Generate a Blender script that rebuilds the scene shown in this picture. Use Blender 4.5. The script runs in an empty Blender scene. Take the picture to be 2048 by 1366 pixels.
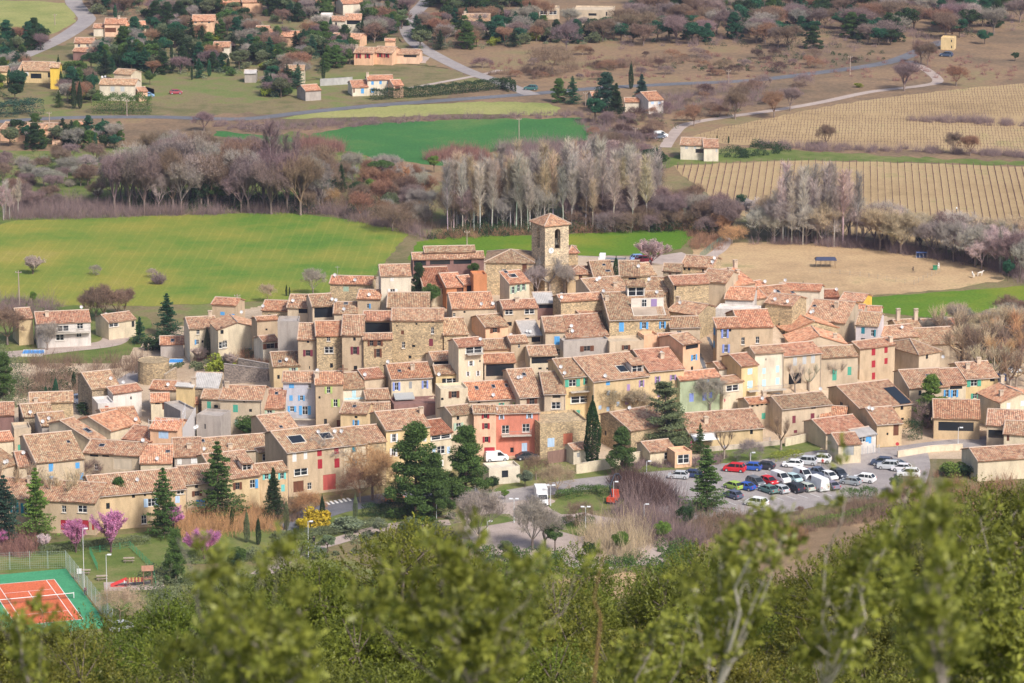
import bpy, math, random
import numpy as np
from mathutils import Vector, Matrix
R = math.radians
sc = bpy.context.scene
COL = sc.collection
random.seed(7)
# ---------------------------------------------------------------- camera, sky, sun
H = 173.0            # height of the viewpoint above the valley floor (m)
F = 7100.0           # focal length in photo pixels (photo is 2048 wide)
PIT = R(12.9)
cam = bpy.data.objects.new('camera', bpy.data.cameras.new('camera'))
COL.objects.link(cam)
cam.location = (0, 0, H)
cam.rotation_euler = (math.pi / 2 - PIT, 0, 0)
cam.data.sensor_width = 36
cam.data.lens = F / 2048 * 36
cam.data.clip_start = 0.3
cam.data.clip_end = 6000
cam.data.dof.use_dof = True
cam.data.dof.focus_distance = 720
cam.data.dof.aperture_fstop = 7.5
sc.camera = cam
SUN_EL, SUN_AZ = R(44), R(145)      # azimuth clockwise from +Y (north): the sun stands behind and right of the camera
w = bpy.data.worlds.new('World'); sc.world = w; w.use_nodes = True
nt = w.node_tree
sky = nt.nodes.new('ShaderNodeTexSky'); sky.sky_type = 'NISHITA'; sky.sun_disc = False
sky.sun_elevation = SUN_EL; sky.sun_rotation = SUN_AZ
sky.dust_density = 3.0; sky.air_density = 0.8
nt.links.new(sky.outputs[0], nt.nodes['Background'].inputs[0])
nt.nodes['Background'].inputs[1].default_value = 0.12
sd = bpy.data.lights.new('sun', 'SUN'); sd.energy = 2.8; sd.angle = R(9); sd.color = (1.0, 0.95, 0.89)
sun = bpy.data.objects.new('sun', sd); COL.objects.link(sun)
dv = Vector((math.sin(SUN_AZ) * math.cos(SUN_EL), math.cos(SUN_AZ) * math.cos(SUN_EL), math.sin(SUN_EL)))
sun.rotation_euler = dv.to_track_quat('Z', 'Y').to_euler()
sun.location = (60, -60, 300)
sc.view_settings.view_transform = 'Standard'
sc.view_settings.look = 'None'
sc.view_settings.exposure = 0.52
sc.view_settings.gamma = 1
sc.cycles.use_denoising = True
sc.cycles.max_bounces = 5
sc.cycles.diffuse_bounces = 3
sc.cycles.glossy_bounces = 2
sc.cycles.transmission_bounces = 2
sc.cycles.volume_bounces = 0
sc.cycles.transparent_max_bounces = 6
sc.cycles.use_adaptive_sampling = False

# ---------------------------------------------------------------- measuring helpers
CP, SP = math.cos(PIT), math.sin(PIT)
def ray(x, y):
    a = (x - 1024) / F; b = (683 - y) / F
    return Vector((a, CP + b * SP, -SP + b * CP))
def at(x, y, z=0.0):
    d = ray(x, y); t = (z - H) / d.z
    return Vector((d.x * t, d.y * t, z))
def atY(x, y, Y):
    d = ray(x, y); t = Y / d.y
    return Vector((d.x * t, Y, H + d.z * t))
def smooth(t):
    t = np.clip(t, 0, 1); return t * t * (3 - 2 * t)
def terr(X, Y):
    X = np.asarray(X, float); Y = np.asarray(Y, float)
    hill = 171.3 - 0.4 * np.maximum(Y, 0)
    hill = np.where(hill > 0, hill, 0) * 1.0
    r = np.sqrt(((X - 8) / 84) ** 2 + (np.where(Y < 738, (Y - 738) / 78, (Y - 738) / 88)) ** 2)
    m = 15 * smooth((1 - r) / 0.62)
    return hill + m
def th(x, y): return float(terr(x, y))
def gnd(x, y):
    d = ray(x, y); Y = 500.0
    while Y < 4000:
        t = Y / d.y
        if H + d.z * t <= th(d.x * t, Y): break
        Y += 1.0
    lo, hi = Y - 1, Y
    for _ in range(12):
        m = (lo + hi) / 2; t = m / d.y
        if H + d.z * t <= th(d.x * t, m): hi = m
        else: lo = m
    t = hi / d.y
    return Vector((d.x * t, hi, th(d.x * t, hi)))
def scl(P):      # photo pixels per metre at a point
    return F / (P.y * CP - (P.z - H) * SP)

# ---------------------------------------------------------------- materials
def node(nt, t, **k):
    n = nt.nodes.new(t)
    for a, b in k.items():
        if a.startswith('i_'): n.inputs[int(a[2:]) if a[2:].isdigit() else a[2:]].default_value = b
        else: setattr(n, a, b)
    return n
MATS = {}
def mat(name, rough=0.85, spec=0.25):
    m = bpy.data.materials.new(name); m.use_nodes = True
    b = m.node_tree.nodes['Principled BSDF']
    b.inputs['Roughness'].default_value = rough
    b.inputs['Specular IOR Level'].default_value = spec
    MATS[name] = m
    return m, m.node_tree, b
def ramp(nt, stops, interp='LINEAR'):
    n = nt.nodes.new('ShaderNodeValToRGB'); cr = n.color_ramp; cr.interpolation = interp
    while len(cr.elements) < len(stops): cr.elements.new(0.5)
    for e, (p, c) in zip(cr.elements, stops):
        e.position = p; e.color = (c[0], c[1], c[2], 1) if not isinstance(c, (int, float)) else (c, c, c, 1)
    return n
def mix(nt, kind, fac, a, b):
    n = nt.nodes.new('ShaderNodeMix'); n.data_type = 'RGBA'; n.blend_type = kind
    for i, v in ((0, fac), (6, a), (7, b)):
        if isinstance(v, bpy.types.NodeSocket): nt.links.new(v, n.inputs[i])
        elif v is not None: n.inputs[i].default_value = v if i == 0 else (v[0], v[1], v[2], 1)
    return n.outputs[2]
def noise(nt, vec, s, det=4, rough=0.55):
    n = node(nt, 'ShaderNodeTexNoise'); n.inputs['Scale'].default_value = s; n.inputs['Detail'].default_value = det
    n.inputs['Roughness'].default_value = rough
    if vec is not None: nt.links.new(vec, n.inputs['Vector'])
    return n.outputs['Fac']
def mapping(nt, vec, sc_=(1, 1, 1), rot=(0, 0, 0)):
    n = node(nt, 'ShaderNodeMapping'); n.inputs['Scale'].default_value = sc_; n.inputs['Rotation'].default_value = rot
    nt.links.new(vec, n.inputs['Vector']); return n.outputs[0]
def bump(nt, b, h, st, dist=0.05):
    n = node(nt, 'ShaderNodeBump'); n.inputs['Strength'].default_value = st; n.inputs['Distance'].default_value = dist
    nt.links.new(h, n.inputs['Height']); nt.links.new(n.outputs[0], b.inputs['Normal'])

def m_objcol(name, rough=0.8, var=0.25, scale=1.2, spec=0.25, stretch=(1, 1, 1), bmp=0.0):
    m, nt, b = mat(name, rough, spec)
    oi = node(nt, 'ShaderNodeObjectInfo'); tc = node(nt, 'ShaderNodeTexCoord')
    v = mapping(nt, tc.outputs['Object'], stretch)
    f = noise(nt, v, scale, 5)
    r = ramp(nt, [(0.3, 1 - var), (0.7, 1 + var * 0.35)]); nt.links.new(f, r.inputs[0])
    c = mix(nt, 'MULTIPLY', 1.0, oi.outputs['Color'], r.outputs[0])
    nt.links.new(c, b.inputs['Base Color'])
    if bmp: bump(nt, b, f, bmp)
    return m
m_objcol('paint', 0.55, 0.06, 2.0, 0.4)
m_objcol('wood', 0.7, 0.25, 3.0, 0.2, (1, 1, 0.2))
m_objcol('bark', 0.95, 0.35, 2.0, 0.1, (1, 1, 0.3))

def m_plaster():
    m, nt, b = mat('plaster', 0.92, 0.15)
    oi = node(nt, 'ShaderNodeObjectInfo'); tc = node(nt, 'ShaderNodeTexCoord')
    o = node(nt, 'ShaderNodeVectorMath', operation='ADD'); nt.links.new(tc.outputs['Object'], o.inputs[0])
    cx = node(nt, 'ShaderNodeCombineXYZ'); ml = node(nt, 'ShaderNodeMath', operation='MULTIPLY'); ml.inputs[1].default_value = 91
    nt.links.new(oi.outputs['Random'], ml.inputs[0]); nt.links.new(ml.outputs[0], cx.inputs[0]); nt.links.new(cx.outputs[0], o.inputs[1])
    v = o.outputs[0]
    f1 = noise(nt, mapping(nt, v, (1, 1, .45)), 0.55, 6, 0.65)
    r1 = ramp(nt, [(0.32, 0.78), (0.6, 1.03)]); nt.links.new(f1, r1.inputs[0])
    f2 = noise(nt, v, 5.0, 4, 0.7)
    r2 = ramp(nt, [(0.3, 0.86), (0.7, 1.1)]); nt.links.new(f2, r2.inputs[0])
    f3 = noise(nt, mapping(nt, v, (1.0, 1.0, .2)), 1.2, 3)
    r3 = ramp(nt, [(0.36, (0.86, 0.84, 0.83)), (0.5, (1, 1, 1))]); nt.links.new(f3, r3.inputs[0])
    c = mix(nt, 'MULTIPLY', 1.0, oi.outputs['Color'], r1.outputs[0])
    c = mix(nt, 'MULTIPLY', 1.0, c, r2.outputs[0]); c = mix(nt, 'MULTIPLY', 0.7, c, r3.outputs[0])
    nt.links.new(c, b.inputs['Base Color']); bump(nt, b, f2, 0.3, 0.04)
m_plaster()
def m_stone():
    m, nt, b = mat('stone', 0.95, 0.1)
    oi = node(nt, 'ShaderNodeObjectInfo'); tc = node(nt, 'ShaderNodeTexCoord')
    v = mapping(nt, tc.outputs['Object'], (1, 1, 1.5))
    vo = node(nt, 'ShaderNodeTexVoronoi'); vo.inputs['Scale'].default_value = 3.4; nt.links.new(v, vo.inputs['Vector'])
    sp = node(nt, 'ShaderNodeSeparateColor'); nt.links.new(vo.outputs['Color'], sp.inputs[0])
    r = ramp(nt, [(0.0, (0.58, 0.56, 0.55)), (0.35, (0.85, 0.82, 0.78)), (0.7, (1.05, 1.0, 0.92)), (1.0, (1.35, 1.25, 1.1))])
    nt.links.new(sp.outputs[0], r.inputs[0])
    ve = node(nt, 'ShaderNodeTexVoronoi', feature='DISTANCE_TO_EDGE'); ve.inputs['Scale'].default_value = 3.4; nt.links.new(v, ve.inputs['Vector'])
    re = ramp(nt, [(0.0, 0.78), (0.09, 1.0)]); nt.links.new(ve.outputs[0], re.inputs[0])
    f = noise(nt, v, 0.4, 5); rf = ramp(nt, [(0.3, 0.75), (0.65, 1.06)]); nt.links.new(f, rf.inputs[0])
    c = mix(nt, 'MULTIPLY', 1, oi.outputs['Color'], r.outputs[0]); c = mix(nt, 'MULTIPLY', 1, c, re.outputs[0]); c = mix(nt, 'MULTIPLY', 1, c, rf.outputs[0])
    nt.links.new(c, b.inputs['Base Color']); bump(nt, b, ve.outputs[0], 0.5, 0.06)
m_stone()
def m_tile():
    m, nt, b = mat('tile', 0.9, 0.15)
    oi = node(nt, 'ShaderNodeObjectInfo'); uv = node(nt, 'ShaderNodeUVMap')
    v = mapping(nt, uv.outputs[0], (1 / 0.36, 1 / 0.42, 1))
    fl = node(nt, 'ShaderNodeVectorMath', operation='FLOOR'); nt.links.new(v, fl.inputs[0])
    wn = node(nt, 'ShaderNodeTexWhiteNoise', noise_dimensions='4D'); nt.links.new(fl.outputs[0], wn.inputs['Vector']); nt.links.new(oi.outputs['Random'], wn.inputs['W'])
    r = ramp(nt, [(0.0, (0.28, 0.19, 0.145)), (0.15, (0.40, 0.26, 0.19)), (0.4, (0.50, 0.315, 0.215)), (0.62, (0.54, 0.375, 0.26)), (0.8, (0.51, 0.42, 0.31)), (0.93, (0.62, 0.51, 0.39)), (1.0, (0.45, 0.27, 0.19))])
    nt.links.new(wn.outputs['Value'], r.inputs[0])
    f = noise(nt, uv.outputs[0], 0.5, 6, 0.7); rf = ramp(nt, [(0.28, (0.60, 0.62, 0.62)), (0.5, (0.97, 0.96, 0.94)), (0.72, (1.14, 1.12, 1.08))]); nt.links.new(f, rf.inputs[0])
    sx = node(nt, 'ShaderNodeSeparateXYZ'); nt.links.new(v, sx.inputs[0])
    fr = node(nt, 'ShaderNodeMath', operation='FRACT'); nt.links.new(sx.outputs[0], fr.inputs[0])
    rc = ramp(nt, [(0.0, 0.42), (0.2, 0.95), (0.5, 1.1), (0.8, 0.95), (1.0, 0.42)]); nt.links.new(fr.outputs[0], rc.inputs[0])
    c = mix(nt, 'MULTIPLY', 1, oi.outputs['Color'], r.outputs[0]); c = mix(nt, 'MULTIPLY', 1, c, rf.outputs[0]); c = mix(nt, 'MULTIPLY', 0.8, c, rc.outputs[0])
    nt.links.new(c, b.inputs['Base Color'])
m_tile()
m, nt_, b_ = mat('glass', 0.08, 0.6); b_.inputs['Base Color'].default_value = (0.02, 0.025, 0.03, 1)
def m_leaf(name, sc_, lo, hi, trans=0.25, rough=0.6):
    m, nt, b = mat(name, rough, 0.2)
    oi = node(nt, 'ShaderNodeObjectInfo'); tc = node(nt, 'ShaderNodeTexCoord'); ge = node(nt, 'ShaderNodeNewGeometry')
    f = noise(nt, tc.outputs['Object'], sc_, 3); r = ramp(nt, [(0.3, lo), (0.7, hi)]); nt.links.new(f, r.inputs[0])
    r2 = ramp(nt, [(0, (0.72, 0.75, 0.8)), (1, (1.3, 1.25, 1.05))]); nt.links.new(ge.outputs['Random Per Island'], r2.inputs[0])
    c = mix(nt, 'MULTIPLY', 1, oi.outputs['Color'], r.outputs[0]); c = mix(nt, 'MULTIPLY', 1, c, r2.outputs[0])
    nt.links.new(c, b.inputs['Base Color'])
    if trans:
        tr = node(nt, 'ShaderNodeBsdfTranslucent'); nt.links.new(c, tr.inputs[0]); ms = node(nt, 'ShaderNodeMixShader'); ms.inputs[0].default_value = trans
        nt.links.new(b.outputs[0], ms.inputs[1]); nt.links.new(tr.outputs[0], ms.inputs[2])
        nt.links.new(ms.outputs[0], nt.nodes['Material Output'].inputs[0])
m_leaf('leaf', 0.5, 0.72, 1.25)
m_leaf('oakleaf', 1.4, 0.7, 1.35, 0.3, 0.4)
m_leaf('twig', 0.6, 0.8, 1.2, 0.0, 0.9)

def m_ground(name, stops, s1=0.03, s2=0.4, s3=3.0, stripes=None, bmp=0.0, rough=0.95):
    """stops: colour ramp of a large noise; stripes=(angle, period, colour, width, strength)"""
    m, nt, b = mat(name, rough, 0.1)
    ge = node(nt, 'ShaderNodeNewGeometry'); v = ge.outputs['Position']
    f1 = noise(nt, v, s1, 5, 0.6); f2 = noise(nt, v, s2, 5, 0.65); f3 = noise(nt, v, s3, 3, 0.6)
    ad = node(nt, 'ShaderNodeMath', operation='MULTIPLY_ADD'); nt.links.new(f2, ad.inputs[0]); ad.inputs[1].default_value = 0.45
    m2 = node(nt, 'ShaderNodeMath', operation='MULTIPLY'); nt.links.new(f1, m2.inputs[0]); m2.inputs[1].default_value = 0.55; nt.links.new(m2.outputs[0], ad.inputs[2])
    ex = node(nt, 'ShaderNodeMapRange'); ex.inputs[1].default_value = 0.33; ex.inputs[2].default_value = 0.67; nt.links.new(ad.outputs[0], ex.inputs[0])
    r = ramp(nt, stops); nt.links.new(ex.outputs[0], r.inputs[0])
    r3 = ramp(nt, [(0.3, 0.78), (0.7, 1.15)]); nt.links.new(f3, r3.inputs[0])
    c = mix(nt, 'MULTIPLY', 1, r.outputs[0], r3.outputs[0])
    for st in (stripes or []):
        ang, per, colr, wd, stg = st
        mp = mapping(nt, v, (1 / per, 1 / per, 1), (0, 0, ang)); sx = node(nt, 'ShaderNodeSeparateXYZ'); nt.links.new(mp, sx.inputs[0])
        fr = node(nt, 'ShaderNodeMath', operation='FRACT'); nt.links.new(sx.outputs[0], fr.inputs[0])
        rr = ramp(nt, [(0, 1), (wd, 1), (wd + 0.03, 0), (1, 0)]); nt.links.new(fr.outputs[0], rr.inputs[0])
        mm = node(nt, 'ShaderNodeMath', operation='MULTIPLY'); nt.links.new(rr.outputs[0], mm.inputs[0])
        rb = ramp(nt, [(0.35, 0.3), (0.6, 1.0)]); nt.links.new(f2, rb.inputs[0])
        mk = node(nt, 'ShaderNodeMath', operation='MULTIPLY'); nt.links.new(rb.outputs[0], mk.inputs[0]); mk.inputs[1].default_value = stg
        nt.links.new(mk.outputs[0], mm.inputs[1])
        c = mix(nt, 'MIX', mm.outputs[0], c, colr)
    nt.links.new(c, b.inputs['Base Color'])
    if bmp: bump(nt, b, f3, bmp, 0.1)
    return m

# ---------------------------------------------------------------- mesh and object helpers
def tag(o, label=None, cat=None, group=None, kind=None):
    if label: o['label'] = label
    if cat: o['category'] = cat
    if group: o['group'] = group
    if kind: o['kind'] = kind
    return o
def col4(c): return (c[0], c[1], c[2], 1.0)
def link(name, me, parent=None, M=None, color=None, loc=None, rot=None, scale=None):
    o = bpy.data.objects.new(name, me); COL.objects.link(o)
    if parent is not None: o.parent = parent
    if M is not None: o.matrix_basis = M
    if loc is not None: o.location = loc
    if rot is not None: o.rotation_euler = rot
    if scale is not None: o.scale = scale
    if color is not None: o.color = col4(color)
    return o
class MB:
    def __init__(s): s.v = []; s.f = []; s.m = []; s.uv = []
    def face(s, pts, uv=None, mi=0):
        n = len(s.v); s.v += [tuple(p) for p in pts]; s.f.append(tuple(range(n, n + len(pts)))); s.m.append(mi)
        s.uv += uv if uv else [(0, 0)] * len(pts)
    def box(s, x0, x1, y0, y1, z0, z1, mi=0, M=None):
        p = [(x0, y0, z0), (x1, y0, z0), (x1, y1, z0), (x0, y1, z0), (x0, y0, z1), (x1, y0, z1), (x1, y1, z1), (x0, y1, z1)]
        if M is not None: p = [M @ Vector(q) for q in p]
        for f in ((0, 3, 2, 1), (4, 5, 6, 7), (0, 1, 5, 4), (1, 2, 6, 5), (2, 3, 7, 6), (3, 0, 4, 7)):
            s.face([p[i] for i in f], mi=mi)
    def tube(s, a, b, r0, r1=None, n=6, mi=0, cap=True):
        r1 = r0 if r1 is None else r1; a = Vector(a); b = Vector(b); d = (b - a).normalized()
        t = d.cross(Vector((0, 0, 1)) if abs(d.z) < 0.9 else Vector((1, 0, 0))).normalized(); q = d.cross(t)
        A = [a + (t * math.cos(i * math.tau / n) + q * math.sin(i * math.tau / n)) * r0 for i in range(n)]
        B = [b + (t * math.cos(i * math.tau / n) + q * math.sin(i * math.tau / n)) * r1 for i in range(n)]
        for i in range(n): s.face([A[i], A[(i + 1) % n], B[(i + 1) % n], B[i]], mi=mi)
        if cap: s.face(list(reversed(A)), mi=mi); s.face(B, mi=mi)
    def mesh(s, name, mats, smooth_=False):
        me = bpy.data.meshes.new(name); me.from_pydata(s.v, [], s.f)
        for m in mats: me.materials.append(MATS[m])
        me.polygons.foreach_set('material_index', s.m)
        u = me.uv_layers.new(name='UVMap'); u.data.foreach_set('uv', [c for p in s.uv for c in p])
        if smooth_: me.polygons.foreach_set('use_smooth', [True] * len(me.polygons))
        me.update(); return me
    def build(s, name, m, parent=None, color=(0.8, 0.8, 0.8), M=None, **k):
        return link(name, s.mesh(name, [m] if isinstance(m, str) else m), parent, M, color, **k)
def empty(name, loc, rz=0, **k):
    o = bpy.data.objects.new(name, None); COL.objects.link(o); o.location = loc; o.rotation_euler = (0, 0, rz)
    o.empty_display_size = 0.5
    tag(o, **k); return o
def copy_tree(o, parent=None):
    c = o.copy(); COL.objects.link(c)
    if parent is not None: c.parent = parent
    for ch in list(o.children): copy_tree(ch, c)
    return c
def quads(name, V, Q, mats, mi=None, tris=None):
    me = bpy.data.meshes.new(name)
    V = np.asarray(V, np.float32); Q = np.asarray(Q, np.int32); k = Q.shape[1]; n = len(Q)
    me.vertices.add(len(V)); me.vertices.foreach_set('co', V.ravel())
    me.loops.add(n * k); me.loops.foreach_set('vertex_index', Q.ravel())
    me.polygons.add(n); me.polygons.foreach_set('loop_start', np.arange(0, n * k, k, dtype=np.int32)); me.polygons.foreach_set('loop_total', np.full(n, k, np.int32))
    for m in mats: me.materials.append(MATS[m])
    if mi is not None: me.polygons.foreach_set('material_index', np.asarray(mi, np.int32))
    me.update(calc_edges=True); return me
# ================================================================ the ground
m_ground('meadow', [(0.0, (0.10, 0.10, 0.045)), (0.3, (0.15, 0.145, 0.06)), (0.5, (0.23, 0.18, 0.095)), (0.7, (0.19, 0.20, 0.07)), (1.0, (0.13, 0.19, 0.05))], 0.012, 0.12, 1.5, bmp=0.3)
m_ground('brownmeadow', [(0.0, (0.09, 0.085, 0.05)), (0.35, (0.19, 0.135, 0.085)), (0.6, (0.28, 0.185, 0.11)), (0.8, (0.25, 0.20, 0.10)), (1.0, (0.15, 0.17, 0.06))], 0.008, 0.05, 0.8)
m_ground('crop', [(0.0, (0.072, 0.171, 0.026)), (0.3, (0.120, 0.210, 0.031)), (0.5, (0.192, 0.233, 0.040)), (0.75, (0.272, 0.256, 0.048)), (1.0, (0.336, 0.279, 0.079))], 0.012, 0.05, 2.0, [(R(2), 2.6, (0.52, 0.46, 0.12), 0.14, 0.12)])
m_ground('cropgreen', [(0.0, (0.043, 0.145, 0.042)), (0.5, (0.060, 0.174, 0.047)), (0.8, (0.111, 0.196, 0.056)), (1.0, (0.170, 0.212, 0.065))], 0.010, 0.04, 1.2)
m_ground('croplime', [(0.0, (0.079, 0.185, 0.016)), (0.5, (0.115, 0.205, 0.020)), (1.0, (0.230, 0.246, 0.032))], 0.02, 0.05, 1.5)
m_ground('pale_pasture', [(0.0, (0.189, 0.230, 0.063)), (0.5, (0.312, 0.312, 0.108)), (1.0, (0.385, 0.344, 0.144))], 0.015, 0.07, 1.0)
m_ground('vinesoil', [(0.0, (0.311, 0.219, 0.114)), (0.4, (0.414, 0.294, 0.155)), (0.7, (0.459, 0.332, 0.179)), (1.0, (0.296, 0.272, 0.106))], 0.02, 0.15, 2.0)
m_ground('sand', [(0.0, (0.312, 0.235, 0.129)), (0.35, (0.452, 0.308, 0.172)), (0.65, (0.530, 0.373, 0.206)), (1.0, (0.265, 0.243, 0.103))], 0.02, 0.12, 1.5)
m_ground('earth', [(0.0, (0.42, 0.30, 0.20)), (0.5, (0.52, 0.40, 0.28)), (1.0, (0.60, 0.48, 0.36))], 0.05, 0.3, 3.0)
m_ground('asphalt', [(0.0, (0.27, 0.24, 0.235)), (0.5, (0.34, 0.305, 0.29)), (1.0, (0.43, 0.38, 0.35))], 0.05, 0.4, 4.0)
m_ground('darkasphalt', [(0.0, (0.12, 0.125, 0.14)), (1.0, (0.20, 0.20, 0.215))], 0.05, 0.4, 4.0)
m_ground('gravel', [(0.0, (0.357, 0.289, 0.252)), (0.5, (0.442, 0.357, 0.309)), (1.0, (0.510, 0.425, 0.374))], 0.05, 0.4, 4.0)
m_ground('lawn', [(0.0, (0.085, 0.128, 0.028)), (0.4, (0.128, 0.170, 0.042)), (0.75, (0.204, 0.204, 0.075)), (1.0, (0.272, 0.212, 0.112))], 0.06, 0.3, 3.0, bmp=0.3)
m_ground('darksoil', [(0.0, (0.17, 0.12, 0.07)), (0.6, (0.26, 0.18, 0.11)), (1.0, (0.42, 0.29, 0.17))], 0.05, 0.3, 3.0)
m_ground('court_green', [(0.0, (0.06, 0.27, 0.13)), (1.0, (0.09, 0.34, 0.17))], 0.1, 0.5, 3.0)
m_ground('court_red', [(0.0, (0.58, 0.13, 0.06)), (1.0, (0.70, 0.19, 0.09))], 0.1, 0.5, 3.0)

def terrain():
    xs = np.concatenate([np.arange(-420, -120, 20), np.arange(-120, 130, 2.5), np.arange(130, 430, 20)])
    ys = np.concatenate([np.arange(-80, 0, 10), np.arange(0, 440, 8), np.arange(440, 640, 10), np.arange(640, 850, 2.5), np.arange(850, 2600, 50)])
    X, Y = np.meshgrid(xs, ys); Z = terr(X, Y)
    Z = np.where(Y < -1, 171.3, Z) - 0.012
    V = np.stack([X, Y, Z], -1).reshape(-1, 3); nx, ny = len(xs), len(ys)
    i = np.arange(nx - 1)[None, :] + nx * np.arange(ny - 1)[:, None]
    Q = np.stack([i, i + 1, i + 1 + nx, i + nx], -1).reshape(-1, 4)
    me = quads('ground', V, Q, ['meadow', 'brownmeadow', 'lawn'], np.where(V[Q[:, 0], 1] > 905, 1, np.where(V[Q[:, 0], 1] < 425, 2, 0)))
    me.polygons.foreach_set('use_smooth', [True] * len(me.polygons))
    tag(link('ground', me), kind='structure')
terrain()
LAYER = [0]
def patch(name, pts, m, dz=0.05, wig=0.0):
    dz = dz * 0.3; wig = max(wig, .35)
    """a sheet of ground whose outline is given by photo pixels, laid on the flat valley floor"""
    P = [at(x, y, 0) for x, y in pts]
    out = []
    for i, p in enumerate(P):
        q = P[(i + 1) % len(P)]; n = max(1, int((q - p).length / 2.5))
        for k in range(n):
            a = p.lerp(q, k / n)
            out.append(Vector((a.x + random.uniform(-wig, wig), a.y + random.uniform(-wig, wig) * 2, dz)))
    b = MB(); b.face(out)
    return tag(b.build(name, m), kind='structure')
def drape(name, x0, x1, y0, y1, m, dz, step=1.5, inside=None):
    xs = np.arange(x0, x1, step); ys = np.arange(y0, y1, step); X, Y = np.meshgrid(xs, ys); Z = terr(X, Y) + dz
    nx, ny = len(xs), len(ys); i = (np.arange(nx - 1)[None, :] + nx * np.arange(ny - 1)[:, None]).reshape(-1)
    V = np.stack([X, Y, Z], -1).reshape(-1, 3)
    if inside: i = i[inside(V[i, 0], V[i, 1])]
    Q = np.stack([i, i + 1, i + 1 + nx, i + nx], -1)
    return tag(link(name, quads(name, V, Q, [m])), kind='structure')
def strip(name, pts, wd, m, dz=0.1, ground=True, _=0):
    """a road along photo pixels of a given width in metres"""
    dz = dz * 0.32; P = [gnd(x, y) for x, y in pts]; C = []
    for i in range(len(P) - 1):
        p0 = P[max(i - 1, 0)]; p1 = P[i]; p2 = P[i + 1]; p3 = P[min(i + 2, len(P) - 1)]
        for k in range(8):
            t = k / 8; C.append(0.5 * ((2 * p1) + (-p0 + p2) * t + (2 * p0 - 5 * p1 + 4 * p2 - p3) * t * t + (-p0 + 3 * p1 - 3 * p2 + p3) * t ** 3))
    C.append(P[-1]); b = MB(); L = []
    for i, c in enumerate(C):
        d = (C[min(i + 1, len(C) - 1)] - C[max(i - 1, 0)]); n = Vector((-d.y, d.x, 0)).normalized() * wd / 2
        l, r = c + n, c - n; l.z = th(l.x, l.y) + dz; r.z = th(r.x, r.y) + dz; L.append((l, r))
    for i in range(len(L) - 1): b.face([L[i][0], L[i][1], L[i + 1][1], L[i + 1][0]])
    return tag(b.build(name, m), kind='structure')
patch('meadow', [(-60, 800), (200, 735), (290, 700), (300, 640), (180, 612), (-60, 612)], 'lawn', 0.04, 1)
patch('meadow', [(-60, 100), (100, 95), (300, 60), (560, 40), (800, 70), (840, 120), (960, 160), (900, 195), (560, 226), (300, 230), (-60, 240)], 'meadow', 0.03, 2)
patch('wheat_field', [(-60, 462), (30, 441), (150, 438), (300, 431), (420, 428), (560, 424), (700, 438), (790, 453), (818, 466), (800, 487), (765, 528), (740, 566), (600, 600), (300, 612), (-60, 608)], 'crop', 0.06, 0.4)
patch('wheat_field', [(836, 484), (870, 474), (1060, 470), (1300, 461), (1375, 460), (1384, 474), (1362, 498), (1300, 511), (1180, 512), (900, 520), (815, 520)], 'croplime', 0.06, 0.4)
patch('wheat_field', [(430, 262), (520, 270), (600, 277), (650, 262), (760, 245), (1000, 238), (1160, 236), (1186, 262), (1175, 280), (1100, 290), (1010, 298), (935, 320), (880, 330), (760, 320), (700, 303), (640, 292), (500, 280), (430, 272)], 'cropgreen', 0.06, 0.8)
patch('pasture', [(560, 237), (640, 224), (800, 211), (1000, 203), (1100, 207), (1122, 218), (1110, 230), (950, 228), (700, 236)], 'pale_pasture', 0.06, 0.8)
patch('pasture', [(-60, 0), (60, 2), (128, 6), (152, 26), (150, 44), (110, 66), (60, 80), (-60, 86)], 'pale_pasture', 0.06, 0.5)
patch('meadow', [(-60, 445), (-60, 300), (120, 300), (330, 290), (420, 330), (420, 420), (250, 445)], 'lawn', 0.04, 1)
patch('meadow', [(420, 330), (420, 300), (590, 262), (720, 300), (760, 330), (700, 400), (500, 420)], 'lawn', 0.04, 1)
patch('vineyard', [(1376, 276), (1440, 256), (1540, 236), (1660, 212), (1760, 196), (1900, 180), (2110, 160), (2110, 310), (1900, 303), (1700, 296), (1560, 292), (1450, 288)], 'vinesoil', 0.06, 0.5)
patch('vineyard', [(1345, 332), (1480, 325), (1600, 321), (1850, 327), (2110, 336), (2110, 520), (1900, 500), (1700, 470), (1500, 440), (1430, 400), (1380, 362)], 'vinesoil', 0.06, 0.5)
patch('meadow', [(1300, 345), (1345, 330), (1600, 319), (2110, 334), (2110, 326), (1900, 318), (1500, 296), (1400, 300), (1300, 320)], 'lawn', 0.045, 1)
patch('sports_ground', [(1390, 500), (1440, 486), (1600, 484), (1760, 495), (1870, 515), (2010, 540), (2008, 560), (1900, 578), (1735, 592), (1640, 592), (1520, 570), (1430, 545), (1380, 530)], 'sand', 0.06, 0.6)
patch('meadow', [(1726, 596), (1860, 585), (2110, 568), (2110, 640), (1900, 640), (1740, 622)], 'croplime', 0.065, 0.4)
patch('track', [(1150, 512), (1290, 512), (1365, 505), (1400, 520), (1440, 545), (1330, 560), (1150, 545)], 'gravel', 0.07, 0.4)
# village floor on its knoll
drape('village_street', -100, 120, 655, 815, 'earth', 0.03, 1.5, lambda X, Y: (((X - 8) / 92) ** 2 + ((Y - 732) / 84) ** 2 < 1))
drape('village_street', -110, -70, 640, 735, 'earth', 0.02, 1.5)
drape('village_street', 75, 125, 655, 735, 'earth', 0.02, 1.5)
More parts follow.
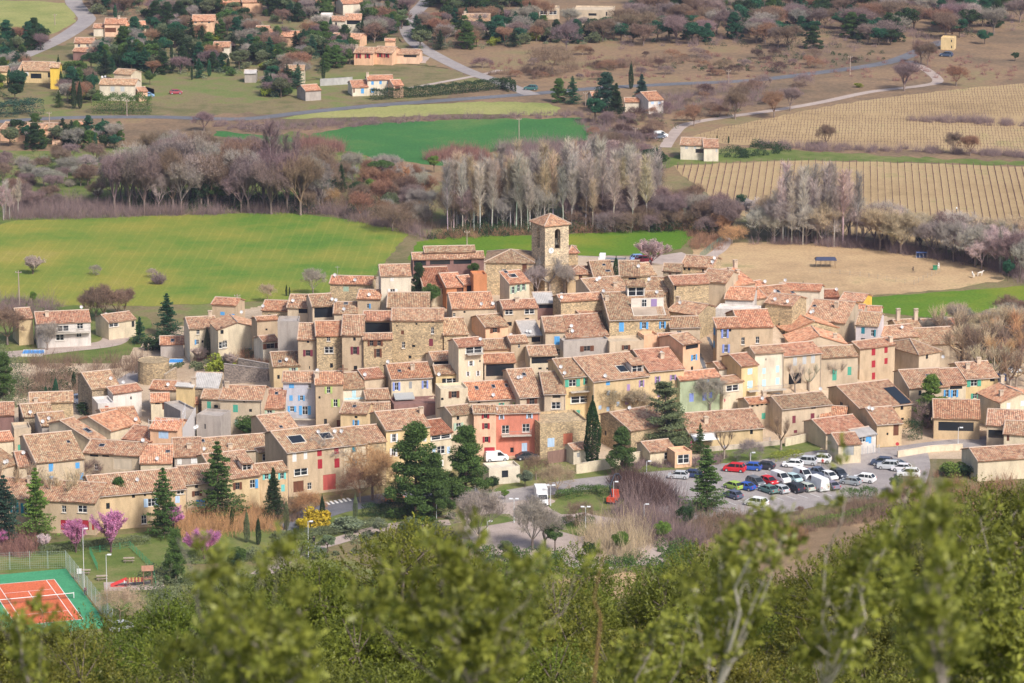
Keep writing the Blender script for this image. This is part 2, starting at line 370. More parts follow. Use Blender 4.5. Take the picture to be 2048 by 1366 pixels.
# front: road, car park, squares, lawns
patch('car_park', [(1285, 972), (1330, 948), (1450, 925), (1560, 908), (1640, 902), (1745, 897), (1850, 890), (1860, 935), (1840, 985), (1740, 1000), (1640, 1012), (1560, 1030), (1470, 1030), (1380, 1040), (1300, 1020)], 'asphalt', 0.10)
strip('road', [(1700, 912), (1800, 902), (1900, 889), (2080, 872)], 6.5, 'asphalt', 0.13)
strip('road', [(560, 1060), (640, 1025), (720, 1006), (800, 994), (870, 990), (960, 985)], 7.0, 'darkasphalt', 0.11)
strip('road', [(940, 1005), (1020, 992), (1120, 975), (1220, 962), (1300, 955), (1360, 950)], 7.5, 'asphalt', 0.12)
patch('square', [(930, 1020), (960, 1000), (1060, 985), (1110, 1000), (1180, 1030), (1250, 1040), (1340, 1085), (1320, 1130), (1150, 1140), (960, 1120), (930, 1060)], 'gravel', 0.08)
patch('lawn', [(940, 1034), (985, 1026), (1020, 1028), (1030, 1040), (1010, 1048), (940, 1058)], 'lawn', 0.13)
patch('lawn', [(1095, 1012), (1130, 988), (1240, 985), (1290, 1010), (1200, 1022), (1120, 1030)], 'lawn', 0.13)
patch('lawn', [(1110, 1060), (1150, 1042), (1190, 1050), (1200, 1068), (1160, 1075)], 'lawn', 0.13)
patch('lawn', [(960, 990), (1040, 960), (1180, 945), (1400, 925), (1400, 932), (1200, 960), (1040, 982)], 'lawn', 0.09)
patch('lawn', [(520, 1060), (700, 1020), (860, 1010), (860, 1040), (700, 1065), (600, 1100), (480, 1110)], 'lawn', 0.07)
strip('path', [(520, 1150), (600, 1105), (680, 1080), (740, 1062), (800, 1050), (900, 1045)], 3.6, 'gravel', 0.12)
patch('lawn', [(1400, 930), (1560, 915), (1640, 900), (1640, 880), (1400, 900)], 'lawn', 0.12)
patch('lawn', [(1725, 896), (1860, 884), (2060, 866), (2060, 840), (1800, 855), (1740, 872)], 'lawn', 0.06)
patch('lawn', [(150, 1140), (250, 1095), (330, 1100), (330, 1200), (300, 1260), (220, 1240)], 'lawn', 0.07)
patch('meadow', [(1380, 1085), (1480, 1070), (1740, 1040), (2110, 1010), (2110, 1250), (1380, 1250)], 'darksoil', 0.05, 0.6)
patch('field', [(1120, 1160), (1200, 1150), (1290, 1142), (1290, 1190), (1180, 1205), (1120, 1200)], 'sand', 0.07, 0.3)
patch('park_lawn', [(-60, 1140), (60, 1090), (330, 1060), (520, 1060), (520, 1120), (330, 1130), (100, 1150)], 'lawn', 0.055)
# far roads and tracks
strip('road', [(150, -20), (148, 5), (168, 28), (172, 42), (140, 66), (100, 88), (50, 110), (0, 130), (-40, 145)], 6.5, 'asphalt', 0.12)
strip('road', [(870, -20), (848, 8), (815, 45), (825, 80), (860, 105), (930, 140), (1000, 165), (1065, 190)], 5.5, 'asphalt', 0.12)
strip('road', [(-40, 246), (120, 236), (300, 234), (480, 238), (600, 226), (740, 212), (900, 200), (1060, 188), (1200, 176), (1350, 168), (1500, 161), (1640, 145), (1760, 128), (1815, 112), (1860, 92), (1890, 82)], 5.5, 'darkasphalt', 0.11)
strip('track', [(1330, 295), (1345, 272), (1370, 250), (1440, 236), (1540, 222), (1640, 205), (1740, 184), (1840, 172), (1876, 162), (1850, 138), (1815, 122)], 3.6, 'gravel', 0.13)
strip('track', [(820, 176), (880, 165), (960, 150), (1000, 140)], 2.5, 'gravel', 0.09)
strip('track', [(1400, 525), (1440, 500), (1450, 480), (1430, 465)], 3.0, 'gravel', 0.09)
strip('driveway', [(-30, 712), (60, 706), (130, 698), (220, 686), (235, 664)], 6.0, 'gravel', 0.10)
strip('lane', [(1398, 672), (1412, 700), (1424, 730), (1432, 752)], 4.5, 'darkasphalt', 0.12)
strip('lane', [(175, 815), (205, 790), (250, 764), (290, 740), (300, 715)], 5.0, 'asphalt', 0.12)
patch('yard', [(780, 128), (850, 126), (862, 114), (810, 110), (785, 118)], 'gravel', 0.09)
for q in ([(190,150),(330,140),(520,150),(540,185),(420,215),(310,225),(300,180)],[(560,60),(640,45),(760,60),(720,85),(600,84)],[(0,175),(110,170),(180,190),(100,215),(0,200)],[(640,120),(850,132),(1000,170),(830,195),(800,170),(640,150)],[(900,28),(1050,40),(1150,60),(1100,75),(900,70)]):
    patch('meadow', q, 'meadow', 0.05, 1.5)
# ================================================================ houses
HC = dict(B=(0.12, 0.40, 0.78), b=(0.50, 0.66, 0.85), v=(0.26, 0.34, 0.72), p=(0.42, 0.28, 0.52), g=(0.10, 0.42, 0.30), t=(0.03, 0.25, 0.33), T=(0.20, 0.62, 0.58),
          r=(0.42, 0.035, 0.05), n=(0.17, 0.07, 0.04), w=(0.80, 0.80, 0.78), k=(0.36, 0.37, 0.37), y=(0.45, 0.58, 0.18), e=(0.42, 0.55, 0.42), d=(0.03, 0.03, 0.035), m=(0.22, 0.05, 0.07), L=(0.55, 0.80, 0.88), O=(0.55, 0.18, 0.10), R=(0.55, 0.12, 0.10), c=(0.62, 0.52, 0.40), s=(0.55, 0.57, 0.58))
WC = dict(tan=(0.51, 0.39, 0.26), ochre=(0.57, 0.42, 0.25), cream=(0.66, 0.56, 0.40), pale=(0.70, 0.62, 0.49), white=(0.66, 0.61, 0.56), gold=(0.62, 0.47, 0.27), yellow=(0.69, 0.52, 0.27), beige=(0.56, 0.45, 0.32), grey=(0.42, 0.37, 0.33),
          blue=(0.50, 0.51, 0.58), peach=(0.76, 0.47, 0.29), pink=(0.80, 0.50, 0.34), red=(0.60, 0.215, 0.145), green=(0.36, 0.42, 0.27), orange=(0.60, 0.25, 0.11), stone=(0.52, 0.415, 0.27), gstone=(0.40, 0.33, 0.24), dstone=(0.33, 0.27, 0.20), brown=(0.25, 0.14, 0.12), bright=(0.80, 0.50, 0.08), lav=(0.66, 0.60, 0.60))
STONE = {'stone', 'gstone', 'dstone'}
RC = dict(o=(1.0, 0.86, 0.78), O=(1.14, 0.78, 0.64), r=(1.0, 0.72, 0.66), b=(0.86, 0.78, 0.68), g=(0.74, 0.70, 0.62), p=(1.08, 0.90, 0.84), y=(1.05, 0.96, 0.83), R=(0.72, 0.42, 0.35), P=(1.25, 0.88, 0.76), k=(0.45, 0.42, 0.40))
m_objcol('flatroof', 0.9, 0.2, 0.7)
def unit_box():
    b = MB(); b.box(-.5, .5, -.5, .5, -.5, .5); return b
UM = {}
def um(key, m):
    k = (key, m)
    if k in UM: return UM[k]
    b = MB()
    if key == 'box': b.box(-.5, .5, -.5, .5, -.5, .5)
    elif key == 'frame':
        t = .055
        b.box(-.5, -.5 + t, -.5, .5, -.5, .5); b.box(.5 - t, .5, -.5, .5, -.5, .5)
        b.box(-.5 + t, .5 - t, -.48, .5, .5 - t, .5); b.box(-.5 + t, .5 - t, -.48, .5, -.5, -.5 + t)
        b.box(-.03, .03, -.46, .46, -.5 + t, .5 - t); b.box(-.5 + t, -.03, -.4, .4, .03, .06); b.box(.03, .5 - t, -.4, .4, .03, .06)
    elif key == 'shut':      # louvred board shutter with rails
        b.box(-.5, .5, -.4, .5, -.5, .5); b.box(-.5, .5, -.5, -.4, .3, .38); b.box(-.5, .5, -.5, -.4, -.38, -.3)
    elif key == 'dish':
        n = 10; prev = [(0, .12, 0)] * n
        rings = [(0.28, .10), (.42, .04), (.5, -.02)]
        last = None
        for r, y in rings:
            ring = [(r * math.cos(i * math.tau / n), y, r * math.sin(i * math.tau / n)) for i in range(n)]
            if last is None:
                b.face(ring)
            else:
                for i in range(n): b.face([last[i], last[(i + 1) % n], ring[(i + 1) % n], ring[i]])
            last = ring
        b.tube((0, .1, 0), (0, .35, -.25), .04, n=5); b.tube((0, .35, -.25), (0, .35, -.9), .04, n=5); b.tube((0, .05, -.3), (0, -.35, -.05), .025, n=4)
    elif key == 'chim':
        b.box(-.4, .4, -.3, .3, -1.2, .72); b.box(-.48, .48, -.38, .38, .72, .8)
        for sx in (-.4, -.1, .2): b.box(sx, sx + .12, -.3, .3, .8, .95)
        b.box(-.46, .46, -.36, .36, .95, 1.02)
    elif key == 'sky':
        b.box(-.5, .5, -.5, .5, -.3, .35)
    UM[k] = b.mesh(key, [m]); return UM[k]
PLACED = []; PUSH = []; NH = [0]
def slope(b, P0, e, L, u, S, ov=0.0, corr=True):
    """tiled roof plane: P0 = low corner, e = unit vector along the eave, u = unit vector up the slope"""
    e = Vector(e); u = Vector(u); n = e.cross(u).normalized()
    if n.z < 0: n = -n
    nc = max(2, round(L / 0.36)); w_ = L / nc; P0 = Vector(P0)
    prof = [(0, 0), (.2, .035), (.5, .07), (.8, .035)]
    rows = [(i * w_ + f * w_, h) for i in range(nc) for f, h in prof] + [(L, 0)]
    ph = random.uniform(0, 6); wb_ = lambda t: .06 * math.sin(t * .8 + ph) + .04 * math.sin(t * 2.1 + ph * 2)
    rows = [(a, ha + wb_(a)) for a, ha in rows]
    for (a, ha), (c, hc) in zip(rows, rows[1:]):
        p = [P0 + e * a + n * ha, P0 + e * c + n * hc, P0 + e * c + u * S + n * hc, P0 + e * a + u * S + n * ha]
        b.face(p, uv=[(a, 0), (c, 0), (c, S), (a, S)])
    q = [P0 - n * .16, P0 + e * L - n * .16, P0 + e * L + u * S - n * .16, P0 + u * S - n * .16]
    t = [P0 - n * .01, P0 + e * L - n * .01, P0 + e * L + u * S - n * .01, P0 + u * S - n * .01]
    b.face([q[3], q[2], q[1], q[0]])
    for i in range(4):
        j = (i + 1) % 4; b.face([q[i], q[j], t[j], t[i]], uv=[(0, 0), (.3, 0), (.3, .1), (0, .1)])
def capstrip(b, a, c, r=0.13):
    b.tube(a, c, r, r, n=6)
def wallgrid(b, O, e, L, z0, z1, holes, dep=0.2):
    """rectangular wall with real openings; e unit horizontal direction, outward normal = e x z"""
    O = Vector(O); e = Vector(e); out = e.cross(Vector((0, 0, 1)))
    hs = []
    for (a, c, lo, hi) in holes:
        a = max(a, .05); c = min(c, L - .05); lo = max(lo, z0 + .05); hi = min(hi, z1 - .05)
        if c - a > .1 and hi - lo > .1: hs.append((a, c, lo, hi))
    us = sorted({0, L, *[h[0] for h in hs], *[h[1] for h in hs]}); zs = sorted({z0, z1, *[h[2] for h in hs], *[h[3] for h in hs]})
    P = lambda u, z, d=0: O + e * u + Vector((0, 0, z)) - out * d
    for i in range(len(us) - 1):
        for j in range(len(zs) - 1):
            cu, cz = (us[i] + us[i + 1]) / 2, (zs[j] + zs[j + 1]) / 2
            if any(h[0] < cu < h[1] and h[2] < cz < h[3] for h in hs): continue
            b.face([P(us[i], zs[j]), P(us[i + 1], zs[j]), P(us[i + 1], zs[j + 1]), P(us[i], zs[j + 1])])
    for a, c, lo, hi in hs:
        b.face([P(a, lo), P(a, lo, dep), P(a, hi, dep), P(a, hi)]); b.face([P(c, lo), P(c, hi), P(c, hi, dep), P(c, lo, dep)])
        b.face([P(a, hi), P(a, hi, dep), P(c, hi, dep), P(c, hi)]); b.face([P(a, lo), P(c, lo), P(c, lo, dep), P(a, lo, dep)])
def house(A, B, ridge, he, wallc, roofc, label=None, kind='g', wins='', feat='', root=None, dep=None, yaw=None, tp=0.3, back=3.2, name='house', cat='house', group='houses of the hill village', Y=None, apex=None, free=False):
    NH[0] += 1
    mx, my = (A[0] + B[0]) / 2, (A[1] + B[1]) / 2
    d = ray(mx, my)
    def zr(Yv): return H + d.z * Yv / d.y
    if Y is None:
        Yv = 500.0
        while Yv < 2500 and zr(Yv) - he > th(d.x * Yv / d.y, Yv): Yv += 0.5
    else: Yv = Y
    Y0 = Yv
    if root is None and not free and Y is None:
        for (a, b_, yy, Yb) in PLACED:
            ovl = min(b_, B[0]) - max(a, A[0])
            if ovl > 0.25 * min(b_ - a, B[0] - A[0]) and yy > my + 6: Yv = max(Yv, min(Yb - 0.3, Y0 + 14))
    ze = zr(Yv); A3 = at(A[0], A[1], ze)
    s = F / (Yv * CP - (ze - H) * SP)
    if yaw is None:
        B3 = at(B[0], B[1], ze)
        if A[1] != B[1] and abs(B3.y - A3.y) > 1.2 * abs(B3.x - A3.x): B3 = Vector((B3.x, A3.y + 1.2 * abs(B3.x - A3.x) * (1 if B3.y > A3.y else -1), ze))
    else:
        yw = R(yaw); k = (B[0] - 1024) / F     # find t with x = k * forward depth
        c0, s0 = math.cos(yw), math.sin(yw); dz = (ze - H) * SP
        t = (k * (A3.y * CP - dz) - A3.x) / (c0 - k * s0 * CP); B3 = A3 + Vector((c0 * t, s0 * t, 0))
    e = (B3 - A3); W = e.length; e.normalize(); psi = math.atan2(e.y, e.x)
    thv = math.atan2(H - ze, Yv); ct, st = math.cos(thv), math.sin(thv)
    z0 = ze - he
    rise = my - ridge if ridge is not None else 0
    den = tp * ct + st * math.cos(psi)
    r = max(1.2, rise / s / den) if ridge is not None else 0
    M = Matrix.Translation((A3.x, A3.y, z0)) @ Matrix.Rotation(psi, 4, 'Z')
    if root is None:
        root = empty(name, (A3.x, A3.y, z0), psi, label=label, cat=cat, group=group); root['_m'] = 1
        Mr = M
        local = Matrix.Identity(4)
    else:
        Mr = Matrix.Translation(root.location) @ Matrix.Rotation(root.rotation_euler.z, 4, 'Z'); local = Mr.inverted() @ M
    if kind == 'g': D = r + back
    elif kind == 'm': D = r
    elif kind == 's': D = dep or 9
    elif kind == 'h': D = dep or (2 * r)
    else: D = dep or 6
    Yb = Yv + D * math.cos(psi) + (W / 2 * abs(math.sin(psi)) * 0.5)
    PLACED.append((A[0], B[0], my, Yb)); 
    if Yv - Y0 > 5: PUSH.append((label or 'vol', round(Yv - Y0, 1), round(z0 - th(A3.x, Yv), 1)))
    lo = -7.0 if Yv < 900 else -1.5
    wcol = WC[wallc]; jit = random.uniform(0.93, 1.06); wcol = tuple(min(.82, c * jit * 1.05 + .015) for c in wcol)
    wm = 'stone' if wallc in STONE else 'plaster'
    # windows ------------------------------------------------------------
    Mi = M.inverted(); O = Mi @ Vector((0, 0, H))
    def hit(x, y, pn, pd):        # intersection with plane pn.p = pd, local
        dd = (Mi.to_3x3() @ ray(x, y)); t = (pd - pn.dot(O)) / pn.dot(dd); return O + dd * t
    LW, FW, RW = [], [], []; todo = []
    for wspec in [q for q in wins.replace('\n', '').split(';') if q.strip()]:
        q = [c.strip() for c in wspec.split(',')]; side = 'F'
        if q[0][0] in 'LR': side = q[0][0]; q[0] = q[0][1:]
        x, y, ww, hh = map(float, q[:4]); code = q[4]
        if side == 'F':
            p = hit(x, y, Vector((0, 1, 0)), 0); u, z = p.x, p.z; wd = ww / s / math.cos(psi); L = W
        elif side == 'L':
            p = hit(x, y, Vector((1, 0, 0)), 0); u, z = D - p.y, p.z; wd = ww / s / max(.3, math.sin(abs(psi) + .05)); L = D
        else:
            p = hit(x, y, Vector((1, 0, 0)), W); u, z = p.y, p.z; wd = ww / s / max(.3, math.sin(abs(psi) + .05)); L = D
        hd = hh / s / ct; wd = min(wd, L * .92)
        u = min(max(u, wd / 2 + .1), L - wd / 2 - .1)
        if kind in 'gmhf' and z + hd / 2 > he - .12: z = he - .12 - hd / 2
        if side != 'F' and u != u: continue
        todo.append((side, u, z, wd, hd, code))
        (FW if side == 'F' else LW if side == 'L' else RW).append((u - wd / 2, u + wd / 2, z - hd / 2, z + hd / 2))
    wb = MB()
    hb = he if kind != 's' else he
    wallgrid(wb, (0, 0, 0), (1, 0, 0), W, lo, hb, FW)
    zt = lambda y: he + (tp * y if y <= r else tp * r - tp * (y - r)) if kind == 'g' else he + tp * y if kind == 'm' else he
    yb = D
    # left wall: runs from back to front so that its outside is -x
    wallgrid(wb, (0, yb, 0), (0, -1, 0), yb, lo, he, LW)
    wallgrid(wb, (W, 0, 0), (0, 1, 0), yb, lo, he, RW)
    zbk = zt(yb)
    wallgrid(wb, (W, yb, 0), (-1, 0, 0), W, lo, max(zbk, he), [])
    if kind in 'gm':
        for x in (0, W):
            pts = [(x, 0, he)] + ([(x, r, zt(r))] if kind == 'g' else []) + [(x, yb, zbk), (x, yb, he)]
            if zbk <= he + .01: pts.pop()
            wb.face(pts if x else list(reversed(pts)))
    if kind == 's':
        ax = W * (apex if apex else .5); az = he + tp * min(ax, W - ax) * 1.05
        for y in (0, D): wb.face([(0, y, he), (W, y, he), (ax, y, az)])
    if kind == 'f':
        wb.face([(0, 0, he - .35), (W, 0, he - .35), (W, yb, he - .35), (0, yb, he - .35)])
        for (a, c, y0_, y1_) in ((0, W, 0, .2), (0, W, yb - .2, yb), (0, .2, .2, yb - .2), (W - .2, W, .2, yb - .2)): wb.box(a + .003, c - .003, y0_ + .003, y1_ - .003, he - .5, he + .06)
    wall = wb.build('wall', wm, root, wcol, local)
    # loggias and open fronts get a dark sheet for the shade inside, below
    # roof ---------------------------------------------------------------
    ov = .35; sv = .18; rb = MB(); cb = MB(); ca = math.atan(tp); cc, ss = math.cos(ca), math.sin(ca); rc = RC[roofc]
    jit = random.uniform(.88, 1.08); ag = random.uniform(0, .45); rc = tuple(((1 - ag) * c + ag * q) * jit for c, q in zip(rc, (.86, .84, .76)))
    roof = None
    if kind in 'gm':
        slope(rb, (-sv, -ov, he - ov * tp + .12), (1, 0, 0), W + 2 * sv, (0, cc, ss), (r + ov + (.1 if kind == 'm' else 0)) / cc)
        if kind == 'g': slope(rb, (W + sv, yb + ov, zt(yb) - ov * tp + .12), (-1, 0, 0), W + 2 * sv, (0, -cc, ss), (yb - r + ov) / cc)
        ry = r if kind == 'g' else r + .1
        capstrip(cb, (-sv, ry, he + tp * ry + .17), (W + sv, ry, he + tp * ry + .17), .15)
        capstrip(cb, (-sv, -ov, he - ov * tp + .16), (-sv, ry, he + tp * ry + .16), .12)
    elif kind == 's':
        c1 = (az - he) / ax; c2 = (az - he) / (W - ax)
        for sgn, run, cs in ((1, ax, c1), (-1, W - ax, c2)):
            al = math.atan(cs); x0 = -ov if sgn > 0 else W + ov
            o_ = (x0, -sv, he - ov * cs + .12) if sgn < 0 else (x0, D + sv, he - ov * cs + .12)
            slope(rb, o_, (0, -sgn, 0), D + 2 * sv, (sgn * math.cos(al), 0, math.sin(al)), (run + ov) / math.cos(al))
        capstrip(cb, (ax, -sv, az + .17), (ax, D + sv, az + .17), .15)
    elif kind == 'h':
        hz = he + tp * D / 2; x1 = min(D / 2, W / 2 - .1); e0 = [(-ov, -ov), (W + ov, -ov), (W + ov, D + ov), (-ov, D + ov)]
        z_ = he - ov * tp + .1; c = [Vector((x, y, z_)) for x, y in e0]; r1, r2 = Vector((x1, D / 2, hz)), Vector((W - x1, D / 2, hz))
        sl = D / 2 / cc
        rb.face([c[0], c[1], r2, r1], uv=[(0, 0), (W + .7, 0), (W - x1, sl), (x1, sl)])
        rb.face([c[1], c[2], r2], uv=[(0, 0), (D + .7, 0), (D / 2, sl)]); rb.face([c[2], c[3], r1, r2], uv=[(0, 0), (W + .7, 0), (W - x1, sl), (x1, sl)])
        rb.face([c[3], c[0], r1], uv=[(0, 0), (D + .7, 0), (D / 2, sl)])
        for i in range(4):
            a, c_ = c[i], c[(i + 1) % 4]; dn = Vector((0, 0, -.16)); rb.face([a + dn, c_ + dn, c_, a], uv=[(0, 0), (3, 0), (3, .1), (0, .1)])
        for q, t in ((c[0], r1), (c[1], r2), (r1, r2), (c[3], r1), (c[2], r2)): capstrip(cb, q + Vector((0, 0, .05)), t + Vector((0, 0, .05)), .13)
    if rb.f:
        if roofc == 'k' or roofc == 'K':
            roof = rb.build('roof', 'flatroof', root, rc, local)
        else: roof = rb.build('roof', 'tile', root, rc, local)
        cb.build('ridge_cap', 'paint', roof, (0.50, 0.38, 0.29), None)
    # put window parts in ---------------------------------------------------
    def T(side, u, z, off):
        if side == 'F': return local @ Matrix.Translation((u, off, z))
        if side == 'L': return local @ Matrix.Translation((off, D - u, z)) @ Matrix.Rotation(-math.pi / 2, 4, 'Z')
        return local @ Matrix.Translation((W - off, u, z)) @ Matrix.Rotation(math.pi / 2, 4, 'Z')
    S = lambda a, b_, c_: Matrix.Diagonal((a, b_, c_, 1))
    for side, u, z, wd, hd, code in todo:
        k = code[0]; cl = HC[code[1]] if len(code) > 1 else HC['w']
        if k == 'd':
            link('window', um('box', 'glass'), root, T(side, u, z, .15) @ S(wd, .06, hd))  # dark glass sheet; in loggias and open barns it stands for shade
        elif k in 'Wow':
            fc = HC['w'] if k != 'w' else cl
            if k == 'o' and code[1] in 'nmr': fc = (.25, .2, .17)
            f = link('window', um('frame', 'paint'), root, T(side, u, z, .12) @ S(wd, .08, hd), fc)
            g = link('pane', um('box', 'glass'), f, S(.98, .2, .98) @ Matrix.Translation((0, 1.2, 0)))
            if k == 'W' and hd * s > 7:
                link('sill', um('box', 'paint'), root, T(side, u, z - hd / 2 - .06, -.06) @ S(wd + .25, .2, .1), (.62, .56, .48))
            if k == 'o':
                for sg in (-1, 1):
                    if len(code) > 2 and ((code[2] == 'L' and sg > 0) or (code[2] == 'R' and sg < 0)): continue
                    sw = min(wd * .55, .75)
                    link('shutter', um('shut', 'wood'), root, T(side, u + sg * (wd / 2 + sw / 2 + .02), z, -.05) @ S(sw, .06, hd + .08), cl)
        elif k == 'c':
            link('shutter', um('shut', 'wood'), root, T(side, u - wd / 4, z, .03) @ S(wd / 2 - .02, .06, hd - .02), cl)
            link('shutter', um('shut', 'wood'), root, T(side, u + wd / 4, z, .03) @ S(wd / 2 - .02, .06, hd - .02), cl)
        elif k == 'D':
            link('door', um('shut', 'wood'), root, T(side, u, z, .1) @ S(wd, .08, hd), cl)
        elif k == 'A':   # arched door
            link('door', um('shut', 'wood'), root, T(side, u, z, .1) @ S(wd, .08, hd), cl)
    # features -------------------------------------------------------------
    pn = Vector((0, -tp, 1)) if kind in 'gm' else Vector((0, 0, 1)); pd = he + .15 if kind in 'gmh' else (he if kind == 'f' else he + .6)
    for fs in [q for q in feat.replace('\n', '').split(';') if q.strip()]:
        q = fs.split(','); k = q[0].strip(); v = []
        for c in q[1:]:
            try: v.append(float(c))
            except ValueError: v.append(c.strip())
        if k in ('dish', 'chim', 'sky', 'ter', 'hole', 'solar', 'aerial', 'dormer'):
            p = hit(v[0], v[1], pn, pd); par = roof or wall
            ww = (v[2] if len(v) > 2 else 8) / s; hh = (v[3] if len(v) > 3 else 8) / s / max(.2, den)
            tilt = Matrix.Rotation(math.atan(tp), 4, 'X') if kind in 'gm' else Matrix.Identity(4)
            if kind in 'gm': p.y = min(max(p.y, .2), D - .1)
            p.x = min(max(p.x, .2), W - .2)
            p.z = pd + (tp * p.y if kind in 'gm' and p.y <= (r + .2) else 0) if kind in 'gm' else pd
            if k == 'dish':
                link('satellite_dish', um('dish', 'paint'), par, local.inverted() @ local @ Matrix.Translation(p + Vector((0, 0, .7))) @ Matrix.Rotation(R(random.uniform(-25, 25)) - psi, 4, 'Z') @ Matrix.Rotation(R(-12), 4, 'X') @ S(.74, .74, .74), (.62, .62, .62))
            elif k == 'chim':
                link('chimney', um('chim', 'plaster'), par, Matrix.Translation(p + Vector((0, 0, .3))) @ S(1, 1, (v[2] if len(v) > 2 else 9) / 10), (.62, .50, .38))
            elif k == 'sky':
                f = link('skylight', um('box', 'paint'), par, Matrix.Translation(p) @ tilt @ S(max(ww, .7), max(hh, .8), .22), (.30, .30, .31))
                link('pane', um('box', 'glass'), f, Matrix.Translation((0, 0, .2)) @ S(.8, .8, .8))
            elif k == 'solar':
                link('solar_panel', um('box', 'glass'), par, Matrix.Translation(p) @ tilt @ S(ww, hh, .2))
            elif k == 'aerial':
                b = MB(); b.tube((0, 0, -.5), (0, 0, 2.6), .035, n=4); b.box(-.5, .5, -.02, .02, 2.3, 2.36)
                for i in range(5): b.box(-.45 + i * .2, -.43 + i * .2, -.25, .25, 2.32, 2.36)
                b.build('aerial', 'paint', par, (.35, .33, .32), Matrix.Translation(p))
            elif k in ('ter', 'hole'):     # roof terrace
                cz = tp if kind in 'gm' else 0
                b = MB(); h_ = hh / 2; t = .14; zz = 0.12
                fr = lambda x0, x1, y0, y1: b.box(x0, x1, y0, y1, -1.2, zz)
                fr(-ww / 2, ww / 2, -h_, -h_ + t); fr(-ww / 2, -ww / 2 + t, -h_ + t, h_ - t); fr(ww / 2 - t, ww / 2, -h_ + t, h_ - t); fr(-ww / 2, ww / 2, h_ - t, h_)
                o = b.build('roof_terrace', 'plaster', par, (.70, .64, .55), Matrix.Translation(p) @ tilt)
                if k == 'hole': link('opening', um('box', 'glass'), o, Matrix.Translation((0, 0, -.02 + .06)) @ S(ww - 2 * t - .02, hh - 2 * t - .02, .1))  # flat dark sheet on the roof, standing for the shaded inside
                else:
                    link('terrace_floor', um('box', 'plaster'), o, Matrix.Translation((0, 0, .03)) @ S(ww - 2 * t - .02, hh - 2 * t - .02, .1), (.45, .36, .28))
                    bw = Matrix.Translation((0, h_ - t / 2, .9)) @ Matrix.Rotation(-math.atan(tp), 4, 'X')
                    link('back_wall', um('box', 'plaster'), o, bw @ S(ww, .12, 1.9), (.72, .66, .58)); link('door', um('frame', 'paint'), o, bw @ Matrix.Translation((ww * -.1, -.12, -.05)) @ S(1.0, .08, 1.6), (.8, .8, .8))
                    link('pane', um('box', 'glass'), o, bw @ Matrix.Translation((ww * -.1, -.08, -.05)) @ S(1.0, .06, 1.6)); link('curtain', um('box', 'paint'), o, bw @ Matrix.Translation((ww * .2, -.1, -.05)) @ S(1.2, .05, 1.5), (.30, .22, .42))
            elif k == 'dormer':            # glazed dormer, front wall vertical
                wv = v[2] / s; hv = v[3] / s / ct; b = MB(); y1 = hv / tp if tp > .05 else 4
                b.box(-wv / 2, -wv / 2 + .15, 0, 2.5, -.6, hv); b.box(wv / 2 - .15, wv / 2, 0, 2.5, -.6, hv); b.box(-wv / 2 + .15, wv / 2 - .15, 0.3, 2.5, -.6, -.05); b.box(-wv / 2 + .15, wv / 2 - .15, 0, 2.5, hv - .15, hv)
                p2 = Vector((p.x, p.y - .2, p.z))
                o = b.build('dormer', 'plaster', par, (.72, .66, .58), Matrix.Translation(p2))
                fr_ = link('window', um('frame', 'paint'), o, Matrix.Translation((0, .25, hv / 2 - .05)) @ S(wv - .3, .08, hv - .1), (.75, .75, .74))
                link('pane', um('box', 'glass'), o, Matrix.Translation((0, .33, hv / 2 - .05)) @ S(wv - .3, .05, hv - .1))
                r2 = MB(); slope(r2, (-wv / 2 - .2, -.35, hv + .1), (1, 0, 0), wv + .4, (0, .97, .24), 3.2); r2.build('dormer_roof', 'tile', o, rc)
        elif k == 'balc':                  # balcony: x,y centre of slab, width px
            p = hit(v[0], v[1], Vector((0, 1, 0)), 0); wv = v[2] / s; b = MB()
            b.box(-wv / 2, wv / 2, -1.15, 0, -.16, 0)
            rb2 = MB()
            rb2.box(-wv / 2, wv / 2, -1.13, -1.09, .9, .95)
            nb = max(4, int(wv / .25))
            for i in range(nb + 1): xx = -wv / 2 + .03 + (wv - .06) * i / nb; rb2.box(xx - .015, xx + .015, -1.12, -1.09, 0.003, .9)
            for sx in (-1, 1): rb2.box(sx * wv / 2 - .02, sx * wv / 2 + .02, -1.09, 0, .9, .95)
            o = b.build('balcony', 'plaster', root, (.55, .5, .43), local @ Matrix.Translation((p.x, 0, p.z)))
            rb2.build('railing', 'paint', o, v[3] if False else (.30, .29, .28))
        elif k == 'awn':
            p = hit(v[0], v[1], Vector((0, 1, 0)), 0); wv = v[2] / s; b = MB()
            b.face([(-wv / 2, 0, .4), (wv / 2, 0, .4), (wv / 2, -2.2, -.35), (-wv / 2, -2.2, -.35)]); b.face([(-wv / 2, -2.2, -.55), (wv / 2, -2.2, -.55), (wv / 2, -2.2, -.35), (-wv / 2, -2.2, -.35)])
            b.face([(-wv / 2, 0, .36), (-wv / 2, -2.2, -.40), (wv / 2, -2.2, -.40), (wv / 2, 0, .36)])
            b.build('awning', 'paint', root, HC[v[3]], local @ Matrix.Translation((p.x, -.01, p.z)))
        elif k == 'pipe':
            x_ = .15 if v[0] == 'L' else W - .15; b = MB(); b.tube((x_, -.07, lo), (x_, -.07, he - .1), .06, n=5); b.build('downpipe', 'paint', root, (.45, .38, .32), local)
        elif k == 'gut':
            b = MB(); b.tube((-sv, -ov - .06, he - ov * tp + .02), (W + sv, -ov - .06, he - ov * tp + .02), .07, n=5); b.build('gutter', 'paint', root, (.5, .42, .36), local)
    root.pop('_m', None) if '_m' in root else None
    return root
# ================================================================ the village, front to back
h = house
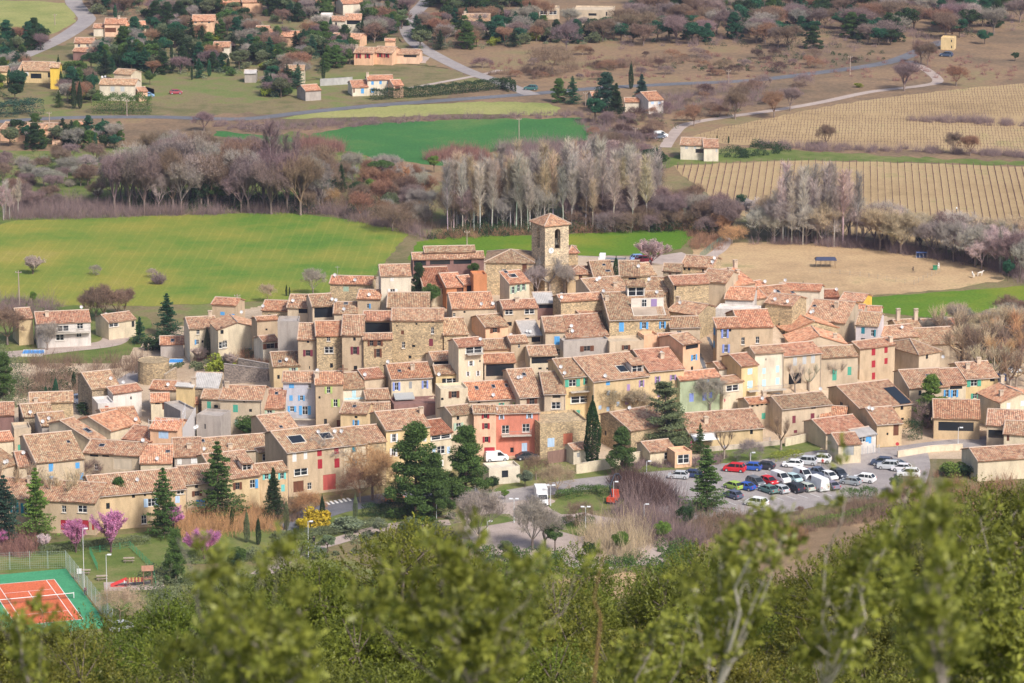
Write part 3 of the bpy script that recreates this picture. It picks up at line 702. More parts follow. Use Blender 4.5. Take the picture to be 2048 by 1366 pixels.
# ---- front row, left to right
h((-40, 993), (190, 1006), 961, 6, 'tan', 'o', 'long low house at the left edge with teal shutters and dark red garage doors', wins='29,1015,8,19,ot;53,1017,11,20,ot;128,1018,9,14,W;165,1018,19,14,W;132,1050,22,20,Dr;167,1050,22,20,Dr;186,1050,5,20,Dr;60,1045,8,10,d', feat='chim,60,965;chim,112,968')
h((190, 993), (371, 977), 945, 6.5, 'ochre', 'o', 'rubble stone house with faded blue shutters beside the pink blossom trees', wins='303,1005,14,16,ob;355,999,9,14,cb;290,990,4,5,d;267,992,6,8,d;216,1012,7,12,d;288,1039,10,18,W;361,982,14,9,W', feat='dish,275,966;pipe,L;gut')
h((371, 969), (436, 963), 931, 6.5, 'beige', 'o', 'plain beige house with brown shutters half hidden by the big cedar', wins='393,973,6,6,d;394,987,9,10,on;401,1006,17,14,DB;414,985,5,9,d', feat='pipe,L;gut')
r = h((436, 960), (519, 951), 905, 6.5, 'gold', 'p', 'narrow house right of the big cedar with a bright blue shutter', wins='505,968,10,17,oBR;475,972,8,14,on', feat='dormer,494,940,22,13')
r = h((519, 947), (575, 941), 927, 6.5, 'ochre', 'b', 'ochre house with turquoise shutters behind the small dark fir', kind='m', wins='564,952,7,12,oT;533,950,7,12,oT;566,976,7,14,cT;540,980,6,12,d')
h((517, 905), (562, 899), 895, 5.5, 'gold', 'b', root=r, kind='m', wins='535,914,20,14,W;556,917,14,7,w')
h((574, 905), (688, 891), 857, 8.5, 'tan', 'b', 'tall tan house with a big square roof terrace and a large red garage door', wins='589,915,8,17,cw;611,911,7,15,cw;639,904,9,14,cr;673,901,9,14,cr;640,928,9,19,cr;674,926,10,19,cr;602,944,27,14,W;597,973,20,22,Dn;659,964,25,31,DR;619,972,8,14,w', feat='hole,593,879,32,16;hole,652,872,26,13;dish,637,870;dish,678,868;gut;pipe,L')
h((688, 891), (732, 886), 856, 8.5, 'cream', 'b', 'slim cream house with closed dark teal shutters', wins='708,898,9,14,ct;709,924,9,14,ct;701,957,8,18,Dn;719,952,8,14,Dn', feat='dish,683,869;gut')
h((732, 886), (772, 882), 852, 8.5, 'stone', 'o', 'bare rubble stone house with one tiny window behind the orange shrub', wins='754,919,5,6,d;746,950,7,10,d', feat='pipe,L')
h((772, 860), (860, 852), 821, 10, 'yellow', 'o', 'yellow house with white shutters behind the large pine', wins='788,876,7,16,ow;787,905,7,16,ow;845,876,7,14,ow;845,905,7,14,ow;800,935,7,14,ow', feat='gut;chim,852,825')
h((860, 870), (904, 864), 841, 7.5, 'cream', 'R', 'cream house with a glazed top gallery and brick red roof between two pines', wins='882,874,40,9,W;882,900,16,16,W;868,900,6,14,cb;897,900,6,14,cb;880,928,14,14,cw', feat='')
h((904, 831), (948, 826), 812, 9, 'beige', 'g', 'narrow beige stone house with grey green shutters left of the pale pink house', wins='916,836,5,8,d;917,853,9,14,oe;925,880,7,12,d', feat='pipe,R')
h((948, 826), (992, 825), 811, 9.5, 'pink', 'b', 'pale pink house with crimson shutters and an arched crimson garage', wins='971,832,7,9,or;972,852,7,11,or;973,879,7,11,or;979,905,21,21,Dr', feat='gut')
h((992, 827), (1079, 824), 812, 8.5, 'red', 'o', 'salmon red house with white framed windows and a long balcony', wins='1003,834,5,9,ob;1059,832,6,9,ob;1011,859,15,17,W;1052,856,15,17,W;1049,895,11,19,Db;1024,900,7,10,d', feat='balc,1032,869,60;dish,997,861;gut;pipe,R')
h((1080, 848), (1176, 841), 836, 7, 'stone', 'o', 'stone terrace wall house with an arched brown door and pale blue door', kind='f', dep=9, wins='1136,879,19,25,DO;1102,885,14,18,cb', name='terrace_wall', cat='terrace')
h((1147, 900), (1178, 896), 887, 3.0, 'pale', 'p', 'tiny rendered shed below the arched brown door', wins='1157,910,6,9,Dk', name='shed', cat='shed', back=1.5)
# right front cottages
h((1262, 862), (1345, 848), 819, 5, 'stone', 'o', 'barn like stone house behind the cedar with a white roof dish', wins='L1211,866,4,9,d;1300,880,7,9,d', feat='dish,1259,822;chim,1330,822')
h((1378, 866), (1526, 855), 823, 3.6, 'gold', 'o', 'long low cottage with a white awning beside the terrace garden', wins='1503,864,6,9,d;1396,878,12,12,W;1420,876,8,12,W', feat='awn,1405,870,52,w;chim,1412,845;gut')
h((1300, 905), (1352, 899), 882, 2.6, 'cream', 'p', 'small entrance lodge with glass doors at the end of the cream wall', wins='1338,911,20,14,W', name='lodge', cat='lodge', back=2)
h((1350, 905), (1384, 902), 897, 3.2, 'peach', 'k', 'flat porch with tall glazed doors behind the parked cars', kind='f', dep=4, wins='1367,918,24,18,W', name='porch', cat='porch')
h((1652, 868), (1732, 858), 835, 3.2, 'beige', 'r', 'low open barn with a hipped reddish roof behind the garage', wins='1662,875,12,9,d', kind='g')
r = h((1677, 890), (1722, 888), 867, 3.8, 'cream', 'r', 'cream garage with a grey metal door beside the car park entrance', yaw=14, wins='1697,901,22,20,Dk', name='garage', cat='garage', back=2.5)
h((1714, 874), (1752, 868), 858, 3.6, 'white', 'k', 'low white annexe with a grey lean-to roof and blue framed window', kind='m', wins='1725,879,13,11,oB;1740,880,6,14,DB')
h((1754, 849), (1804, 845), 815, 4.6, 'ochre', 'o', 'ochre stone cottage with one tall brown window on the green lawn', yaw=16, wins='1792,860,11,22,Dn;1775,868,4,5,d', feat='dish,1738,822;dish,1745,824;gut')
h((1956, 922), (2080, 908), 890, 4, 'cream', 'o', 'long tiled barn at the right edge below the road', yaw=14, back=4)
h((1800, 1086), (1884, 1076), 1050, 3.5, 'pale', 'o', 'house with a blue fascia seen through the oak branches', wins='1830,1094,30,6,cB;1865,1092,14,6,cB', back=3)
h((2008, 868), (2062, 874), 845, 4.5, 'cream', 'o', 'cream cottage at the right edge beside the road', yaw=-12, wins='2016,876,5,12,Dn')
h((1974, 850), (2056, 842), 815, 4.5, 'beige', 'p', 'open shed with a sagging pale roof at the right edge', yaw=-10, wins='1992,868,30,16,d')
# ---- second line on the left
h((38, 934), (80, 931), 903, 4, 'beige', 'r', 'small reddish roof behind the dark spruce at the left', feat='dish,47,912')
h((-40, 946), (40, 926), 897, 4, 'beige', 'b', 'wide weathered roof at the left edge behind the leafless planes', feat='dish,26,942;dish,47,952')
h((73, 926), (168, 917), 867, 5.2, 'beige', 'y', 'beige house with a big greyish roof and blue shutters in the lower left', wins='102,935,9,16,cB;155,931,8,12,cB;103,958,9,12,cB;168,952,8,14,cB;156,956,8,18,DO', feat='sky,137,884,7,6;pipe,R')
h((168, 905), (278, 912), 883, 5.4, 'beige', 'o', 'long orange roofed house with a strip of attic windows and cream garage', wins='188,909,17,6,d;211,911,14,5,d;193,934,8,12,W;245,928,38,22,Dc', feat='sky,204,891,12,6;dish,286,887')
h((281, 927), (343, 926), 890, 4.5, 'cream', 'P', 'orange tiled low house with a white dish left of the cedar', feat='dish,314,932;sky,336,903,9,4')
h((349, 914), (405, 912), 876, 4.5, 'grey', 'o', 'brown tiled house with white blinds and a clay roof vent', wins='359,923,9,12,cw;391,921,18,12,cw', feat='chim,378,896,6')
h((405, 907), (543, 896), 873, 4, 'beige', 'b', 'very long low roof behind the big cedar', feat='sky,404,882,11,6;sky,431,869,8,5;dish,412,913;chim,460,895,5;gut')
h((539, 867), (600, 860), 829, 5.5, 'tan', 'o', 'square orange roof in front of the round dark bush', feat='sky,562,854,6,5')
# third line on the left
h((186, 884), (212, 876), 838, 6, 'cream', 'o', 'cream tipped house with a roof window above the greyish roof', wins='188,886,6,8,d;206,882,4,9,Dn', feat='sky,175,861,12,8')
h((84, 852), (134, 843), 823, 6.5, 'grey', 'y', 'grey beige house with a small sloping roof and two dishes', yaw=18, feat='dish,90,875;dish,98,843')
h((48, 834), (106, 826), 806, 6, 'gstone', 'y', 'tall grey stone house with narrow windows in the upper left cluster', yaw=16, wins='L44,831,4,12,d;L52,842,4,14,d', feat='dish,64,841')
h((60, 806), (146, 797), 782, 6, 'stone', 'y', 'stone house with a mossy pale roof beside the parked white pickup', yaw=8, feat='chim,72,804,5')
h((28, 858), (62, 856), 850, 5, 'beige', 'o', 'blind beige block with a green gate by the left edge', kind='f', dep=5, wins='41,899,10,20,Dg', Y=None)
h((-40, 886), (26, 880), 866, 4, 'cream', 'P', 'bright orange roof at the left edge', back=3)
h((-40, 832), (27, 830), 806, 5.5, 'brown', 'r', 'dark brown walled house with red tiles at the left edge')
h((221, 862), (277, 845), 826, 4.6, 'cream', 'O', 'ragged orange roof below the white house', feat='dish,275,844')
h((246, 878), (303, 884), 854, 3.5, 'beige', 'r', 'low rusty roof beside the scaffolding', feat='')
h((215, 850), (281, 824), 806, 5, 'beige', 'O', 'orange roofed house directly below the white walled terrace house', yaw=20)
r = h((196, 808), (228, 803), 798, 5, 'white', 'p', 'white walled house with a sunken roof terrace and red roof', kind='f', dep=6, yaw=18, wins='213,800,7,12,DO')
h((226, 788), (283, 780), 772, 5.5, 'white', 'r', root=r, kind='m', wins='262,796,3,6,d', feat='dish,241,764')
h((184, 779), (240, 766), 740, 6, 'gstone', 'y', 'tan stone house at the bend of the lane with a steeply tilted roof', yaw=24, feat='dish,222,763')
h((300, 858), (354, 861), 838, 6, 'peach', 'P', 'house wrapped in scaffolding with new pink tiles', wins='327,870,20,14,cb', feat='')
h((302, 804), (338, 803), 787, 4.6, 'cream', 'P', 'small cream house with a brown door and orange roof', wins='328,812,7,14,Dn;315,806,9,4,d', feat='')
h((300, 778), (352, 780), 762, 5, 'beige', 'O', 'low orange roof along the curved lane', feat='dish,336,775')
h((352, 772), (386, 774), 768, 7, 'yellow', 'k', 'tall plain cream wall topped by a grey concrete roof', kind='m', feat='chim,424,763')
h((386, 775), (436, 778), 748, 6, 'gstone', 'k', 'stone building under a broad grey concrete roof', kind='m', yaw=-4)
h((369, 809), (396, 808), 793, 3.2, 'cream', 'r', 'tiny red roofed lean-to below the concrete roof')
h((361, 822), (392, 818), 812, 7, 'grey', 'p', 'tall grey retaining block behind the scaffolding', kind='f', dep=8, name='retaining_wall', cat='wall')
r = h((393, 829), (441, 833), 822, 7, 'grey', 'p', 'grey streaked block with a balustraded terrace and green door', kind='f', dep=5, wins='410,853,3,10,d', feat='dish,395,862;dish,422,862')
h((403, 797), (440, 798), 780, 5, 'beige', 'o', root=r, wins='418,812,8,18,cg;432,813,8,6,d', feat='dish,424,777')
h((440, 798), (523, 800), 772, 8, 'beige', 'o', 'broad beige house with rain streaks and pale green shutters', wins='471,817,10,15,cg;501,821,6,6,d;488,803,3,4,d;473,845,7,12,ce', feat='chim,454,775;gut;pipe,R')
h((523, 817), (568, 817), 778, 5.5, 'beige', 'r', 'small house with a dark patched roof left of the blue grey house', wins='539,826,10,11,oe', feat='sky,553,787,7,6')
h((526, 684), (556, 681), 672, 4, 'pale', 'r', 'little white fronted house with a wide brown window', wins='541,692,16,10,on')
h((547, 733), (600, 731), 704, 6, 'gold', 'b', 'yellowish house with a brown mossy roof above the tiled terraces', wins='587,739,8,6,oe;557,754,5,8,d', feat='dish,573,725;sky,560,723,6,5')
# ---- middle block, lower rows
h((939, 801), (1040, 796), 763, 5, 'beige', 'O', 'wide orange roof with three skylights above the pink houses', wins='958,804,6,5,d;1003,809,5,6,og;1031,808,5,6,oy', feat='sky,953,776,7,7;sky,987,773,7,7;sky,1013,771,7,7;dish,992,810;gut')
h((1040, 795), (1089, 792), 738, 6.5, 'beige', 'o', 'beige house with a long brown roof and two big dishes', wins='1064,803,10,14,on;1082,837,9,16,Dn;1055,840,6,10,d', feat='sky,1048,749,6,6;dish,1037,761;dish,1043,760;gut')
h((1089, 788), (1131, 787), 744, 7.5, 'beige', 'b', 'tall beige house with a brown loggia and open front door', wins='1113,793,16,6,d;1112,811,18,14,W;1114,837,7,16,d;1123,836,8,16,DO;1099,834,9,11,on', feat='gut;pipe,R')
h((1128, 755), (1182, 751), 717, 9, 'yellow', 'b', 'yellow house with turquoise green shutters and two balconies', wins='1145,766,15,14,og;1173,762,6,13,og;1160,799,38,14,W;1145,829,8,13,cg;1156,829,8,18,cg', feat='balc,1160,781,44;dish,1120,761;dish,1121,740;gut;pipe,L')
r = h((1186, 763), (1298, 743), 706, 8, 'gold', 'o', 'long golden house with pale blue oval shutters and a dormer terrace', yaw=24, wins='1216,766,8,9,cB;1217,786,7,9,cb;1230,786,5,8,cb;1200,815,6,8,cb;1216,818,6,9,cb;1236,808,6,9,cb;1257,775,6,13,cp;1283,767,5,13,op;1254,802,8,14,cp;1284,795,7,12,op', feat='dormer,1274,744,26,15;hole,1244,738,20,14;dish,1259,815;gut;pipe,L')
h((1298, 743), (1368, 731), 695, 8, 'gold', 'r', 'golden house with mauve shutters and a low chimney beside the golden long house', yaw=20, wins='1315,760,5,14,op;1346,755,6,10,op;1318,788,6,12,cp', feat='dish,1323,712;chim,1324,717;gut')
h((1360, 761), (1440, 753), 743, 7, 'green', 'P', 'pale green house with a pink metal roof and blue doors', kind='m', wins='1416,762,6,13,cB;1383,795,9,17,cv;1409,793,8,16,cv;1421,790,7,12,cv')
r = h((1446, 767), (1486, 762), 753, 6, 'cream', 'o', 'cream house with a white glazed veranda and laundry hanging below', wins='1465,776,26,12,W')
h((1438, 738), (1480, 734), 723, 5, 'pale', 'r', root=r, wins='1458,748,5,10,d')
h((1483, 733), (1516, 729), 708, 9, 'yellow', 'r', 'narrow yellow house with closed sky blue shutters and balcony', wins='1500,743,10,12,cL;1500,769,11,15,cL', feat='balc,1503,780,22')
h((1510, 708), (1567, 704), 692, 8.5, 'pale', 'o', 'pale cream house with light blue shutters over a terrace awning', wins='1528,742,7,12,cL;1555,738,7,14,cL;1528,766,8,14,cL;1555,762,8,14,cL;1548,790,24,8,cb;1532,719,2,4,d', feat='balc,1546,778,50;pipe,R')
h((1568, 712), (1643, 705), 687, 7.5, 'beige', 'r', 'beige house with three tall grey shuttered windows behind the pollarded planes', wins='1590,723,8,17,cs;1609,720,8,17,cs;1626,718,8,17,cs;1590,757,26,22,d', feat='gut;pipe,R')
h((1643, 716), (1716, 712), 693, 7.5, 'beige', 'b', 'beige house with two arched green doors behind bare planes', wins='1669,750,9,22,cg;1699,742,8,17,cg')
h((1498, 808), (1541, 804), 795, 5, 'beige', 'O', 'small beige house with four tiny attic windows and a green shutter', wins='1505,812,5,4,d;1515,811,5,4,d;1524,809,5,4,d;1533,808,5,4,d;1527,832,8,12,cg', feat='dish,1537,818;chim,1528,794')
h((1564, 818), (1663, 806), 788, 5.5, 'beige', 'g', 'cream farmhouse with a mossy roof and crimson shutters beside the playground', yaw=22, wins='1627,814,10,5,d;1588,839,7,15,cm;1625,834,8,15,cm;1646,835,7,16,cm;1591,863,7,6,cm;1626,862,10,9,om', feat='dish,1650,783;gut')
h((1721, 819), (1823, 806), 766, 5, 'ochre', 'o', 'big roofed house with a dark solar panel at the corner of its roof', yaw=26, wins='1804,814,6,10,d;1787,819,5,5,Dn;L1683,789,6,7,d;1805,838,6,5,d', feat='solar,1795,791,26,34;gut')
h((1640, 836), (1690, 848), 818, 4, 'stone', 'O', 'small bright orange roof between the farmhouse and the solar roof', yaw=-10)
r = h((1819, 777), (1898, 771), 738, 6.5, 'beige', 'o', 'long farmhouse with an attic window band and sky blue shutters at the upper right', yaw=12, wins='1909,786,6,14,oB;1840,786,6,10,d', feat='sky,1856,752,8,6;solar,1876,767,16,8;dish,1858,728')
h((1898, 770), (1932, 765), 736, 6.5, 'cream', 'r', root=r, yaw=12, wins='1912,773,26,8,d;1909,787,7,14,oB')
r = h((1932, 758), (1996, 749), 722, 7, 'yellow', 'o', 'farm wing with a hooded roof terrace and green shutters', yaw=14, wins='1948,766,14,13,og;1985,757,10,7,d;1950,792,8,10,og;1952,808,6,8,d', feat='chim,1935,738;chim,1957,726;gut')
h((2001, 806), (2085, 802), 780, 6, 'cream', 'P', 'new looking cream house with pink tiles and white shutters at the right edge', kind='s', dep=9, yaw=22, wins='2017,812,8,13,cw;2045,806,8,13,cw', feat='chim,2002,792;chim,2004,762')
h((1868, 836), (1960, 838), 800, 4.2, 'ochre', 'O', 'wide orange barn roof over a dark open shelter with a blue cover', wins='1912,853,70,18,d')
h((1720, 698), (1790, 689), 680, 7.5, 'tan', 'r', 'tall tan house with closed crimson shutters on three floors', wins='1747,704,8,14,cr;1772,700,7,12,cr;1747,728,8,14,cr;1772,722,7,12,cr;1747,752,7,14,cr', feat='chim,1781,684')
h((1838, 709), (1880, 704), 668, 7, 'beige', 'b', 'stone house with a pyramid roof behind a leafless tree', kind='h', dep=12, yaw=36, wins='1854,713,5,10,d', feat='dish,1858,725')
# blue grey house group
h((566, 764), (630, 764), 744, 9, 'blue', 'o', 'pale blue grey house with sky blue shutters and a rounded balcony', wins='583,772,10,9,cB;619,772,5,8,W;582,796,7,11,cB;603,796,6,10,oB;584,818,8,11,oB;610,821,11,18,oB', feat='balc,606,836,50;gut')
h((631, 769), (686, 768), 744, 9, 'tan', 'O', 'plain tan house with lime green shutters right of the blue grey house', wins='657,780,7,13,oy;671,806,8,15,oy;639,795,4,5,d;651,843,6,11,d;677,848,7,16,Dn', feat='dish,635,747;chim,634,755')
h((681, 826), (733, 828), 806, 6, 'gold', 'o', 'small golden house with a blue shuttered window and a person leaning out', wins='712,847,6,13,oB;712,834,6,5,d', feat='sky,709,813,8,5')
h((734, 826), (781, 825), 806, 5, 'grey', 'o', 'small grey white house with brown shutters beside the golden cottage', wins='744,842,8,14,on')
h((684, 778), (729, 776), 746, 6, 'pale', 'b', 'pale house with a light blue railing and door under a brown roof', wins='708,788,8,15,cL;708,797,38,4,cL')
h((733, 799), (780, 797), 779, 4.2, 'beige', 'o', 'low roof with a tiny window squeezed beside the terrace garden', wins='755,803,4,5,d')
r = h((788, 810), (880, 806), 805, 3.2, 'brown', 'o', 'terrace garden behind a rusty red fence', kind='f', dep=6, name='roof_garden', cat='terrace')
h((729, 758), (769, 754), 738, 5, 'beige', 'r', 'tiny house with a patched roof left of the bright orange roof', feat='dish,733,763')
h((783, 758), (864, 754), 727, 6.5, 'cream', 'O', 'cream house with violet blue shutters and a grey awning over its terrace', wins='793,773,7,16,ov;821,770,6,14,ck;850,769,6,15,ov', feat='awn,806,789,40,k;sky,799,742,6,5;chim,825,740;gut;dish,770,730')
r = h((881, 779), (936, 776), 772, 8, 'cream', 'o', 'cream tower house with a flowered roof terrace over one brown window', kind='f', dep=5, wins='908,789,10,13,on;850,800,5,5,d', feat='dish,878,755')
h((872, 749), (924, 747), 731, 4, 'yellow', 'b', root=r, wins='905,762,26,11,W;888,762,8,10,d')
h((866, 721), (915, 718), 704, 4, 'pale', 'o', 'grey gabled house with a dark band window under its roof', wins='890,726,44,8,d')
h((917, 694), (966, 690), 677, 9.5, 'cream', 'r', 'slim cream tower with a railed top balcony and white shutters', wins='948,700,34,13,W;942,727,6,10,ow;960,722,3,5,d;936,748,4,9,ow;956,747,4,10,ow', feat='balc,948,706,34;dish,963,684')
h((969, 726), (1031, 724), 708, 4.6, 'beige', 'O', 'house with a deep shaded loggia full of pots', wins='1000,740,56,24,d', feat='')
h((966, 699), (1023, 697), 679, 5.5, 'ochre', 'b', 'ochre house with a rippled roof above the loggia house')
h((1022, 686), (1056, 684), 672, 6.5, 'tan', 'o', 'tall blank tan house with one narrow window', wins='1038,692,4,8,w', feat='dish,1056,666;dish,1022,666')
h((1060, 712), (1114, 710), 692, 5, 'cream', 'o', 'open roofed terrace house with plants in the shade', wins='1087,720,48,13,d;1080,737,7,4,d;1096,737,7,4,d')
h((1046, 672), (1083, 670), 642, 4, 'beige', 'k', 'olive grey roof over a dark open loggia with a dish', kind='m', wins='1072,679,18,10,d', feat='dish,1066,679;dish,1055,668')
h((1091, 664), (1131, 663), 634, 8, 'beige', 'o', 'beige house with a closed bright blue shutter', wins='1114,681,11,17,cB;1117,704,8,14,oBL')
h((1127, 683), (1217, 678), 672, 5.5, 'grey', 'p', 'blank grey wall block below the large red roof', kind='f', dep=3, wins='1174,697,13,10,on')
h((1133, 676), (1217, 671), 630, 5, 'grey', 'r', 'large even red roof below the stone barn', feat='dish,1143,658;dish,1145,668;chim,1141,665,5')
h((1219, 684), (1288, 681), 676, 6, 'beige', 'o', 'flat topped beige block with one small brown shuttered window', kind='f', dep=5, wins='1252,695,8,9,on')
r = h((1288, 672), (1319, 670), 665, 6.5, 'peach', 'o', 'peach coloured blind walls below the stone house with sky blue shutters', kind='f', dep=4)
h((1319, 675), (1357, 673), 668, 6.5, 'peach', 'r', root=r, kind='m')
h((1366, 690), (1400, 684), 668, 10, 'peach', 'o', 'peach tower house with a dark open attic beside the steep street', wins='1384,693,26,9,d;1388,715,6,11,oB;1384,738,5,10,d')
# ---- upper rows
h((1219, 640), (1340, 637), 584, 7.5, 'stone', 'b', 'large stone house with sky blue shutters and a glazed penthouse', wins='1243,654,10,19,cB;1288,651,8,13,oB;1325,650,6,13,oB;1244,678,7,7,W;1271,677,8,7,W', feat='dormer,1272,592,36,19;ter,1297,622,66,20;dish,1204,588;dish,1314,590;chim,1214,600,6;gut')
h((1341, 655), (1400, 654), 634, 7.5, 'beige', 'b', 'beige house with a white round attic window and rippled roof', wins='1358,664,10,6,w', feat='gut')
h((1336, 622), (1394, 630), 606, 4.5, 'stone', 'o', 'low stone house wedged behind the penthouse', feat='dish,1360,611;chim,1353,604')
r = h((1434, 656), (1480, 654), 636, 10, 'tan', 'P', 'tall street corner house with violet blue shutters', kind='m', dep=14, yaw=8, wins='1450,667,7,17,ov;1452,697,7,16,ov;1452,720,14,6,cv;1452,643,22,7,d;L1409,641,6,14,cB;L1419,652,5,14,cB;L1419,678,5,14,cB')
h((1480, 655), (1546, 653), 620, 10, 'tan', 'P', 'tan house with a climbing vine and two white framed windows', wins='1486,682,7,15,W;1515,680,7,14,W', back=8)
r = h((1430, 617), (1512, 622), 610, 4.5, 'white', 'p', 'white parapet terrace house behind the street corner house', kind='f', dep=5)
h((1450, 598), (1506, 600), 575, 4, 'white', 'P', root=r, Y=None)
h((1585, 690), (1692, 690), 663, 6, 'beige', 'P', 'low cream gable with pink tiles behind the pale cream house', kind='s', dep=9, yaw=6, feat='dish,1630,673;chim,1670,678')
h((1580, 664), (1676, 668), 636, 8, 'stone', 'O', 'tall ochre sided house with a bright orange roof and stone gable', kind='s', dep=13, yaw=22, wins='L1556,650,3,9,d;L1568,665,3,9,d', feat='chim,1592,634')
r = h((1712, 650), (1756, 658), 628, 7.5, 'lav', 'y', 'lavender white house with teal shutters below a stone gable', yaw=-14, wins='1726,661,7,13,ct;1745,666,6,13,otR;1726,680,8,7,d', dep=10)
h((1768, 678), (1838, 672), 652, 6, 'stone', 'o', 'broad mossy roof right of the lavender house', feat='dish,1804,660')
h((1797, 657), (1842, 655), 640, 6, 'stone', 'y', 'tall stone gable with two stone chimneys', yaw=14, feat='chim,1796,640,22;chim,1835,640,22')
h((1845, 690), (1920, 686), 656, 5, 'beige', 'b', 'large faded roof behind leafless branches at the right', kind='g')
h((1850, 657), (1922, 655), 638, 4.5, 'pale', 'P', 'pale walled house with pink roof at the eastern edge', feat='dish,1888,643')
h((1608, 640), (1690, 646), 602, 5, 'beige', 'o', 'long pinkish roof running down to the lavender house', feat='dish,1626,628;dish,1622,630;sky,1629,612,7,4;chim,1673,615')
h((1650, 630), (1722, 634), 608, 5, 'beige', 'P', 'sloping pink roof with a small white dormer', feat='chim,1725,630;dish,1675,612')
h((1530, 606), (1584, 612), 590, 5, 'stone', 'p', 'stone walled house with two dishes in the eastern rows', feat='dish,1550,604;dish,1572,612')
h((1500, 600), (1560, 590), 566, 5, 'beige', 'P', 'faded pink roof in the eastern rows', feat='dish,1534,568')
h((1545, 604), (1600, 598), 572, 5, 'beige', 'O', 'vivid orange roof with two blue skylights in the eastern rows', feat='sky,1556,583,7,5;sky,1585,585,7,4;dish,1550,588')
h((1448, 575), (1510, 566), 540, 5.5, 'beige', 'P', 'long roof with tall chimneys facing the sports ground', feat='chim,1474,535,14;chim,1475,550;chim,1459,546;dish,1419,572')
h((1402, 562), (1452, 566), 541, 5.5, 'beige', 'o', 'weathered roof next to the narrow upper alley', feat='chim,1447,536')
h((1348, 570), (1418, 566), 551, 7, 'stone', 'r', 'long stone wall house with a small red roof at the upper alley', wins='1342,575,4,9,d')
h((1362, 532), (1424, 536), 513, 6, 'stone', 'o', 'stone house with small dark windows facing the track', wins='1369,538,4,6,d;1378,538,5,6,d;1406,541,4,6,d', feat='dish,1429,522;dish,1431,530;aerial,1431,520')
h((1326, 542), (1361, 543), 528, 6, 'gstone', 'g', 'grey roofed stone house beside the track', wins='1340,549,4,8,Dn;1353,551,4,8,d')
h((1560, 578), (1640, 582), 568, 4, 'pale', 'P', 'string of low pink roofs at the edge of the sports ground', feat='dish,1520,543;chim,1558,578')
h((1635, 595), (1678, 594), 580, 3.2, 'brown', 'R', 'brick brown shed roof at the edge of the sports ground', name='shed', cat='shed', feat='dish,1676,584')
h((1680, 600), (1726, 604), 587, 3.5, 'bright', 'p', 'low house with a bright yellow end wall beside the green field')
h((1690, 625), (1760, 628), 612, 4, 'pale', 'P', 'low pink ridge roof behind the white dormer roof')
# stone facades of the middle (the old rampart row)
h((596, 679), (632, 679), 647, 10, 'tan', 'o', 'leftmost tall facade of the rampart row with brown shutters', wins='616,683,5,6,d;616,706,9,12,om;619,735,2,6,d', feat='pipe,R')
h((633, 672), (684, 671), 643, 10, 'stone', 'O', 'rubble stone rampart house with a white three pane window', wins='657,678,7,9,W;658,700,18,13,W;663,731,6,9,d')
h((684, 671), (726, 671), 631, 10, 'tan', 'o', 'plastered rampart house with one pair of dark violet shutters', wins='709,678,5,7,d;710,701,8,15,om;711,736,7,9,d', feat='pipe,R')
r = h((727, 679), (784, 678), 668, 8, 'stone', 'o', 'rampart house with an open roof loggia above brown windows', wins='743,686,7,12,on;758,685,7,12,on;756,706,7,17,on', kind='m')
h((727, 641), (783, 641), 623, 5, 'beige', 'r', root=r, wins='754,656,52,22,d')
h((784, 641), (886, 641), 618, 11, 'stone', 'o', 'broad blind stone rampart house with scattered small windows', wins='865,661,6,13,W;862,685,8,15,Dm;807,690,6,13,W;805,665,6,8,Dn;827,692,6,5,d;833,648,4,4,d;794,652,3,3,d;865,643,5,3,d;820,714,6,6,d')
h((888, 670), (936, 668), 637, 7.5, 'stone', 'y', 'small stone house with a ragged roof right of the broad rampart house', feat='')
h((971, 655), (1016, 651), 630, 4, 'peach', 'b', 'small peach house with a brown shuttered window', wins='990,660,9,10,on')
h((555, 643), (597, 643), 640, 9, 'grey', 'p', 'tall blank grey rendered block at the left of the rampart row', kind='f', dep=5)
h((514, 641), (556, 638), 633, 8, 'tan', 'O', 'bare tan house with one tiny window', wins='533,659,4,4,d')
h((524, 620), (575, 630), 606, 5, 'stone', 'O', 'stone house with a bright tiled roof and a violet window', yaw=-8, wins='539,631,7,6,dv', feat='dish,517,618')
h((575, 615), (625, 616), 590, 5, 'beige', 'o', 'roof over a flower filled balcony', wins='610,622,26,9,d', feat='dish,586,607')
h((625, 613), (668, 611), 589, 5.5, 'beige', 'b', 'roof over a deep grey terrace with garden chairs', wins='647,625,36,20,d', feat='dish,670,604')
h((668, 627), (714, 627), 605, 4.5, 'beige', 'b', 'low brown roof with a blue skylight and two dishes', feat='sky,692,607,9,4;dish,688,624;dish,672,606')
h((715, 597), (760, 601), 582, 5.5, 'tan', 'P', 'small tan house with one open blue shutter', yaw=-6, wins='736,612,5,9,oBR;731,600,1,1,d', feat='dish,732,618')
h((775, 615), (858, 615), 586, 4.5, 'dstone', 'b', 'dark tiled barn roof behind the rampart row', feat='dish,828,580')
h((660, 567), (742, 569), 553, 6, 'stone', 'P', 'stone house with a bulging orange roof at the western brow', wins='692,578,11,10,ce', feat='dish,670,556;dish,706,579;aerial,675,556')
h((762, 552), (822, 549), 529, 9, 'pale', 'o', 'large pale plastered house with white shutters above the dark yew', yaw=6, wins='784,559,7,7,cw;785,583,9,10,ow', feat='chim,796,527')
h((848, 576), (905, 570), 533, 4, 'cream', 'R', 'brick red roofed house with two dark garages', yaw=10, wins='876,584,10,11,d;889,583,10,10,d')
r = h((893, 575), (928, 573), 547, 4.6, 'orange', 'P', 'bright orange house with a corner tower', wins='919,580,11,8,Dn;938,574,10,14,d')
h((928, 570), (950, 568), 552, 5, 'orange', 'P', root=r, wins='940,574,12,13,d')
h((947, 550), (974, 549), 545, 7.5, 'orange', 'P', root=r, kind='f', dep=4)
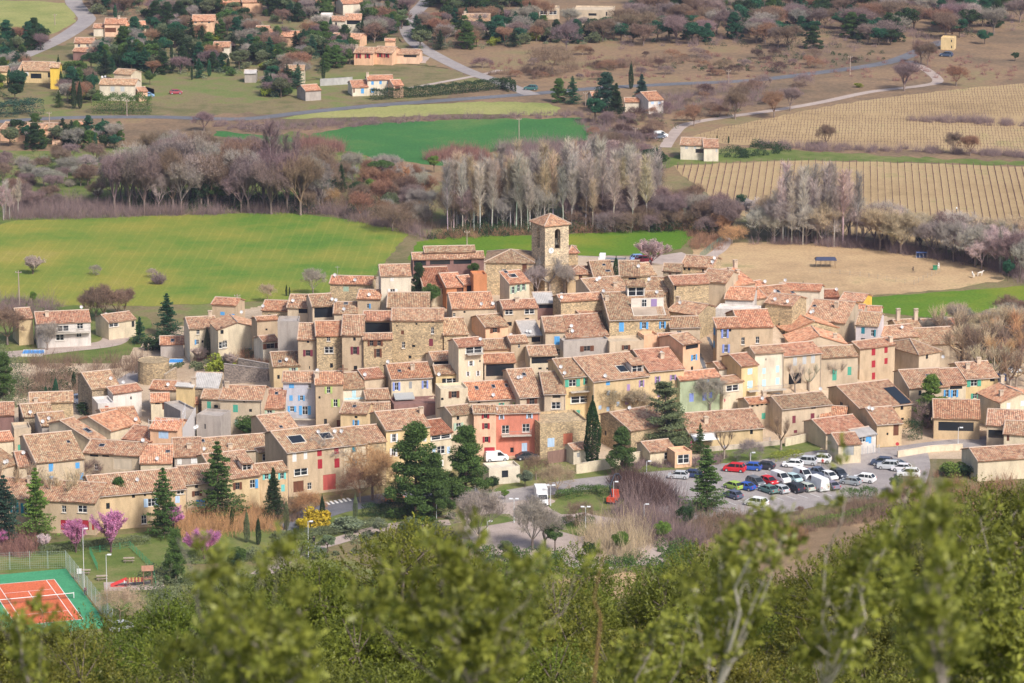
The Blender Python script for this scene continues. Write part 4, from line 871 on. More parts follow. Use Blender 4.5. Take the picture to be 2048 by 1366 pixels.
h((1019, 568), (1059, 558), 540, 6.5, 'cream', 'P', 'house with fresh orange tiles and three pale green shutters', kind='m', yaw=24, wins='1026,580,5,14,oe;1037,576,5,14,oe;1047,573,5,14,oe', feat='sky,1002,533,8,8;hole,1025,552,18,8')
h((905, 618), (988, 610), 583, 5.2, 'beige', 'O', 'wide rusty orange roof below the orange tower', yaw=8, wins='896,630,5,7,W;929,624,4,4,d', feat='dish,966,626;dish,1001,624')
h((1007, 618), (1075, 615), 600, 7.5, 'tan', 'r', 'tan house with a teal glazed window and yellow curtains', wins='1018,624,16,10,W;1059,623,20,10,W;1054,640,8,8,d;1036,645,9,8,d;1019,648,9,8,d', feat='chim,1034,603,6')
h((1071, 607), (1108, 606), 586, 3.6, 'brown', 'k', 'grey metal roofed shelter below the church', kind='m', wins='1092,612,28,9,d')
h((1122, 603), (1204, 598), 588, 6.5, 'stone', 'P', 'stone barn with a low pink roof under the church', feat='dish,1118,626;dish,1123,587')
h((1160, 628), (1206, 622), 608, 4, 'stone', 'r', 'shadowed red roof between the stone barn and the penthouse house')
h((1186, 590), (1262, 584), 556, 4, 'beige', 'o', 'brown tiled low house with paired dishes near the cypress', feat='dish,1194,565;dish,1199,562;chim,1230,573,6')
h((1282, 586), (1330, 590), 556, 4, 'beige', 'b', 'grey brown ribbed roof behind the penthouse', feat='dish,1291,564')
h((1188, 554), (1228, 553), 522, 4.6, 'gstone', 'b', 'old barn with two small blue skylights behind the village cypress', feat='sky,1208,530,7,4;sky,1216,542,10,4')
h((1240, 553), (1280, 553), 522, 5, 'stone', 'g', 'barn with a corrugated grey beige roof and a dark gap', wins='1265,559,16,9,d', feat='dish,1279,538')
h((1280, 552), (1312, 550), 527, 5, 'stone', 'y', 'rough stone barn end at the back of the village')
r = h((826, 519), (968, 516), 505, 4, 'brown', 'o', 'long open farm shed with weathered two step roof behind the village', wins='840,526,24,10,d;880,524,40,10,d;925,523,36,10,d', cat='farm shed')
h((850, 505), (950, 503), 493, 5, 'brown', 'b', root=r)
# ---- houses west of the village
r = h((74, 648), (181, 635), 619, 5.4, 'white', 'r', 'white two storey villa with a full width balcony in the western meadow', yaw=12, wins='126,657,24,11,W;160,652,12,11,W;158,670,10,8,W;120,675,16,12,W', feat='balc,138,664,84;chim,94,632;dish,163,620;chim,128,620', group='houses west of the village')
h((37, 638), (66, 636), 617, 6, 'gold', 'r', root=r)
h((217, 645), (271, 638), 627, 4, 'cream', 'o', 'low cream bungalow with white framed glazing west of the village', wins='227,650,18,7,W;266,648,5,12,d', feat='dish,212,622', group='houses west of the village')
h((321, 689), (367, 688), 673, 3, 'grey', 'O', 'small grey annexe with an orange roof and one skylight', feat='sky,345,681,7,6', name='annexe', cat='annexe')
h((379, 658), (436, 644), 629, 6.5, 'cream', 'o', 'cream house with blue shutters left of the slim cypress', yaw=14, wins='396,664,6,9,W;395,684,5,9,oBL;405,683,4,5,d', feat='chim,420,632')
r = h((436, 660), (514, 655), 634, 6, 'cream', 'o', 'cream gabled house with glass patio doors above the garden', kind='s', dep=8, wins='444,661,6,14,d;436,691,13,13,W;450,688,8,14,W', feat='dish,483,630')
h((424, 608), (472, 618), 600, 5, 'tan', 'P', 'tan house with a tilted orange roof at the field edge', yaw=-14, wins='445,627,9,7,cB;466,630,6,5,cB')

# ---- church with its bell tower
def church():
    Yt = None
    g = gnd(1100, 590); zb = g.z; Yt = g.y
    z_e = H + ray(1100, 452).z * Yt / ray(1100, 452).y      # eave height of the tower roof
    C_ = atY(1090, 480, Yt)                                  # near corner line of the tower
    s = F / (Yt * CP)
    root = empty('church', (C_.x, Yt, zb), R(0), label='old stone church with a square bell tower and tiled pyramid roof', cat='church')
    th_ = R(27)                                               # right face turns away by this angle
    e1 = Vector((math.cos(th_), math.sin(th_), 0)); e2 = Vector((-math.sin(th_), math.cos(th_), 0))
    Wd = 50 / s / math.cos(th_) * 1.0; Dd = 30 / s / math.sin(th_) * .92; Dd = min(Dd, 6.3); hh = z_e - zb
    M = Matrix.Rotation(th_, 4, 'Z')
    b = MB()
    # two visible faces with arched belfry openings, on all four sides
    def arch_wall(O, e, L, cx, wa, z_lo, z_hi):
        out = e.cross(Vector((0, 0, 1))); O = Vector(O); P = lambda u, z, d=0: O + e * u + Vector((0, 0, z)) - out * d
        a, c = cx - wa / 2, cx + wa / 2; zs = z_hi - wa / 2
        for (u0, u1, v0, v1) in ((0, L, -4, z_lo), (0, a, z_lo, zs), (c, L, z_lo, zs)): b.face([P(u0, v0), P(u1, v0), P(u1, v1), P(u0, v1)])
        n = 8; pts = [(cx - wa / 2 * math.cos(i * math.pi / n), zs + wa / 2 * math.sin(i * math.pi / n)) for i in range(n + 1)]
        b.face([P(0, zs), P(a, zs), P(a, z_hi), P(0, z_hi)]) if False else None
        left = [P(0, zs)] + [P(*p) for p in pts[:n // 2 + 1]] + [P(cx, hh), P(0, hh)]
        right = [P(*p) for p in pts[n // 2:]] + [P(L, zs), P(L, hh), P(cx, hh)]
        b.face(left); b.face(right)
        ring = [(a, z_lo)] + pts + [(c, z_lo)]
        for p, q in zip(ring, ring[1:]): b.face([P(*p), P(*p, .7), P(*q, .7), P(*q)])
        b.face([P(a, z_lo), P(c, z_lo), P(c, z_lo, .7), P(a, z_lo, .7)])
    zl, zh = hh - 5.2, hh - .9
    arch_wall((0, 0, 0), Vector((1, 0, 0)), Wd, Wd * .53, 1.35, zl, zh)
    arch_wall((0, Dd, 0), Vector((0, -1, 0)), Dd, Dd * .5, 1.35, zl, zh)
    arch_wall((Wd, 0, 0), Vector((0, 1, 0)), Dd, Dd * .5, 1.35, zl, zh)
    arch_wall((Wd, Dd, 0), Vector((-1, 0, 0)), Wd, Wd * .5, 1.35, zl, zh)
    tw = empty('bell_tower', (0, 0, 0), th_); tw.parent = root
    b.build('wall', 'stone', tw, (.64, .54, .40))
    k = MB(); k.box(-.12, Wd + .12, -.12, Dd + .12, hh - .28, hh - .003); k.box(-.1, Wd + .1, -.1, Dd + .1, hh * .42, hh * .42 + .22); k.build('cornice', 'stone', tw, (.58, .47, .33))
    inn = MB(); inn.box(.75, Wd - .75, .75, Dd - .75, zl - .3, zl - .1); inn.build('belfry_floor', 'stone', tw, (.3, .25, .2))
    rb = MB(); ov = .4; z_ = hh + .0; cs = [Vector((-ov, -ov, z_)), Vector((Wd + ov, -ov, z_)), Vector((Wd + ov, Dd + ov, z_)), Vector((-ov, Dd + ov, z_))]; ap = Vector((Wd / 2, Dd / 2, hh + 1.9))
    for i in range(4):
        a, c = cs[i], cs[(i + 1) % 4]; L = (c - a).length; rb.face([a, c, ap], uv=[(0, 0), (L, 0), (L / 2, 4)]); d_ = Vector((0, 0, -.14)); rb.face([a + d_, c + d_, c, a], uv=[(0, 0), (1, 0), (1, .1), (0, .1)])
    rf = rb.build('roof', 'tile', tw, (1.0, .84, .74)); cb = MB()
    for c in cs: capstrip(cb, c + Vector((0, 0, .05)), ap + Vector((0, 0, .05)), .13)
    cb.build('ridge_cap', 'paint', rf, (.5, .38, .29))
    for (x, y, r_) in ((Wd * .53, .9, .5), (Dd * 0 + .9, Dd * .5, .5)):
        bl = MB(); last = None
        for rr, zz in ((.18, 1.0), (.28, .9), (.34, .5), (.42, .2), (.58, 0)):
            ring = [(x + rr * r_ / .5 * math.cos(i * math.tau / 12), y + rr * r_ / .5 * math.sin(i * math.tau / 12), zl + .9 + zz) for i in range(12)]
            if last: 
                for i in range(12): bl.face([last[i], ring[i], ring[(i + 1) % 12], last[(i + 1) % 12]])
            else: bl.face(ring)
            last = ring
        bl.tube((x - .7, y, zl + 2.0), (x + .7, y, zl + 2.0), .08)
        bl.build('bell', 'paint', tw, (.10, .09, .07))
    ck = MB(); n = 20; ck.tube((0, 0, 0), (0, -.12, 0), .62, n=n); cl = ck.build('clock', 'paint', tw, (.80, .79, .76), Matrix.Translation((Wd * .25, -.02, zl - .2)))
    hd = MB(); hd.box(-.03, .03, -.15, -.125, 0, .42); hd.box(-.02, .3, -.15, -.125, -.02, .03); hd.build('clock_hand', 'paint', cl, (.05, .05, .05))
    # nave: left and right wings as volumes of the same church
    h((971, 524), (1066, 519), 497, 7, 'stone', 'g', root=root, kind='h', dep=11, wins='1049,538,9,20,Dn', Y=Yt + 1.5, yaw=-3, back=5)
    h((1135, 548), (1184, 545), 528, 8, 'ochre', 'r', root=root, kind='h', dep=7, wins='1161,557,7,17,Dn', Y=Yt + .5, yaw=5)
    h((1138, 505), (1156, 504), 495, 12, 'stone', 'r', root=root, kind='h', dep=6, wins='', Y=Yt + 7, yaw=5)
church()

# ---- houses beyond the fields
g2 = 'houses scattered beyond the fields'
def far(A, B, ridge, he, wc, rc_, label=None, wins='', feat='', **k):
    k.setdefault('group', g2); k.setdefault('back', 4)
    return house(A, B, ridge, he, wc, rc_, label, wins=wins, feat=feat, free=True, **k)
r = far((209, 48), (250, 48), 37, 4.5, 'pink', 'P', 'pink villa with an arched porch above the road bend', wins='220,60,22,9,Dn', feat='chim,238,38'); far((187, 56), (209, 56), 48, 3, 'pale', 'P', root=r); far((250, 55), (292, 54), 43, 3, 'cream', 'P', root=r, wins='262,61,12,7,cw')
r = far((384, 42), (428, 42), 30, 6, 'peach', 'P', 'peach two storey villa with three small upper windows', wins='391,40,5,4,w;404,40,4,3,w;418,40,5,4,w'); far((376, 53), (436, 53), 44, 3, 'peach', 'P', root=r, wins='420,59,22,8,d')
r = far((149, 86), (187, 86), 76, 5.5, 'cream', 'P', 'cream tower villa beside the bare tree at the road', wins='158,91,5,6,W;175,90,5,6,W'); far((146, 103), (183, 104), 95, 3, 'brown', 'r', root=r)
r = far((37, 141), (102, 142), 124, 4, 'yellow', 'y', 'yellow house with a shaded porch in a cypress garden', wins='54,148,6,8,cw;72,152,22,10,d;98,150,5,10,d'); far((100, 135), (118, 135), 126, 7, 'bright', 'y', root=r)
r = far((199, 169), (270, 170), 158, 5, 'pale', 'y', 'pale house with a stepped roof behind the clipped hedge', wins='225,178,8,10,cs;245,178,8,10,cs', feat='dish,203,158;dish,211,157'); far((228, 147), (262, 149), 139, 7, 'cream', 'y', root=r); far((278, 184), (295, 183), 175, 3, 'pink', 'P', root=r)
r = far((508, 72), (557, 73), 59, 4, 'pink', 'P', 'pink villa with a low tower among the dark trees', wins='530,79,24,7,d'); far((556, 73), (592, 74), 62, 4, 'peach', 'P', root=r); far((512, 62), (538, 62), 52, 6, 'peach', 'P', root=r)
r = far((690, 40), (722, 40), 28, 5, 'pale', 'P', 'white villa with dark verandas and an orange roof', wins='706,43,28,8,d'); far((660, 41), (690, 42), 33, 5, 'pale', 'P', root=r, wins='672,48,4,6,d'); far((641, 30), (664, 30), 28, 6, 'white', 'p', root=r, kind='f')
far((662, 77), (720, 79), 67, 3, 'peach', 'P', 'orange roofed bungalow below the white villa', wins='700,82,22,5,d')
r = far((708, 106), (746, 107), 95, 4, 'peach', 'o', 'long farmhouse with red shutters beside a gravel yard', wins='717,112,5,9,or;735,112,5,9,or', feat='chim,709,96'); far((746, 105), (784, 107), 94, 4, 'peach', 'o', root=r, wins='760,110,5,8,or;773,110,5,8,or'); far((784, 108), (838, 109), 99, 3.2, 'pink', 'o', root=r, wins='820,112,26,5,d')
far((770, 82), (790, 82), 78, 4, 'peach', 'P', 'small peach cube house above the long farmhouse')
r = far((735, 160), (786, 159), 151, 5, 'pale', 'P', 'white cottage with bright blue shutters behind the roadside hedge', wins='745,166,5,7,cB;761,165,5,7,cB;777,164,5,7,cB;745,181,6,9,cB;777,179,6,9,cB', feat='chim,735,152'); far((705, 175), (736, 174), 161, 2.8, 'pale', 'P', root=r, wins='725,182,6,10,cB;708,181,3,9,Dn'); far((787, 171), (807, 170), 160, 4, 'pink', 'P', root=r, wins='795,177,10,8,Dn')
far((427, 94), (459, 94), 84, 4, 'pale', 'O', 'small red roofed house beside a single cypress', wins='445,99,5,7,d')
far((571, 140), (608, 140), 131, 5, 'cream', 'y', 'sand roofed studio beside an open white shade sail', wins='583,146,5,7,cb')
far((611, 182), (642, 180), 170, 3.2, 'grey', 'P', 'grey walled shed with an orange roof at the meadow corner', name='shed', cat='shed')
r = far((1147, 20), (1225, 20), 18, 6, 'beige', 'p', 'large modern flat roofed villa of beige concrete', kind='f', dep=12, wins='1185,29,16,5,d;1165,43,24,9,d;1185,43,10,11,d;1213,26,3,10,d', yaw=-6); far((1078, 17), (1119, 17), 16, 4, 'beige', 'p', root=r, kind='f', dep=8, wins='1087,25,16,8,W;1106,25,16,8,W')
far((926, 42), (980, 42), 28, 5, 'cream', 'y', 'cream house with green shutters above the bare oaks', wins='935,46,5,9,cg;950,47,5,9,cg;965,47,5,9,cg;978,44,5,8,cg', feat='chim,930,29')
far((1297, 201), (1327, 199), 184, 4.2, 'white', 'O', 'white cottage with a bright orange roof near the tall conifers', wins='1305,206,6,5,cb;1319,206,6,5,cb')
r = far((1361, 290), (1408, 291), 276, 4.2, 'pale', 'o', 'stone farmhouse with pale blue shutters beside the vineyards', wins='1373,295,6,6,cs;1390,294,5,6,cs;1402,302,16,8,d'); far((1408, 295), (1437, 295), 279, 4, 'pale', 'r', root=r, wins='1433,299,3,8,cs')
r = far((0, 258), (80, 262), 246, 3.5, 'peach', 'o', 'long low bungalow at the left edge below the main road', wins='33,264,9,7,W;53,264,5,7,d', feat='dish,47,244'); far((80, 258), (120, 260), 247, 3.5, 'pink', 'o', root=r); far((104, 270), (135, 270), 260, 2.8, 'pink', 'o', root=r, wins='110,274,6,8,d')
r = far((148, 251), (180, 251), 244, 4, 'pale', 'P', 'bungalow with a hipped garage roof beside a round pine'); far((172, 266), (207, 265), 250, 3, 'peach', 'p', root=r, kind='h', dep=8, wins='184,271,5,8,d;197,270,5,8,d')
far((1882, 75), (1908, 76), 70, 4.2, 'yellow', 'p', 'roofless yellow stone tower beside the far road', kind='f', dep=5, wins='1903,82,2,5,d;1903,94,2,5,d')
far((440, 5), (480, 4), -4, 4, 'orange', 'P', 'orange house at the top edge with a blue awning', wins='468,7,16,6,cB'); far((485, 5), (525, 4), -5, 4, 'peach', 'P', 'peach house at the top edge beside the orange one')
far((582, 5), (646, 5), -6, 4.5, 'white', 'P', 'white villa at the top edge', wins='595,9,5,5,d;620,9,5,5,d'); far((686, 8), (728, 6), -3, 4, 'pale', 'P', 'pale bungalow at the top edge above the white villa'); far((378, 0), (408, 0), -8, 4, 'white', 'P', 'white block at the top edge left of the orange house')
far((1185, 194), (1222, 193), 184, 3.2, 'pale', 'P', 'low house with a dish hidden by the tall conifers', feat='dish,1201,186'); far((1250, 204), (1278, 204), 196, 3, 'pale', 'O', 'small barn between two conifers by the orange roofed cottage', name='barn', cat='barn')
far((489, 147), (512, 147), 140, 3, 'grey', 'k', 'small grey shed at the edge of the dark trees', name='shed', cat='shed'); far((-30, 145), (20, 143), 134, 3.5, 'yellow', 'y', 'yellow roofed house at the left edge')
# ================================================================ plants
rng = np.random.default_rng(11)
def tubes(S, n=3):
    """S: rows p0(3) p1(3) r0 r1 -> vertices and quads of n-sided tapering twigs"""
    S = np.asarray(S, float); a, b = S[:, :3], S[:, 3:6]; d = b - a; L = np.linalg.norm(d, axis=1, keepdims=True) + 1e-9; d = d / L
    h = np.where(np.abs(d[:, 2:3]) < .9, np.array([[0, 0, 1.]]), np.array([[1., 0, 0]])); t = np.cross(d, h); t /= np.linalg.norm(t, axis=1, keepdims=True); q = np.cross(d, t)
    V = []
    for P, r in ((a, S[:, 6:7]), (b, S[:, 7:8])):
        for i in range(n):
            an = i * math.tau / n; V.append(P + (t * math.cos(an) + q * math.sin(an)) * r)
    V = np.stack(V, 1); k = len(S); base = (np.arange(k) * 2 * n)[:, None]
    Q = np.concatenate([base + np.array([[i, (i + 1) % n, n + (i + 1) % n, n + i]]) for i in range(n)], 0)
    return V.reshape(-1, 3), Q
def cloud(P, size, asp=0.55, up=0.0, jit=0.35, D=None):
    """leaf shaped faces at points P; D optional leaf directions"""
    P = np.asarray(P, float); n = len(P)
    a = rng.normal(size=(n, 3)) if D is None else D + rng.normal(size=(n, 3)) * .45
    a[:, 2] += up; a /= np.linalg.norm(a, axis=1, keepdims=True) + 1e-9
    c = rng.normal(size=(n, 3)); b = np.cross(a, c); b /= np.linalg.norm(b, axis=1, keepdims=True) + 1e-9
    s = (size * (1 + rng.uniform(-jit, jit, n)))[:, None]
    V = np.stack([P - a * s * .5, P + b * s * asp * .5 + a * s * .05, P + a * s * .5, P - b * s * asp * .5 + a * s * .05], 1)
    return V.reshape(-1, 3), np.arange(n * 4).reshape(-1, 4)
def join(parts):
    V, Q, o = [], [], 0
    for v, q in parts: V.append(v); Q.append(q + o); o += len(v)
    return np.concatenate(V), np.concatenate(Q)
def perp(d):
    v = rng.normal(size=3); v -= d * v.dot(d); return v / (np.linalg.norm(v) + 1e-9)
def grow(S, T, p, d, L, r, lev, kids, ang, up, taper=.62, seg=3):
    for s_ in range(seg):
        d2 = d + rng.normal(size=3) * .10 + np.array([0, 0, up * .12]); d2 /= np.linalg.norm(d2)
        q = p + d2 * L / seg; r2 = r * (1 - (1 - taper) / seg)
        S.append((*p, *q, r, r2)); 
        if lev > 0 and s_ > 0:
            for _ in range(kids if s_ == seg - 1 else max(1, kids // 2)):
                a = ang * rng.uniform(.6, 1.3); dd = d2 * math.cos(a) + perp(d2) * math.sin(a); dd[2] += up * .25; dd /= np.linalg.norm(dd)
                grow(S, T, q, dd, L * rng.uniform(.55, .8), r2 * .6, lev - 1, kids, ang, up, taper, 3 if lev > 1 else 2)
        p, d, r = q, d2, r2
    T.append(p)
def bare_mesh(name, hgt=8., kids=4, ang=.6, up=.5, lev=4, trunk=.25, r0=.16, tw=1.0):
    """crown of leafless branches ending in fine twigs + trunk, returned as (trunk mesh, crown mesh)"""
    S, T = [], []; th_ = hgt * trunk
    for k in range(kids + 2):
        a = ang * rng.uniform(.5, 1.4); az = k * math.tau / (kids + 2) + rng.uniform(-.3, .3)
        d = np.array([math.sin(a) * math.cos(az), math.sin(a) * math.sin(az), math.cos(a)])
        grow(S, T, np.array([0, 0, th_ * rng.uniform(.8, 1.05)]), d, hgt * .33, r0 * .55, lev - 1, kids, ang, up)
    T = np.array(T); n = len(T); tws = []
    for _ in range(3):
        d = rng.normal(size=(n, 3)) * .7; d[:, 2] += .5; d /= np.linalg.norm(d, axis=1, keepdims=True)
        tws.append(np.concatenate([T, T + d * rng.uniform(.35, .9, (n, 1)) * hgt / 9, np.full((n, 1), .016 * tw), np.full((n, 1), .006 * tw)], 1))
    S = np.array(S); S[:, 6:] = np.maximum(S[:, 6:], .014 * tw)
    S = np.concatenate([S] + tws); z = max(S[:, 5].max(), 1); S[:, [0, 1, 2, 3, 4, 5]] *= hgt / z
    V, Q = tubes(S); cm = quads(name + '_crown', V, Q, ['twig'])
    tv, tq = tubes([(0, 0, -1, 0, 0, 0, r0 * 1.5, r0 * 1.2), (0, 0, 0, 0, 0, th_ * hgt / z, r0 * 1.2, r0 * .9)], 7)
    return quads(name + '_trunk', tv, tq, ['bark']), cm
def poplar_mesh(name, hgt=16., n=105):
    S = []; x = rng.normal(size=2) * .3
    P = [np.array([x[0] * (k / 8) ** 1.5 * 1.5, x[1] * (k / 8) ** 1.5 * 1.5, hgt * k / 8]) for k in range(9)]
    tr = [(*P[k], *P[k + 1], .14 * (1 - k / 9.5), .14 * (1 - (k + 1) / 9.5)) for k in range(8)]; tr[0] = (0, 0, -1, *P[1], .17, .13)
    for i in range(n):
        t = rng.uniform(.36, .97); k = t * 8; a = P[int(k)] + (P[min(int(k) + 1, 8)] - P[int(k)]) * (k % 1); az = rng.uniform(0, math.tau)
        L = hgt * (.11 * (1 - t) + .085) * rng.uniform(.7, 1.3); d = np.array([math.cos(az) * .5, math.sin(az) * .5, 1.]); d /= np.linalg.norm(d)
        b = a + d * L; S.append((*a, *b, .05, .02))
        for _ in range(9):
            c = a + (b - a) * rng.uniform(.2, 1); d2 = d + rng.normal(size=3) * .35; d2 /= np.linalg.norm(d2); e_ = c + d2 * rng.uniform(.5, 1.5); S.append((*c, *e_, .022, .010))
    tv, tq = tubes(tr, 6); V, Q = tubes(S)
    return quads(name + '_trunk', tv, tq, ['bark']), quads(name + '_crown', V, Q, ['twig'])
def blobs(n_b, rx, rz, zc, rb, npts, shell=.45):
    """points in lumps spread through a crown"""
    out = []
    for _ in range(n_b):
        d = rng.normal(size=3); d /= np.linalg.norm(d); k = rng.uniform(.35, 1) ** .6
        c = np.array([d[0] * rx * k, d[1] * rx * k, zc + d[2] * rz * k]); r = rb * rng.uniform(.6, 1.25)
        u = rng.normal(size=(npts, 3)); u /= np.linalg.norm(u, axis=1, keepdims=True); rr = r * (1 - shell * rng.random((npts, 1)) ** 1.5)
        p = c + u * rr * np.array([1, 1, .8]); out.append(p)
    return np.concatenate(out)
def round_mesh(name, hgt=7., rx=2.8, rz=2.4, n_b=26, npts=260, leaf=.30, rb=1.0, trunk=.2, mat_='leaf', asp=.6):
    zc = hgt - rz; P = blobs(n_b, rx - rb * .6, rz - rb * .6, zc, rb, npts); P = P[P[:, 2] > .1]
    V, Q = cloud(P, leaf, asp); cm = quads(name + '_crown', V, Q, [mat_])
    S = [(0, 0, -.8, 0, 0, zc * .7, .2, .13)]
    for k in range(7):
        az = k * .9; S.append((0, 0, zc * .55, math.cos(az) * rx * .6, math.sin(az) * rx * .6, zc + rng.uniform(-.3, .6) * rz, .1, .03))
    tv, tq = tubes(S, 5); return quads(name + '_trunk', tv, tq, ['bark']), cm
def cypress_mesh(name, hgt=9., rx=.95, n=5200, leaf=.24):
    t = rng.random(n) ** .8; prof = np.sin(np.clip(t * 1.02 + .06, 0, 1) * math.pi) ** .55 * (1 - .45 * t); az = rng.random(n) * math.tau
    lump = 1 + .12 * np.sin(az * 3 + t * 9) + .1 * np.sin(az * 5 - t * 17)
    r = rx * prof * lump * (1 - .25 * rng.random(n) ** 2); P = np.stack([r * np.cos(az), r * np.sin(az), .25 + t * (hgt - .25)], 1)
    D = np.stack([np.cos(az) * .25, np.sin(az) * .25, np.ones(n)], 1); V, Q = cloud(P, leaf, .45, 0, .3, D)
    tv, tq = tubes([(0, 0, -.8, 0, 0, hgt * .85, .17, .03)], 5); return quads(name + '_trunk', tv, tq, ['bark']), quads(name + '_crown', V, Q, ['leaf'])
def conifer_mesh(name, hgt=13., rx=4.0, layers=18, droop=.28, leaf=.36, z0=.06, irregular=.42, nb=11, per=62):
    S = [(0, 0, -1, 0, 0, hgt * .5, .27, .16), (0, 0, hgt * .5, 0, 0, hgt, .16, .02)]; P, D = [], []
    for k in range(layers):
        t = k / (layers - 1); z = hgt * (z0 + (1 - z0 - .03) * t); R_ = rx * (1 - t) ** .8 * rng.uniform(1 - irregular, 1 + irregular * .6) + .25
        for j in range(nb):
            az = rng.uniform(0, math.tau); L = R_ * rng.uniform(.5, 1.2); tip = np.array([math.cos(az) * L, math.sin(az) * L, z + L * (.18 - droop * .5)]); a = np.array([0, 0, z])
            S.append((*a, *tip, .06, .015)); m = per if t < .8 else per // 2
            u = rng.random(m) ** .7; side = np.array([-math.sin(az), math.cos(az), 0]); w_ = rng.normal(size=m) * (.12 + .30 * L * .5 * (1 - np.abs(u - .6)))
            p = a + (tip - a) * u[:, None] + side * w_[:, None] * .8; p[:, 2] += rng.normal(size=m) * .10 - droop * np.abs(w_) * .5
            P.append(p); D.append(np.tile(np.array([math.cos(az), math.sin(az), .15]), (m, 1)) + side * np.sign(w_)[:, None] * .6)
    V, Q = cloud(np.concatenate(P), leaf, .5, 0, .35, np.concatenate(D)); tv, tq = tubes(S, 4)
    return quads(name + '_trunk', tv, tq, ['bark']), quads(name + '_crown', V, Q, ['leaf'])
def pine_mesh(name, hgt=12., rx=3.9, n_b=95, npts=260):
    P = []; S = [(0, 0, -1, 0, 0, hgt * .95, .26, .05)]
    for k in range(n_b):
        t = rng.uniform(.03, .97); R_ = rx * (max(.02, 1 - t) ** .62) * (min(1, t * 5 + .5)) * rng.uniform(.2, 1.0); az = rng.uniform(0, math.tau); c = np.array([math.cos(az) * R_, math.sin(az) * R_, hgt * t])
        S.append((0, 0, max(.3, c[2] - R_ * .35), *c, .07, .02)); r = rng.uniform(.6, 1.1); u = rng.normal(size=(npts, 3)); u /= np.linalg.norm(u, axis=1, keepdims=True)
        P.append(c + u * r * (1 - .5 * rng.random((npts, 1))) * np.array([1, 1, .75]) + np.array([0, 0, .2]))
    V, Q = cloud(np.concatenate(P), .34, .35, .5); tv, tq = tubes(S, 5)
    return quads(name + '_trunk', tv, tq, ['bark']), quads(name + '_crown', V, Q, ['leaf'])
def umbrella_mesh(name, hgt=12., rx=4.2):
    P = []; S = [(0, 0, -1, .2, 0, hgt * .72, .26, .2)]
    for k in range(40):
        az = rng.uniform(0, math.tau); q = rx * math.sqrt(rng.random()) * .85; c = np.array([math.cos(az) * q, math.sin(az) * q, hgt * .93 - (q / rx) ** 2 * 1.6]); S.append((.2, 0, hgt * .66, *c, .08, .02))
        u = rng.normal(size=(200, 3)); u /= np.linalg.norm(u, axis=1, keepdims=True); P.append(c + u * rng.uniform(.7, 1.1) * np.array([1, 1, .6]))
    V, Q = cloud(np.concatenate(P), .3, .4, .4); tv, tq = tubes(S, 5)
    return quads(name + '_trunk', tv, tq, ['bark']), quads(name + '_crown', V, Q, ['leaf'])
def cedar_mesh(name, hgt=15., rx=6.0):
    P, D = [], []; S = [(0, 0, -1, 0, 0, hgt * .95, .42, .05)]
    for k in range(64):
        t = rng.uniform(.08, .98); z = hgt * t; L = rx * (1 - t * .72) * rng.uniform(.55, 1.05); az = rng.uniform(0, math.tau); tip = np.array([math.cos(az) * L, math.sin(az) * L, z + rng.uniform(-.5, .6)])
        a = np.array([0, 0, z - .6]); S.append((*a, *tip, .13, .03)); m = 560; u = rng.random(m) ** .6 * 1.02; side = np.array([-math.sin(az), math.cos(az), 0]); w_ = rng.normal(size=m) * (.25 + .26 * L * (1 - np.abs(u - .65)))
        p = a + (tip - a) * u[:, None] + side * w_[:, None]; p[:, 2] += rng.normal(size=m) * .16 + .1 - .08 * np.abs(w_); P.append(p); D.append(np.tile(side, (m, 1)) * np.sign(w_)[:, None] + np.array([0, 0, -.2]))
    V, Q = cloud(np.concatenate(P), .34, .4, 0, .35, np.concatenate(D)); tv, tq = tubes(S, 6)
    return quads(name + '_trunk', tv, tq, ['bark']), quads(name + '_crown', V, Q, ['leaf'])
def shrub_mesh(name, hgt=1.8, rx=1.3, n_b=12, npts=150, leaf=.22):
    P = blobs(n_b, rx * .7, hgt * .4, hgt * .5, rx * .45, npts); P[:, 2] = np.abs(P[:, 2]); V, Q = cloud(P, leaf, .6); return None, quads(name, V, Q, ['leaf'])
def scrub_mesh(name, hgt=2.2, rx=1.4, n=240):
    S = []
    for i in range(n):
        az = rng.uniform(0, math.tau); q = rx * math.sqrt(rng.random()); a = np.array([math.cos(az) * q * .35, math.sin(az) * q * .35, 0]); b = np.array([math.cos(az) * q, math.sin(az) * q, hgt * rng.uniform(.45, 1) * (1 - .4 * (q / rx) ** 2)]); S.append((*a, *b, .022, .010))
        for _ in range(3): c = a + (b - a) * rng.uniform(.4, 1); S.append((*c, *(c + rng.normal(size=3) * .28 + np.array([0, 0, .15])), .014, .007))
    V, Q = tubes(S); return None, quads(name, V, Q, ['twig'])
def blossom_mesh(name, hgt=5.5, rx=2.9):
    S, T = [], []
    for k in range(8):
        az = k * math.tau / 8 + .2; a = rng.uniform(.3, .85); d = np.array([math.sin(a) * math.cos(az), math.sin(a) * math.sin(az), math.cos(a)]); grow(S, T, np.array([0, 0, hgt * .14]), d, hgt * .42, .07, 2, 4, .5, .5)
    S = np.array(S); T = np.array(T); u = rng.random((len(S), 26)); a, b = S[:, :3], S[:, 3:6]
    P = (a[:, None] + (b - a)[:, None] * u[..., None]).reshape(-1, 3); P = P + rng.normal(size=P.shape) * .11; P = P[P[:, 2] > hgt * .3]
    V, Q = cloud(P, .15, .8); tv, tq = tubes(list(S) + [(0, 0, -.6, 0, 0, hgt * .15, .2, .15)], 4); return quads(name + '_trunk', tv, tq, ['bark']), quads(name + '_crown', V, Q, ['leaf'])
